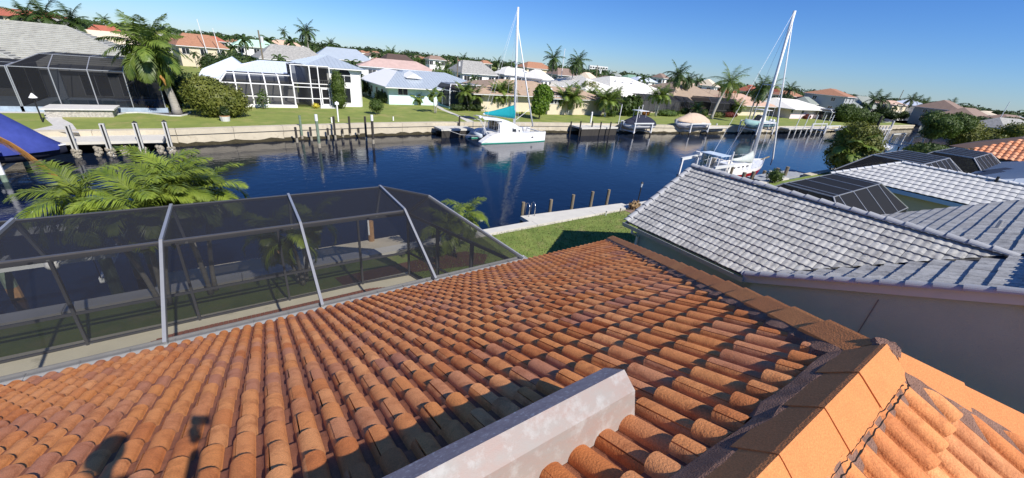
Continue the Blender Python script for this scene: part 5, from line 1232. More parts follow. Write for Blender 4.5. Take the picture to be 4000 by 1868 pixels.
for i, (l, px, py, D, b, n, lf) in enumerate([
    ('large dark dense tree left of the white two-storey house', 905, 205, 90, [(0, 0, 2.8, 3.6, 2.6, 2.4), (3.2, 0, 2.4, 2.4, 2, 1.9), (-2.6, 0, 2.0, 2, 2, 1.8)], 7000, .2),
    ('dark tree mass right of the top left palms', 310, 135, 80, [(0, 0, 4.0, 2.6, 2.2, 2.2), (2.4, 0, 3.0, 2.2, 2, 1.8)], 3500, .26),
    ('bushy palms right of the pink roof', 1720, 265, 88, [(0, 0, 3.0, 2.4, 2, 2.4), (1.6, 0, 3.6, 1.6, 1.6, 1.8)], 2500, .26),
    ('bare greyish tree right of the tall pair of palms', 2310, 310, 96, [(0, 0, 3.6, 2.8, 2.2, 1.9)], 1700, .22),
    ('dark palm thicket between the orange roofs left of the red boat mast', 2960, 372, 118, [(0, 0, 4.0, 5, 3, 2.5), (-5, 0, 4.2, 3, 2.5, 2.2)], 3500, .34),
    ('dark trees right of the red boat mast', 3075, 372, 125, [(0, 0, 3.6, 4, 3, 2.6)], 2200, .34),
    ('dark thicket in the distance above the orange clay roof at the right edge', 3950, 470, 150, [(0, 0, 3.0, 6, 5, 2.6), (6, -8, 3.0, 6, 5, 2.6), (-5, 6, 2.6, 5, 4, 2.2)], 12000, .26),
    ('dark thicket behind the windswept tree at the right', 3850, 452, 190, [(0, 0, 3.0, 7, 5, 2.4), (4, -8, 3.0, 6, 5, 2.4)], 9000, .3),
    ('green thicket on the point by the canal bend', 3345, 470, 168, [(0, 0, 2.2, 4, 3, 2.2), (-5, 2, 2.8, 4, 3, 2.6), (3, -3, 1.8, 3, 2.4, 1.8)], 7000, .3)]):
    D = {3075: 172, 2960: 150}.get(px, D); q = atd(px, py, D); bush('tree', l, (q[0], q[1]), b, n, lf, HEDGE_Y if 'bare' in l else (DKGREEN if 'dark' in l else HEDGE), cat='trees' if 'thicket' in l or 'mass' in l else 'tree', seed=100+i, trunk=(2.0, .18), core=.35 if 'bare' in l else .8)
def lumps(n, X, Yr, z0, z1, r0, r1, seed):
    g = random.Random(seed); return [(g.uniform(*X), g.uniform(*Yr), g.uniform(z0, z1), g.uniform(r0, r1), g.uniform(r0, r1), g.uniform(r0, r1)*.75) for _ in range(n)]
# trees on the near side, right
def nt_(l, px, py, Y, blobs, n, lf, m, trunk=None, cat='tree', name='tree', seed=1, core=.8):
    q = ony(px, py, Y); bush(name, l, (q[0], q[1]), blobs, n, lf, m, cat=cat, seed=seed, trunk=trunk, core=core)
nt_('tall bushy drooping tree between the red sailboat and the dark screen cages', 3290, 690, 13.2, [(0, 0, 2.0, 2.3, 2.2, 1.8), (.4, 0, 3.4, 2.2, 2.0, 1.6), (1.3, -.5, 2.4, 1.6, 1.4, 1.5), (0, .2, 4.5, 1.5, 1.5, 1.0)], 15000, .13, HEDGE_Y, (1.0, .2), seed=120)
ft = palm('fan_palm', 'pale yellow-green drooping palm crown growing through the bushy tree by the red sailboat', tuple(ony(3270, 690, 13.4)[:2]), 3.0, 'areca', 26, 1.5, tr=.2, seed=121, shaft=False, seg=2, lo=-60)
nt_('windswept dark green tree over the canal right of the bend, with several bare stems', 3615, 590, 16.0, lumps(18, (-4, 9), (-2.5, 1.5), 2.6, 5.6, 1.1, 2.1, 6), 22000, .17, HEDGE, (3.2, .22), seed=122)
nt_('dark green tree mass at the right edge beyond the orange clay roof', 3925, 560, 12.5, lumps(26, (-3, 24), (-7, 5), 1.4, 4.6, 1.5, 3.2, 5), 40000, .2, DKGREEN, (2.0, .3), cat='trees', seed=123)
nt_('olive green trees in the corner at the right edge above the orange clay roof', 4010, 600, 5.0, lumps(16, (-2, 18), (-2, 10), 1.6, 4.6, 1.5, 3.0, 7), 24000, .18, HEDGE_Y, (2.0, .3), cat='trees', seed=124)
nt_('dark green shrubbery between the two far screen cages at right', 3760, 640, 6.2, [(0, 0, 2.2, 3.2, 1.5, 1.3), (4, .5, 2.4, 3, 1.5, 1.3)], 9000, .14, DKGREEN, cat='bush', seed=125)
nt_('green shrubbery behind the right-hand far screen cage', 3640, 585, 11.0, [(0, 0, 1.6, 4.0, 2.5, 1.4)], 8000, .16, HEDGE, cat='bush', seed=126)
palm('palm_tree', 'small palm with bushy crown near the shaded cream wall at the canal bend', tuple(ony(3785, 470, 30)[:2]), 5.0, 'dark', 14, 1.1, tr=.15, seed=127, seg=1)
palm('palm_tree', 'leaning palm at the canal bend in front of the long white house', tuple(atd(3530, 440, 235)[:2]), 7.5, 'dark', 14, 1.5, lean=(2.5, 0), tr=.2, seed=128, seg=1)

# ------------------------------------------------------------------ our yard: palms by the seawall, frond at the left edge
def yp(label, px, py, Y, nf, sc, trunks, seed, lo=-35, spread=.7, base=None, h=None, tr=.07):
    q = ony(px, py, Y); return palm('christmas_palm', label, (q[0], q[1]), h or (q[2]-.9*sc*.58), 'xmas', nf, sc, tr=tr, trunks=trunks, spread=spread, seed=seed, lo=lo)
yp('bright green arching palm by the seawall behind the pool cage, left clump', 485, 722, 14.1, 22, .84, 3, 130, spread=.75)
yp('bright green arching palm by the seawall behind the pool cage, right of the left clump', 715, 715, 14.3, 20, .80, 3, 131, spread=.55)
yp('small bright green palm beside the far corner of the pool cage', 1770, 835, 13.6, 11, .80, 2, 132, spread=.5)
yp('short triple-trunk palm seen dimly through the pool cage screen', 1150, 870, 13.7, 8, .75, 3, 133, spread=.55)
dp = thing('palm_frond', 'dry orange-brown palm frond hanging in at the left edge over the water', 'palm frond', ony(-60, 510, 15.5))
A_ = ony(-150, 530, 15.5); B_2 = ony(235, 695, 15.9); mb = MB(); n_ = 34; P_ = []
for i in range(n_+1):
    t = i/n_; p = A_+(B_2-A_)*t+V3(0, 0, .55*math.sin(math.pi*t)*(1-t*.3)); P_.append(p)
mb.tube(P_[::3], [.035*(1-i/14) for i in range(len(P_[::3]))], 5)
rr = random.Random(5)
for i in range(4, n_):
    T = nrm(P_[i+1]-P_[i]) if i < n_ else T
    for s in (-1, 1):
        for k in range(2):
            p = P_[i]+(P_[i+1]-P_[i])*k*.5; l = .62*(1-(i/n_)**3*.6)*rr.uniform(.7, 1.1)
            d = nrm(T*.9+V3(-T[1], T[0], 0)*s*.3+V3(0, 0, -.55+rr.uniform(-.3, .15))); w = nrm(np.cross(d, V3(.3, .8, .4)))*.012
            mb.add([p-w, p+w, p+d*l+V3(0, 0, -.05)], [(0, 1, 2)])
mb.build('leaflets', DRY, dp)
MB().tube([V3(A_[0]-2, 15.3, 0), V3(A_[0]-1.6, 15.4, 3), A_-V3(.2, 0, .1)], [.2, .15, .10], 8).build('trunk', TRUNK, dp)

# ------------------------------------------------------------------ our dock, pilings, lamp and lift
dk = thing('dock', 'pale concrete dock with metal ladder beyond the lawn', 'dock', (17, 15.8, 0))
MB().prism([(12.45, 15.32, -.32), (20.5, 15.32, -.32), (20.4, 15.85, -.32), (12.45, 16.42, -.32)], (0, 0, .22)).build('deck_slab', DOCK, dk)
for x in (13.2, 16, 19): MB().box(x-.1, x+.1, 16.0, 16.2, -2, -.33).build('support', WOOD, dk)
ld = MB(); 
for x in (12.85, 13.25): ld.tube([(x, 16.15, -.1), (x, 16.15, .45), (x, 16.22, .62), (x, 16.38, .66), (x, 16.52, .55), (x, 16.54, -.9)], .022, 8)
for z in (-.3, -.6): ld.tube([(12.85, 16.54, z), (13.25, 16.54, z)], .02, 6)
ld.build('ladder', mat('stainless', (.6, .6, .6), .25, metal=.9), dk, smooth=True)
struct(MB().poly([(19.2, 13.7, -.006), (21.5, 12.4, -.006), (24.5, 13.4, -.006), (24.5, 14.6, -.006), (19.2, 14.6, -.006)]).build('paver_path', mat('pavers', (.30, .20, .16), .9, .4, 6, bump=.4), loc=(21, 14, 0)))
for i, (a, b, c, d, l) in enumerate([(2037, 868, 2042, 790, 'weathered wooden piling by the dock ladder, first of five'), (2146, 836, 2150, 779, 'weathered wooden piling at the dock, second of five from the left'), (2232, 815, 2236, 760, 'weathered wooden piling at the dock, middle of five'), (2308, 795, 2313, 748, 'weathered wooden piling at the dock, fourth of five'), (2370, 790, 2379, 741, 'weathered wooden piling at the dock, right-hand one of five')]):
    b_ = at(a, b, -.6); r = thing('piling', l, 'piling', (b_[0], b_[1], -1.4), 'pilings beside our dock'); MB().tube([(b_[0], b_[1], -2.4), (b_[0], b_[1], hgt(a, b, c, d, -.6))], .105, 10).build('post', WOOD, r)
def lamp(label, px, py, X=None):
    p = at(px, py, 0); r = thing('lamp_post', label, 'lamp post', p)
    MB().tube([p, p+V3(0, 0, 1.25)], .035, 8).build('pole', BLACK, r)
    MB().tube([p+V3(0, 0, 1.26), p+V3(0, 0, 1.30), p+V3(0, 0, 1.5), p+V3(0, 0, 1.52)], [.05, .05, .08, .02], 6).build('lantern', mat('lantern_glass', (.5, .55, .6), .2), r)
    MB().tube([p+V3(0, 0, 1.525), p+V3(0, 0, 1.62)], [.11, .01], 6).build('lantern_cap', BLACK, r)
lamp('slim black lantern post beside the dock path, in front of the grey roof corner', 2488, 803)
for l, px, py, h in (('small white path light on the lawn edge by the dock', 2366, 842, .22), ('small brown path light by the paver path', 2421, 832, .25)):
    p = at(px, py, 0); r = thing('path_light', l, 'path light', p); MB().tube([p, p+V3(0, 0, h)], .03, 6).build('stem', OFFWHITE if 'white' in l else WOOD, r); MB().tube([p+V3(0, 0, h), p+V3(0, 0, h+.06)], [.05, .02], 6).build('cap', BLACK, r)
bush('shrub', 'dry brown ornamental grass by the black lantern post', at(2475, 815), [(0, 0, .22, .45, .3, .25)], 300, .09, mat('dry_grass', (.35, .24, .13), .9, .4, 9), seed=140)
# utility pedestal, globe lamp, boat lift and boat seen through the cage
p = at(1197, 1040, 0); pd = thing('power_pedestal', 'white dock power pedestal seen through the pool cage screen', 'pedestal', p)
MB().box(p[0]-.08, p[0]+.08, p[1]-.08, p[1]+.08, 0, .75).build('cabinet', WHITE, pd); MB().box(p[0]-.19, p[0]+.19, p[1]-.07, p[1]+.07, .76, .84).build('hood', WHITE, pd)
p = at(320, 1210, 0); gl = thing('globe_lamp', 'lamp post with round white globe seen through the cage screen at left', 'lamp post', (-5.0, 14.9, 0))
MB().tube([(-5.0, 14.9, 0), (-5.0, 14.9, 1.35)], .035, 8).build('pole', BLACK, gl); MB().sphere((-5.0, 14.9, 1.5), .16, 12, 8).build('globe', WHITE, gl, smooth=True)
BEAM = mat('lift_beam', (.62, .64, .64), .4, .1, 2)
def lift(label, x0, x1, y0, y1, zt, zc=.0, post=WHITE, r=.13, low=None, group=None, beams='x'):
    L_ = thing('boat_lift', label, 'boat lift', ((x0+x1)/2, (y0+y1)/2, WZ), group)
    for x in (x0, x1):
        for y in (y0, y1):
            MB().tube([(x, y, -2.6), (x, y, WZ+.45)], r*1.02, 9).build('piling_foot', low or WOOD_D, L_); MB().tube([(x, y, WZ+.451), (x, y, zt)], r, 9).build('post', post, L_)
    for y in (y0, y1): MB().beam((x0-.3, y, zt+.1), (x1+.3, y, zt+.1), .16, .2).build('top_beam', BEAM, L_)
    for x in (x0+.25, x1-.25): 
        MB().beam((x, y0, zc), (x, y1, zc), .12, .2).build('cradle_beam', BEAM, L_)
        for y in (y0, y1): MB().tube([(x, y, zt), (x, y, zc+.1)], .012, 4).build('cable', BLACK, L_)
    return L_
lift('grey boat lift with thick timber piles seen through the cage screen at left', -7.6, -4.3, 16.2, 19.2, .95, .15, post=WOOD_G, r=.16, low=WOOD_R)
tb = thing('piling', 'thick tan timber piling with green top seen through the pool cage middle', 'piling', (-3.3, 16.2, WZ))
MB().tube([(-3.3, 16.6, -2.5), (-3.3, 16.6, .35)], .15, 10).build('post', WOOD_R, tb); MB().tube([(-3.3, 16.6, .351), (-3.3, 16.6, .95)], .15, 10).build('green_top', WOOD_G, tb)
tb = thing('piling', 'thick tan timber piling with green top seen through the cage right of the centre rafter', 'piling', (-.3, 16.3, WZ))
MB().tube([(.4, 16.3, -2.5), (.4, 16.3, .3)], .14, 10).build('post', WOOD_R, tb); MB().tube([(.4, 16.3, .301), (.4, 16.3, .9)], .14, 10).build('green_top', WOOD_G, tb)
tb = thing('piling', 'tan timber piling with a white rope cover near the cage end wall', 'piling', (4.1, 16.3, WZ))
MB().tube([(4.1, 16.3, -2.5), (4.1, 16.3, .9)], .13, 10).build('post', WOOD_R, tb); MB().tube([(3.98, 16.18, .3), (3.98, 16.18, 1.0)], .035, 6).build('rope_cover', WHITE, tb)
MB().box(-3.2, 5.2, 15.31, 16.6, -.35, -.12).build('dock_apron', CONC_W, dk) if 0 else struct(MB().box(-3.2, 5.4, 15.31, 16.4, -.4, -.05).build('dock_apron', CONC_W, loc=(1, 15.8, 0)))

# ================================================================== boats
GEL = mat('gelcoat_white', (.80, .80, .79), .25, .04, 1, spec=.6); NAVY = mat('navy_canvas', (.018, .022, .045), .9, .3, 3, bump=.4, bscale=8); TANC = mat('tan_canvas', (.55, .43, .32), .9, .15, 2, bump=.3, bscale=6)
BLUEC = mat('royal_blue_canvas', (.035, .055, .27), .85, c2=(.02, .035, .18), scale=1.5, bump=.5, bscale=3); TEAL = mat('teal_canvas', (.0, .25, .30), .85, .12, 2); AQUA = mat('aqua_gelcoat', (.42, .66, .64), .25, .05, 1, spec=.6)
REDH = mat('red_hull', (.38, .015, .015), .3, .1, 2); ALM = mat('mast_aluminium', (.74, .75, .76), .35, .04, 2); SAILG = mat('grey_sail_cover', (.50, .55, .53), .9, .15, 2); GREENB = mat('green_boot_stripe', (.02, .28, .20), .5)
def hull_rings(L, B, D, n=14, bow=.35, full=.5, stern=.85, keel=.18):
    R_ = []
    for i in range(n+1):
        t = i/n; b = B/2*(stern+(1-stern)*min(1, t*3))*(1-max(0, (t-full)/(1-full))**2.3)+.01
        zs = D*(1+bow*t**2.2); zk = 0 if t < .7 else D*.75*((t-.7)/.3)**1.8; ch = zk+(zs-zk)*.38
        x = L*t+ (0.08*L*0)
        R_.append([(x, -b, zs), (x, -b*.96, (zs+ch)/2), (x, -b*.84, ch), (x, -b*.42, zk+(ch-zk)*.35), (x, 0, zk), (x, b*.42, zk+(ch-zk)*.35), (x, b*.84, ch), (x, b*.96, (zs+ch)/2), (x, b, zs)])
    return R_
def xf(pts, o, rz=0): c, s = math.cos(rz), math.sin(rz); return [V3(o[0]+c*p[0]-s*p[1], o[1]+s*p[0]+c*p[1], o[2]+p[2]) for p in pts]
def powerboat(label, o, L, B, D, rz=0, hm=GEL, cover=None, console=True, engines=1, name='motor_boat', arch=False, cov_h=1.0, group=None, top=None, tent=None):
    r = thing(name, label, 'boat', o, group); R_ = [xf(q, o, rz) for q in hull_rings(L, B, D)]
    MB().loft(R_, close=False, caps=True).build('hull', hm, r, smooth=True)
    mb = MB()
    for a, b in zip(R_, R_[1:]): mb.poly([a[0]-V3(0, 0, .06), b[0]-V3(0, 0, .06), b[8]-V3(0, 0, .06), a[8]-V3(0, 0, .06)])
    mb.build('deck', GEL, r)
    T = lambda p: xf([p], o, rz)[0]
    mb = MB()
    for side in (0, 8):
        for a, b in zip(R_, R_[1:]): mb.beam(a[side]+V3(0, 0, .01), b[side]+V3(0, 0, .01), .07, .06)
    mb.build('rub_rail', GEL, r)
    if cover:
        n = 12; rings = []
        for i in range(n+1):
            t = .0+.97*i/n; q = hull_rings(L, B, D)[min(14, int(t*14))]; hh = cov_h*math.sin(math.pi*min(1, .12+t*.92))**.7*(1.0 if t < .55 else 1-(t-.55)*1.3)+.06
            if tent: hh = cov_h*min(1, (.97-t)*tent, .3+t*2)+.06
            zs = q[0][2]; b = abs(q[0][1])+.05; x = L*t
            rings.append(xf([(x, -b, zs-.18), (x, -b, zs+.03), (x, -b*.72, zs+hh*.6), (x, -b*.25, zs+hh*.96), (x, 0, zs+hh), (x, b*.25, zs+hh*.96), (x, b*.72, zs+hh*.6), (x, b, zs+.03), (x, b, zs-.18)], o, rz))
        MB().loft(rings, close=False).build('boat_cover', cover, r, smooth=True)
    elif console:
        mb = MB(); mb.add([T(p) for p in [(L*.38, -B*.22, D), (L*.6, -B*.2, D), (L*.6, B*.2, D), (L*.38, B*.22, D), (L*.40, -B*.2, D*1.9), (L*.52, -B*.17, D*1.9), (L*.52, B*.17, D*1.9), (L*.40, B*.2, D*1.9)]], [(0,3,2,1),(4,5,6,7),(0,1,5,4),(1,2,6,5),(2,3,7,6),(3,0,4,7)]); mb.build('console', GEL, r)
        MB().poly([T((L*.602, -B*.19, D*1.15)), T((L*.602, B*.19, D*1.15)), T((L*.53, B*.165, D*1.88)), T((L*.53, -B*.165, D*1.88))]).build('windscreen', DARKGLASS, r)
    if arch or top:
        zt = D*1.9+ (1.0 if not cover else cov_h*.9)
        mb = MB()
        for x, y in ((.36, -.26), (.36, .26), (.58, -.26), (.58, .26)): mb.tube([T((L*x, B*y, D)), T((L*(x+.01), B*y*.9, zt))], .03, 6)
        mb.build('t_top_frame', ALM, r); q = [T((L*.32, -B*.34, zt)), T((L*.64, -B*.30, zt)), T((L*.64, B*.30, zt)), T((L*.32, B*.34, zt))]; MB().prism(q, (0, 0, .09)).build('hard_top', GEL, r)
    for e in range(engines):
        y = (e-(engines-1)/2)*.65; mb = MB(); c = T((-.35, y, D*1.05)); mb.sphere(c, .30, 9, 7, 1.3); mb.build('outboard_engine', GEL if engines > 1 else OFFWHITE, r, smooth=True)
        MB().beam(T((-.35, y, D*.9)), T((-.3, y, -.25)), .16, .2).build('engine_leg', BLACK, r)
    return r
# far left dock and blue covered boat
fd = thing('dock', 'concrete dock on the far bank behind four grey pilings, left', 'dock', (-8.5, 42, 0))
MB().box(-12.8, -5.3, 41.6, 44.0, -.55, -.34).build('deck_slab', DOCK, fd)
for i, (a, b, c, d) in enumerate([(295, 583, 266, 489), (428, 579, 401, 483), (553, 572, 530, 479), (665, 566, 644, 475)]):
    q_ = ony(a, b, 41.35); zt_ = atd(c, d, math.hypot(q_[0], q_[1]))[2]; x_, y_ = q_[0], 41.35
    r = thing('piling', 'grey dock piling with dark strip and barnacled foot, %s from the left' % ['first', 'second', 'third', 'fourth'][i], 'piling', (x_, y_, WZ), 'pilings along the left far dock')
    MB().box(x_-.14, x_+.14, y_-.14, y_+.14, -2.4, zt_).build('post', mat('grey_vinyl_pile', (.50, .50, .47), .7, .15, 3), r)
    MB().box(x_-.146, x_-.141, y_-.05, y_+.05, WZ+.5, zt_-.05).box(x_-.05, x_+.05, y_-.146, y_-.141, WZ+.5, zt_-.05).build('dark_strip', BLACK, r)
    if i > 1: MB().add([(x_-.15, y_-.15, zt_+.002), (x_+.15, y_-.15, zt_+.002), (x_+.15, y_+.15, zt_+.002), (x_-.15, y_+.15, zt_+.002), (x_, y_, zt_+.14)], [(0, 1, 4), (1, 2, 4), (2, 3, 4), (3, 0, 4), (3, 2, 1, 0)]).build('cap', BLACK, r)
    mb = MB(); rr = random.Random(i)
    for k in range(34): a_ = rr.uniform(0, 6.28); mb.sphere((x_+math.cos(a_)*.19, y_+math.sin(a_)*.19, WZ+rr.uniform(-.05, .55)), rr.uniform(.07, .13), 6, 4)
    mb.build('barnacle_collar', BARN, r)
for i, (a, b) in enumerate([(378, 575), (480, 570), (623, 564)]):
    p = ony(a, b, 41.5); r = thing('barnacle_cluster', 'pale barnacle lump under the left far dock, %s from the left' % ['first', 'second', 'third'][i], 'barnacles', (p[0], p[1], WZ)); mb = MB(); rr = random.Random(i)
    for k in range(40): a_ = rr.uniform(0, 6.28); mb.sphere((p[0]+math.cos(a_)*.18*rr.random(), p[1]+math.sin(a_)*.22, WZ+rr.uniform(0, .6)), rr.uniform(.08, .16), 6, 4)
    mb.build('shells', BARN, r)
bb = powerboat('motor boat under a royal blue canvas cover on a lift at the left edge', (-18.0, 37.2, -.7), 8.4, 3.1, .8, 0, NAVY, BLUEC, cov_h=2.5, engines=0, tent=3.4)
lift('white boat lift carrying the blue covered boat at the left edge', -18.5, -12.2, 35.4, 39.0, .35, -.85, low=WOOD_G)
# pilings in front of the white house
PL = [((1160, 1075), (1130, 845), WOOD_G, None, 'tall green-topped piling, leftmost in the row by the two-storey house'), ((1320, 1150), (1275, 835), WOOD_G, 1, 'tall piling with white sleeve, left one of two'), ((1470, 1070), (1450, 855), WOOD_D, None, 'dark piling right of the left white-sleeved one'), ((1610, 1050), (1600, 855), WOOD_D, None, 'dark rusty piling in the middle of the row'), ((1760, 1085), (1745, 855), WOOD_D, None, 'dark piling just left of the right white-sleeved one'), ((1825, 1110), (1812, 840), WOOD_D, 1, 'tall piling with white sleeve, right one of two'),
      ((1110, 1100), (1090, 955), WOOD_D, None, 'short black stump piling, first from the left'), ((1245, 1080), (1238, 955), WOOD_D, None, 'short black stump piling, second from the left'), ((1405, 1070), (1395, 965), WOOD_D, None, 'short black stump piling, third from the left'), ((1540, 1055), (1537, 975), WOOD_D, None, 'short black stump piling, fourth from the left'), ((1690, 1045), (1685, 960), WOOD_D, None, 'short black stump piling, fifth from the left')]
for b, t, m, w, l in PL: piling(l, *Z2(*b), *Z2(*t), m, r=.11 if w is None else .13, white=w, band=BARN)
for i, (x, y) in enumerate([(1470, 1040), (1545, 1025), (1665, 1025)]):
    p = at(*Z2(x, y), WZ); r = thing('rubble_pile', 'barnacled concrete rubble at the waterline between the stump pilings, %s' % ['left', 'middle', 'right'][i], 'rubble', (p[0], p[1], WZ)); mb = MB(); rr = random.Random(i+9)
    for k in range(9): mb.sphere((p[0]+rr.uniform(-.5, .5), p[1]+rr.uniform(-.2, .3), WZ+rr.uniform(0, .35)), rr.uniform(.12, .25), 6, 4)
    mb.build('rocks', BARN, r)
# low docks and pilings right of the catamaran
d1 = thing('dock', 'low dark-sided dock at the stern of the catamaran', 'dock', (22, 45.4, 0)); MB().box(20.4, 25.0, 44.6, 47.0, -.55, -.35).build('deck', DOCK, d1); MB().box(20.5, 24.9, 44.7, 44.8, -1.5, -.56).build('dark_side', WOOD_D, d1)
d2 = thing('dock', 'low dark dock right of the catamaran bow, behind black pilings', 'dock', (46, 44.6, 0)); MB().box(42.6, 50.6, 43.2, 46.2, -.38, -.15).build('deck', DOCK, d2); MB().box(42.7, 50.5, 43.3, 43.4, -1.6, -.39).build('dark_side', WOOD_D, d2)
for b, t, l in [((365, 1035), (365, 965), 'short black piling left of the catamaran dock'), ((465, 1020), (465, 850), 'tall black piling at the catamaran dock'), ((1500, 1050), (1510, 900), 'black piling right of the catamaran bow, standing alone'), ((1590, 1040), (1610, 900), 'black piling at the left end of the dark dock'), ((1700, 1030), (1710, 895), 'black piling in the middle of the dark dock'), ((1780, 1035), (1798, 905), 'black piling right of the middle of the dark dock'), ((1870, 1040), (1890, 905), 'black piling at the right end of the dark dock'), ((1045, 940), (1052, 810), 'dark piling behind the catamaran foredeck'), ((1170, 965), (1178, 870), 'dark piling just right of the furled jib')]:
    piling(l, *Z3(*b), *Z3(*t), WOOD_D, r=.11)
p = at(*Z3(1700, 915)); r = thing('yard_post', 'white post with rounded head on the far lawn right of the catamaran', 'post', p); MB().box(p[0]-.1, p[0]+.1, p[1]-.1, p[1]+.1, 0, 1.5).build('stem', WHITE, r); MB().sphere(p+V3(0, 0, 1.6), .15, 8, 6).build('head', WHITE, r)
# covered boats on lifts
powerboat('navy blue covered centre-console boat on a white lift', (59.0, 43.4, -.55), 7.2, 2.6, .95, math.pi, GEL, NAVY, cov_h=1.3, top=True)
lift('white lift posts holding the navy covered boat', 53.2, 57.6, 42.0, 44.9, .5, -.75)
for x, y in ((52.6, 45.0), (53.6, 42.3), (58.2, 45.2)): 
    r = thing('guide_pole', {52.6: 'white guide pole left of the navy covered boat', 53.6: 'white guide pole in front of the navy covered boat', 58.2: 'white guide pole right of the navy covered boat'}[x], 'pole', (x, y, -.6)); MB().tube([(x, y, -.6), (x, y, 3.2)], .06, 7).build('pipe', WHITE, r)
powerboat('white cruiser under a tan canvas cover on a lift', (74.5, 42.9, -.55), 9.2, 3.0, 1.25, math.pi, GEL, TANC, cov_h=1.5, engines=1)
lift('white lift holding the tan covered cruiser', 67.8, 73.6, 41.2, 44.6, .5, -.7)
ab = powerboat('pale aqua hulled sportfishing boat with white hardtop on a lift', (93.0, 39.0, .05), 11.0, 3.3, 1.35, math.pi, AQUA, None, True, 2, arch=True)
lift('white lift carrying the pale aqua sportfishing boat', 84.2, 91.0, 37.2, 40.8, 1.2, -.1)
d3 = thing('dock', 'concrete dock between the tan covered and aqua boats', 'dock', (79, 43, 0)); MB().box(73.8, 80.5, 41.2, 43.6, -.3, -.1).build('deck', DOCK, d3)
for i, (x, y) in enumerate([(1065, 1010), (1120, 1005), (1180, 1005)]): piling('white topped piling at the dock between the tan and aqua boats, %s of three' % ['left', 'middle', 'right'][i], *Z4(x, y), *Z4(x+18, y-85), OFFWHITE, r=.16, band=WOOD_D)
d4 = thing('dock', 'low dock with benches and empty lift right of the aqua boat', 'dock', (112, 40, 0)); MB().box(101, 126, 38.2, 40.6, -.3, -.05).build('deck', DOCK, d4)
for x in range(102, 126, 3): MB().tube([(x, 38.3, -2.5), (x, 38.3, -.31)], .14, 7).build('support', OFFWHITE, d4)
lift('empty white boat lift with benches right of the red boat mast', 112.5, 121, 35.2, 38.0, .8, -.2)
for i, x in enumerate((103.5, 108, 113, 118, 123)): 
    r = thing('guide_pole', 'thin white pole standing over the empty lift dock, %s from the left' % ['first', 'second', 'third', 'fourth', 'fifth'][i], 'pole', (x, 38, 0)); MB().tube([(x, 38, -.3), (x+.5, 38, 3.0)], .08, 6).build('pipe', WHITE, r)
powerboat('small white open skiff moored at the far docks near the canal bend', (128, 37.0, -1.35), 8.0, 2.8, .9, 0, GEL, None, True, 1)
d5 = thing('dock', 'long white-piled finger dock reaching into the canal near the bend', 'dock', (140, 35, 0)); MB().box(130, 158, 33.5, 35.0, -.3, -.05).build('deck', DOCK, d5)
for x in range(131, 158, 3): MB().tube([(x, 33.6, -2.4), (x, 33.6, .8)], .2, 7).build('pile', OFFWHITE, d5)
powerboat('small white boat hoisted on a dark lift at the canal bend', (190, 44.0, -.3), 9.0, 3.0, .9, 0, GEL, NAVY, cov_h=.6, engines=1)
for i, (a, b, c, d) in enumerate([(3403, 545, 3440, 452), (3470, 520, 3492, 472)]): piling('dark leaning guide piling at the canal bend, %s of two' % ['left', 'right'][i], a, b, c, d, WOOD_D if i == 0 else OFFWHITE, r=.25)
# near bank at right
powerboat('white skiff on the near bank behind the dark screen cages', (92.0, 19.6, -.6), 6.5, 2.4, .7, .2, GEL, None, True, 1)
lift('white boat lift frame on the near bank left of the windswept tree', 104, 113, 18.6, 21.6, 1.6, 0)
for i, x in enumerate((88.5, 95)): r = thing('guide_pole', 'white guide pole beside the near-bank skiff, %s' % ['left', 'right'][i], 'pole', (x, 20.6, -1)); MB().tube([(x, 20.6, -1.5), (x, 20.6, 2.4)], .07, 6).build('pipe', WHITE, r)
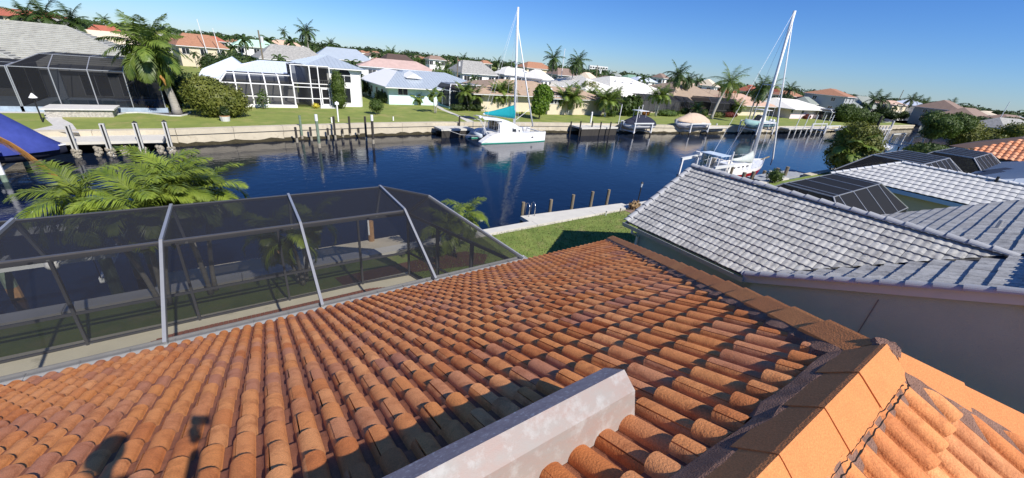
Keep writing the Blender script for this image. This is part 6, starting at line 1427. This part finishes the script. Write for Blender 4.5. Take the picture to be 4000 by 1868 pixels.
# ------------------------------------------------------------------ catamaran
CYN, CYF = 40.9, 44.4
P = lambda x, y, Y: ony(1750+x/5.012, 380+y/5.012, Y)
cat_ = thing('catamaran', 'white sailing catamaran with teal sail cover moored on the canal', 'boat', (28.8, 42.7, WZ))
x0 = P(625, 900, CYN)[0]; x1 = P(1850, 860, CYN)[0]
def cat_hull(Y, dx):
    R_ = []; n = 20
    for i in range(n+1):
        t = i/n; x = x0+dx+(x1-x0+.35)*t; b = .48*(1-max(0, (t-.55)/.45)**2.0)*(.85+.15*min(1, t*5))+.015
        zt = .16+(.98*min(1, (t/.17))**.9)+.12*t; zb = -.45 if t < .9 else -.45+ (t-.9)*3
        xt = x; R_.append([(xt, Y-b, zt), (xt, Y-b*1.02, zt*.5), (xt, Y-b*.9, .12), (xt, Y-b*.6, zb*.6), (xt, Y, zb), (xt, Y+b*.6, zb*.6), (xt, Y+b*.9, .12), (xt, Y+b*1.02, zt*.5), (xt, Y+b, zt)])
    R_ = [[V3(p[0], p[1], p[2]+WZ) for p in r] for r in R_]
    h = MB().loft(R_, close=True).build('hull', GEL, cat_, smooth=False)
    mb = MB()
    for a, b in zip(R_, R_[1:]):
        for s in (2, 6): mb.poly([a[s]+V3(0, (s-4)*.006, -.02), b[s]+V3(0, (s-4)*.006, -.02), b[s]+V3(0, (s-4)*.006, -.16), a[s]+V3(0, (s-4)*.006, -.16)])
    mb.build('boot_stripe', GREENB, h)
    for k in range(4):
        xs = x0+dx+.30+k*.33; MB().box(xs, xs+.3, Y-.34, Y+.34, WZ+.3+k*.2, WZ+.36+k*.2).build('stern_step', mat('step_grey', (.30, .32, .36), .7), h)
    for t in (.33, .52, .78):
        xx = x0+dx+(x1-x0)*t; MB().box(xx-.13, xx+.13, Y-.50, Y-.487, WZ+.62, WZ+.74).build('porthole', DARKGLASS, h)
    # thin script name near the bow, as short strokes
    mb = MB(); rr = random.Random(2); xx = x0+dx+(x1-x0)*.83
    for w0, n_ in ((0, 5), (.75, 6)):
        for k in range(n_):
            a = xx+w0+k*.085; mb.beam((a, Y-.385+.0*(a-xx), WZ+.98), (a+.04, Y-.385, WZ+.98+rr.uniform(.03, .10)), .012, .012)
    if Y < 42: mb.build('name_lettering', BLACK, h)
    return R_
cat_hull(CYN, 0); cat_hull(CYF, .0)
MB().box(x0+1.7, x0+6.6, CYN+.3, CYF-.3, WZ+.55, WZ+1.1).build('bridge_deck', GEL, cat_)
MB().box(x0+6.6, x0+6.75, CYN+.2, CYF-.2, WZ+.9, WZ+1.02).build('cross_beam', ALM, cat_); MB().box(x1-.45, x1-.3, CYN, CYF, WZ+1.12, WZ+1.24).build('cross_beam', ALM, cat_)
tp = MB()
for k in range(14): tp.beam((x0+6.8, CYN+.5+k*.2, WZ+1.08), (x1-.5, CYN+.5+k*.2, WZ+1.16), .01, .01)
for k in range(10): tp.beam((x0+6.9+k*.2, CYN+.5, WZ+1.1), (x0+6.9+k*.2, CYF-.5, WZ+1.1), .01, .01)
tp.build('trampoline', OFFWHITE, cat_)
# cabin: rounded front, open aft bulkhead with windows
cab = []; yc = (CYN+CYF)/2; cx0 = x0+2.9; 
for i in range(12):
    t = i/11; x = cx0+4.1*t; hh = 1.55*math.cos(t*math.pi/2)**.7+.04; wd = 1.62*(1-t**3*.5)
    cab.append([(x, yc-wd, WZ+1.05), (x, yc-wd*.93, WZ+1.1+hh*.55), (x, yc-wd*.72, WZ+1.1+hh*.9), (x, yc-wd*.3, WZ+1.1+hh), (x, yc+wd*.3, WZ+1.1+hh), (x, yc+wd*.72, WZ+1.1+hh*.9), (x, yc+wd*.93, WZ+1.1+hh*.55), (x, yc+wd, WZ+1.05)])
cb = MB().loft(cab, close=False, caps=True).build('cabin', GEL, cat_, smooth=False)
for y0_, y1_ in ((-1.2, -.75), (-.65, -.2), (-.05, .5), (.6, 1.1)): MB().box(cx0-.03, cx0-.012, yc+y0_, yc+y1_, WZ+1.25, WZ+1.25+1.2*(1-abs(y0_+y1_)*.12)).build('cabin_window', DARKGLASS, cb)
for k in range(3):
    t = .50+k*.12; i_ = int(t*11); a, b = np.array(cab[i_][0]), np.array(cab[i_][1]); c, d = np.array(cab[min(11, i_+1)][0]), np.array(cab[min(11, i_+1)][1])
    q = [a+(b-a)*.25, c+(d-c)*.25, c+(d-c)*.8, a+(b-a)*.85]; MB().poly([p_+V3(.0, -.012, .0) for p_ in q]).build('side_window', DARKGLASS, cb)
# cockpit: bimini, arch, wheel, dinghy
bi = MB(); 
bi.loft([[(cx0-2.3+j*.0, yc-1.5, WZ+2.75), (cx0-2.3, yc-.9, WZ+2.95), (cx0-2.3, yc+.9, WZ+2.95), (cx0-2.3, yc+1.5, WZ+2.75)] for j in (0,)]+[[(cx0+.5, yc-1.5, WZ+2.55), (cx0+.5, yc-.9, WZ+2.72), (cx0+.5, yc+.9, WZ+2.72), (cx0+.5, yc+1.5, WZ+2.55)]], close=False, caps=False); bi.build('bimini', GEL, cat_)
mb = MB()
for x, y in ((-2.2, -1.45), (-2.2, 1.45), (-.2, -1.45), (-.2, 1.45)): mb.tube([(cx0+x, yc+y, WZ+1.0), (cx0+x, yc+y, WZ+2.7)], .025, 6)
for s in (-1.3, -1.0): mb.tube([(x0+1.3, yc+s, WZ+.9), (x0+.3, yc+s, WZ+2.6), (x0-.2, yc+s, WZ+2.75)], .03, 6)
for k in range(5): t = k/5; mb.tube([(x0+1.2-t*.9, yc-1.3, WZ+1.1+t*1.5), (x0+1.2-t*.9, yc-1.0, WZ+1.1+t*1.5)], .02, 5)
mb.tube([(x0-.6, yc-1.4, WZ+2.75), (x0-.6, yc+1.4, WZ+2.75)], .04, 6)
mb.build('stern_arch', ALM, cat_); MB().sphere((x0+.15, yc-1.2, WZ+2.98), .20, 10, 7).build('radar_dome', GEL, cat_, smooth=True); MB().box(x0-1.6, x0-.3, yc-1.2, yc+.6, WZ+2.80, WZ+2.85).build('solar_panel', BLACK, cat_)
MB().tube([(x0+.4, yc-1.2, WZ+.75), (x0+.4, yc+1.2, WZ+.75)], .28, 10).build('dinghy', mat('grey_inflatable', (.42, .47, .52), .6), cat_, smooth=True)
# mast, boom, cover, rigging
mbase = P(1300, 500, yc); mtop = ony(2024, 28, yc); mx = mbase[0]
MB().tube([(mx, yc, WZ+2.0), mtop], [.17, .12], 10).build('mast', ALM, cat_, smooth=True)
bo0 = V3(mx-.1, yc, P(1290, 410, yc)[2]); bo1 = P(690, 325, yc)
MB().tube([bo0, bo1], .09, 8).build('boom', ALM, cat_)
g0 = P(1310, 228, yc); rings = []
for i in range(11):
    t = i/10; b = bo0+(bo1-bo0)*t*.97; h = (g0[2]-bo0[2])*1.1*(1-t)**1.2+.42*(1-t*.5); w = .2*(1-t*.5)
    rings.append([(b[0], b[1]-w*.7, b[2]-.06), (b[0], b[1]-w, b[2]+h*.3), (b[0]+.0, b[1]-w*.5, b[2]+h*.8), (b[0], b[1], b[2]+h), (b[0], b[1]+w*.5, b[2]+h*.8), (b[0], b[1]+w, b[2]+h*.3), (b[0], b[1]+w*.7, b[2]-.06)])
MB().loft(rings).build('sail_cover', TEAL, cat_, smooth=True)
ft_ = mbase+(mtop-mbase)*.86; bw = P(1660, 600, yc)
MB().tube([ft_, bw+(ft_-bw)*.5+V3(0, 0, -.05), bw+V3(0, 0, .15)], [.05, .09, .10], 8).build('furled_jib', mat('sail_cloth', (.78, .79, .80), .8, .05, 3), cat_, smooth=True)
mb = MB()
for s in (CYN+.1, CYF-.1):
    mb.tube([(mtop[0], yc, ft_[2]), (mx-.6, s, WZ+1.2)], .014, 4); mb.tube([(mbase+(mtop-mbase)*.45), (mx-.2, s, WZ+1.2)], .012, 4)
mb.tube([mtop, bo1+V3(.1, 0, 0)], .014, 4); mb.tube([mtop-V3(0, 0, .3), (x0+.4, CYN+.2, WZ+1.2)], .012, 4); mb.tube([P(1310, 460, yc), P(1590, 240, yc)], .03, 4)
mb.build('rigging', ALM, cat_); sp = mbase+(mtop-mbase)*.55; MB().tube([sp+V3(0, -1.0, .1), sp, sp+V3(0, 1.0, .1)], .035, 5).build('spreader', ALM, cat_)
mb = MB()
for t in np.linspace(.22, .98, 9): 
    for Y in (CYN-.42, CYF+.42):
        x = x0+(x1-x0)*t; MB().tube([(x, Y, WZ+1.15), (x, Y, WZ+1.7)], .014, 4).build('stanchion', ALM, cat_)
for Y in (CYN-.42, CYF+.42): MB().tube([(x0+(x1-x0)*.22, Y, WZ+1.7), (x0+(x1-x0)*.98, Y, WZ+1.72)], .010, 4).build('lifeline', ALM, cat_)
for p, q, l in [((x0+.3, CYN, WZ+.9), (x0-3.4, 44.7, WZ+1.2), 'a'), ((x1-.2, CYF, WZ+1.2), (x1+2.0, 46.2, -.1), 'b')]:
    p = V3(*p); q = V3(*q); MB().tube([p, (p+q)/2-V3(0, 0, .35), q], .025, 5).build('mooring_line', OFFWHITE, cat_)
for k in range(3):
    x = x0+2.4+k*2.0; MB().tube([(x, CYF+.62, WZ+.9), (x, CYF+.62, WZ+.35)], .13, 8).build('fender', OFFWHITE, cat_)
# ------------------------------------------------------------------ red hulled cutter
Q = lambda x, y, Y: ony(2600+x/4.293, 540+y/4.293, Y)
cut = thing('sailboat', 'red hulled sailing yacht with white deck moored behind the grey tiled roof', 'boat', (44, 20.4, WZ)); cyy = 20.2; L_ = 12.0; ox = 37.5
R_ = [xf(q, (ox, cyy, WZ-.35), 0) for q in hull_rings(L_, 3.4, 1.45, bow=.35, stern=.55, full=.45)]
MB().loft(R_, close=False).build('hull', REDH, cut, smooth=True)
mb = MB(); [mb.poly([a[0]+V3(0, 0, .02), b[0]+V3(0, 0, .02), b[8]+V3(0, 0, .02), a[8]+V3(0, 0, .02)]) for a, b in zip(R_, R_[1:])]; dkc = mb.build('deck', GEL, cut)
mb = MB()
for s, k in ((0, -1), (8, 1)): 
    for a, b in zip(R_, R_[1:]): mb.poly([a[s]+V3(0, k*.015, .10), b[s]+V3(0, k*.015, .10), b[s]+V3(0, k*.015, -.28), a[s]+V3(0, k*.015, -.28)])
mb.build('white_topsides', GEL, cut)
cz_ = WZ-.35+1.5
MB().add([(ox+3.2, cyy-1.0, cz_), (ox+8.2, cyy-.7, cz_), (ox+8.2, cyy+.7, cz_), (ox+3.2, cyy+1.0, cz_), (ox+3.3, cyy-.85, cz_+.5), (ox+7.6, cyy-.55, cz_+.38), (ox+7.6, cyy+.55, cz_+.38), (ox+3.3, cyy+.85, cz_+.5)], [(0,3,2,1),(4,5,6,7),(0,1,5,4),(1,2,6,5),(2,3,7,6),(3,0,4,7)]).build('coachroof', GEL, cut)
for k in range(4): MB().box(ox+3.8+k*1.0, ox+4.2+k*1.0, cyy-.96+k*.055, cyy-.93+k*.055, cz_+.14, cz_+.3).build('porthole', DARKGLASS, cut)
MB().loft([[(ox+2.3, cyy-1.1, cz_), (ox+2.3, cyy-.9, cz_+1.0), (ox+2.3, cyy+.9, cz_+1.0), (ox+2.3, cyy+1.1, cz_)], [(ox+3.6, cyy-1.05, cz_), (ox+3.5, cyy-.85, cz_+.85), (ox+3.5, cyy+.85, cz_+.85), (ox+3.6, cyy+1.05, cz_)]], close=False, caps=False).build('spray_dodger', mat('cream_canvas', (.66, .62, .54), .9, .1, 3), cut)
MB().box(ox+.4, ox+2.2, cyy-1.1, cyy+1.1, cz_+1.55, cz_+1.62).build('bimini', BLUEC if 0 else mat('pale_blue_canvas', (.45, .55, .66), .9, .1, 3), cut)
mb = MB(); 
for x, y in ((.5, -1.05), (.5, 1.05), (2.1, -1.05), (2.1, 1.05)): mb.tube([(ox+x, cyy+y, cz_), (ox+x, cyy+y, cz_+1.55)], .025, 5)
for i in range(8):
    t = .08+i*.12; q = R_[int(t*14)]
    for s in (0, 8): mb.tube([q[s], q[s]+V3(0, 0, .65)], .015, 4)
for s in (0, 8): mb.tube([R_[int((.08+i*.12)*14)][s]+V3(0, 0, .65) for i in range(8)], .012, 4)
mb.build('lifeline', ALM, cut)
MB().tube([(ox+L_-.4, cyy, cz_+.45), (ox+L_+1.3, cyy, cz_+.7)], .09, 7).build('bowsprit', WOOD, cut)
mt0 = Q(1420, 440, cyy); mt1 = ony(3105, 42, cyy)
MB().tube([V3(mt0[0]-.0, cyy, cz_-.1), mt1], [.17, .13], 10).build('mast', ALM, cut, smooth=True)
s_ = mt0+(mt1-mt0)*.56; MB().tube([s_+V3(-.2, -.95, 0), s_, s_+V3(-.2, .95, 0)], .035, 5).build('spreader', ALM, cut)
jb = Q(1770, 400, cyy); jt = mt1-V3(.0, 0, .25)
MB().tube([jb-V3(-.1, 0, .4), jb+V3(.02, 0, .5), jb+(jt-jb)*.4, jt], [.05, .10, .09, .04], 8).build('furled_jib', mat('sail_cloth', (.78, .79, .80), .8), cut, smooth=True)
e1_ = Q(1110, 370, cyy); e0_ = V3(mt0[0]-.1, cyy, Q(1430, 400, cyy)[2]); tpz = Q(1440, 250, cyy)[2]; rings = []
MB().tube([e0_, e1_], .08, 7).build('boom', ALM, cut)
for i in range(9):
    t = i/8; b = e0_+(e1_-e0_)*t; h = (tpz-e0_[2])*(1-t)**2+.38*(1-t*.5); w = .2*(1-t*.4)
    rings.append([(b[0], b[1]-w, b[2]-.05), (b[0], b[1]-w*.7, b[2]+h*.6), (b[0], b[1], b[2]+h), (b[0], b[1]+w*.7, b[2]+h*.6), (b[0], b[1]+w, b[2]-.05)])
MB().loft(rings).build('sail_cover', SAILG, cut, smooth=True)
mb = MB(); mb.tube([mt1, (ox+.2, cyy, cz_+.6)], .014, 4)
for s in (0, 8): mb.tube([mt1-V3(0, 0, .3), s_+V3(-.2, -.95 if s == 0 else .95, 0), R_[8][s]], .014, 4); mb.tube([s_, R_[7][s]], .012, 4)
mb.build('rigging', ALM, cut)
# lift frames and pilings beside it
fr = thing('boat_lift', 'tall white boat lift frame rising behind the grey roof peak', 'boat lift', (36, 20, WZ))
a0 = at(2645, 700, WZ); tl = Q(300, 360, a0[1]); zt = tl[2]
X0_, Y0_ = a0[0], a0[1]
for x, y in ((X0_, Y0_), (X0_+3.4, Y0_+.6)): MB().tube([(x, y, -2.4), (x, y, WZ+.5)], .15, 8).build('piling_foot', WOOD_D, fr); MB().box(x-.09, x+.09, y-.09, y+.09, WZ+.5, zt).build('post', WHITE, fr)
MB().beam((X0_-.2, Y0_, zt+.08), (X0_+3.7, Y0_+.6, zt+.08), .2, .26).build('top_beam', BEAM, fr); MB().box(X0_+3.4, X0_+3.8, Y0_+.3, Y0_+.9, zt-.25, zt+.5).build('motor_box', WHITE, fr)
fr2 = thing('boat_lift', 'low white lift beam in front of the red sailboat cockpit', 'boat lift', (38, 18, WZ))
p0, p1_ = Q(820, 500, 18.0), Q(1140, 455, 18.0); MB().beam(p0, p1_, .2, .25).build('top_beam', BEAM, fr2)
for p in (p0, p1_): MB().tube([(p[0], p[1], -2.4), (p[0], p[1], p[2]-.13)], .13, 8).build('post', WOOD, fr2)
for i, (x, y, Y) in enumerate([(770, 320, 18.6), (1150, 230, 18.2), (900, 350, 18.8), (550, 330, 19.2)]):
    p = Q(x, y, Y); r = thing('guide_pole', 'white guide pole by the red sailboat, %s' % ['second from the left', 'tallest, in front of the boom', 'short grey-blue third one', 'leftmost, behind the lift frame'][i], 'pole', (p[0], p[1], WZ)); MB().tube([(p[0], p[1], WZ-.3), p], .07, 8).build('pipe', WHITE, r)
for i, (x, y, x2, y2) in enumerate([(1295, 670, 1330, 575), (1455, 700, 1485, 560), (1840, 650, 1890, 500), (2000, 640, 2055, 480), (1650, 600, 1670, 545)]):
    Yb = (16.6, 16.4, 16.4, 16.0, 17.4)[i]; t = Q(x2, y2, Yb); r = thing('piling', 'stout grey-brown dock piling by the red sailboat, %s from the left' % ['first', 'second', 'fourth', 'fifth', 'third'][i], 'piling', (t[0], t[1], WZ)); MB().tube([(t[0], t[1], -2.4), (t[0], t[1], t[2])], .17, 10).build('post', WOOD, r)
pdn = Q(1790, 565, 15.9); r = thing('fish_table', 'white post with small table at the bow of the red sailboat', 'post', (pdn[0], pdn[1], 0)); MB().box(pdn[0]-.08, pdn[0]+.08, pdn[1]-.08, pdn[1]+.08, 0, pdn[2]).build('stem', WHITE, r); MB().box(pdn[0]-.3, pdn[0]+.3, pdn[1]-.2, pdn[1]+.2, pdn[2]+.002, pdn[2]+.06).build('table_top', WHITE, r)
dk2 = thing('dock', 'grey wooden dock at the bow of the red sailboat', 'dock', (46, 16, 0)); MB().box(40, 50, 15.4, 17.2, -.4, -.22).build('deck', mat('grey_deck', (.34, .36, .38), .9, .3, 3), dk2)
bush('shrub', 'small flowering green shrub in front of the red sailboat', Q(1800, 740, 14.6), [(0, 0, .6, .7, .7, .6)], 500, .1, HEDGE, seed=150)
# ================================================================== roofs and cages right of the neighbour
c3 = thing('screen_enclosure', 'black screened pool cage with thin white ribs behind the grey tiled roof', 'pool cage', (24, 5.5, 0))
def P5(x, y, z): return at(*Z5(x, y), z)
def rib_cage(root, x0, x1, y0, y1, ze, zt, ins, nb, wr=.05, fm=ALUM_L, sm=SCREEN_D, dome=0.):
    """mansard cage with ribs running across (along Y); front is high y"""
    xs = [x0+(x1-x0)*i/nb for i in range(nb+1)]; tx = lambda x: min(max(x, x0+ins), x1-ins)
    prof = lambda x: [V3(x, y1, ze), V3(tx(x), y1-ins, zt), V3(tx(x), y0+ins, zt), V3(x, y0, ze)]
    for i, x in enumerate(xs):
        q = prof(x)
        for a, b in zip(q, q[1:]): MB().beam(a, b, wr, wr).build('rafter', fm, root)
        for y in (y0, y1): MB().box(x-.03, x+.03, y-.03, y+.03, 0, ze).build('post', fm, root)
        if i:
            p = prof(xs[i-1])
            for k in range(3): MB().poly([p[k], q[k], q[k+1], p[k+1]]).build('screen_panel', sm, root)
            for k in range(4): MB().beam(p[k], q[k], wr*.7, wr*.7).build('purlin', fm, root)
            for y in (y0, y1): MB().poly([(xs[i-1], y, 0), (x, y, 0), (x, y, ze), (xs[i-1], y, ze)]).build('screen_panel', sm, root)
    for x, s in ((x0, 1), (x1, -1)):
        MB().poly([(x, y0, 0), (x, y1, 0), (x, y1, ze), (x, y0, ze)]).build('screen_panel', sm, root)
        MB().poly([(x, y0, ze), (x, y1, ze), (tx(x), y1-ins, zt), (tx(x), y0+ins, zt)]).build('screen_panel', sm, root)
rib_cage(c3, 19.8, 29.0, 4.05, 8.6, 2.6, 3.7, 1.25, 5)
# white tiled house
h8 = thing('tiled_house', 'white wave-tiled house beyond the black screened cage at right', 'house', (30, 3, 0))
OFF[h8.name] = V3(30, 3, 0)
XE8, ZE8, XR8, ZR8, YC8 = 31.8, 3.0, 34.4, 4.2, 8.7
f8 = Face([(XE8, YC8, ZE8), (XE8, -8, ZE8), (XR8, -8, ZR8), (XR8, YC8-2.6, ZR8)])
tiles_on(h8, f8, lambda: wave_tile(w=.32, L=.46, hb=.020, rise=.042, n=6), .32, .40, 0, WHITETILE, 300, lift=0, inset=.02)
f8b = Face([(XR8+2.6, YC8, ZE8), (XE8, YC8, ZE8), (XR8, YC8-2.6, ZR8)])
tiles_on(h8, f8b, lambda: wave_tile(w=.32, L=.46, hb=.020, rise=.042, n=4), .32, .40, 0, WHITETILE, 0, lift=0, inset=.02)
f8c = Face([(52, 2.6, 3.0), (XE8+1.8, 2.6, 3.0), (XE8+6, -2.6, 5.0), (48, -2.6, 5.0)])
tiles_on(h8, f8c, lambda: wave_tile(w=.32, L=.46, hb=.020, rise=.042, n=4), .32, .40, 0, WHITETILE, 0, lift=0, inset=.02)
mb = MB()
for f in (f8, f8b, f8c): mb.poly([p+V3(0, 0, -.02) for p in f.p])
mb.poly([(XR8, YC8-2.6, ZR8-.02), (XR8, -8, ZR8-.02), (XR8+2.6, -8, ZE8), (XR8+2.6, YC8, ZE8)]); mb.build('roof_underlay', und, h8)
RIDGEW = tile_mat('white_ridge_tile', [(.66, .67, .66), (.60, .61, .61), (.70, .70, .69)], bump=.2, stain=(.4, .4, .4), stain_amt=.3)
round_caps((XR8, -8, ZR8), (XR8, YC8-2.6, ZR8), .12, .40, h8, RIDGEW); round_caps((XR8, YC8-2.6, ZR8), (XE8, YC8, ZE8), .11, .40, h8, RIDGEW)
round_caps((48, -2.6, 5.0), (XE8+6, -2.6, 5.0), .12, .40, h8, RIDGEW)
MB().box(XE8+.5, XR8+2.2, -7.6, YC8-.5, -.02, ZE8-.12).build('wall', W_CREAM, h8); MB().box(XE8-.03, XE8, -8, YC8, ZE8-.26, ZE8-.03).build('fascia', mat('blue_white_fascia', (.45, .58, .74), .6, .04, 2), h8)
vp = on_plane(3888, 712, f8.p[0], f8.n); MB().tube([vp, vp+V3(0, 0, .32)], .06, 8).build('vent_pipe', BLACK, h8)
h9 = thing('metal_roof_house', 'pale metal roofed house with two dark solar strips at the right edge', 'house', (48, -1, 0))
hip(h9, 39.5, 66, -9, 4.3, 3.0, (46, -2.4, 5.0), (59, -2.4, 5.0), R_METAL, 'metal', vis=('N', 'Wd'), fm=WHITE); walls(h9, 39.5, 66, -9, 4.3, 2.9, W_WHITE, .5)
fN = Face(roof_faces(39.5, 66, -9, 4.3, 3.0, (46, -2.4, 5.0), (59, -2.4, 5.0))['N'])
for (a, b, c, d) in ((1640, 975, 1830, 945), (1700, 950, 1890, 925)):
    p = on_plane(*Z5(a, b), fN.p[0], fN.n); q = on_plane(*Z5(c, d), fN.p[0], fN.n); MB().beam(p+V3(0, 0, .06), q+V3(0, 0, .06), .5, .05).build('solar_strip', BLACK, h9)
c5 = thing('screen_enclosure', 'large black screened cage with white ribs behind the white tiled roof', 'pool cage', (42, 7, 0)); rib_cage(c5, 36.6, 47.4, 4.2, 9.9, 2.6, 4.0, 1.45, 7, wr=.07)
c6 = thing('screen_enclosure', 'farther black screened cage with a missing panel in front of the orange clay roof', 'pool cage', (55, 6, 0)); rib_cage(c6, 49.6, 61.5, 3.5, 8.8, 2.6, 3.9, 1.4, 6, wr=.07)
h10 = thing('tiled_house', 'bright orange clay barrel-tiled roof at the right edge beyond the cages', 'house', (68, 2, 0))
f10 = Face([(63.0, 7.6, 3.3), (63.0, -6, 3.3), (66.8, -6, 5.25), (66.8, 3.9, 5.25)])
tiles_on(h10, f10, lambda: wave_tile(w=.46, L=.62, hb=.10, rise=.05, n=6), .46, .54, 0, [tile_mat('orange_clay', [(.72, .33, .17), (.66, .26, .12), (.74, .38, .22), (.60, .22, .10)], bump=.2, stain=(.4, .14, .07), stain_amt=.4)], 300, lift=0, inset=.02)
mb = MB(); mb.poly([p+V3(0, 0, -.03) for p in f10.p]); mb.poly([(66.8, 3.9, 5.2), (66.8, -6, 5.2), (70.6, -6, 3.25), (70.6, 7.6, 3.25)]); mb.poly([(63, 7.6, 3.25), (66.8, 3.9, 5.2), (70.6, 7.6, 3.25)]); mb.build('roof', R_ORG, h10)
MB().box(63.5, 70, -5.6, 7.1, 0, 3.2).build('wall', W_CREAM, h10)
h11 = thing('house', 'dark shaded cage roof behind the orange clay roof at the right edge', 'house', (84, 6, 0)); hip(h11, 76, 96, 0, 10, 3.0, (82, 5, 4.9), (90, 5, 4.9), R_BRN, 'plain', vis=(), fm=ALUM); walls(h11, 76, 96, 0, 10, 2.9, W_TAN, .5)
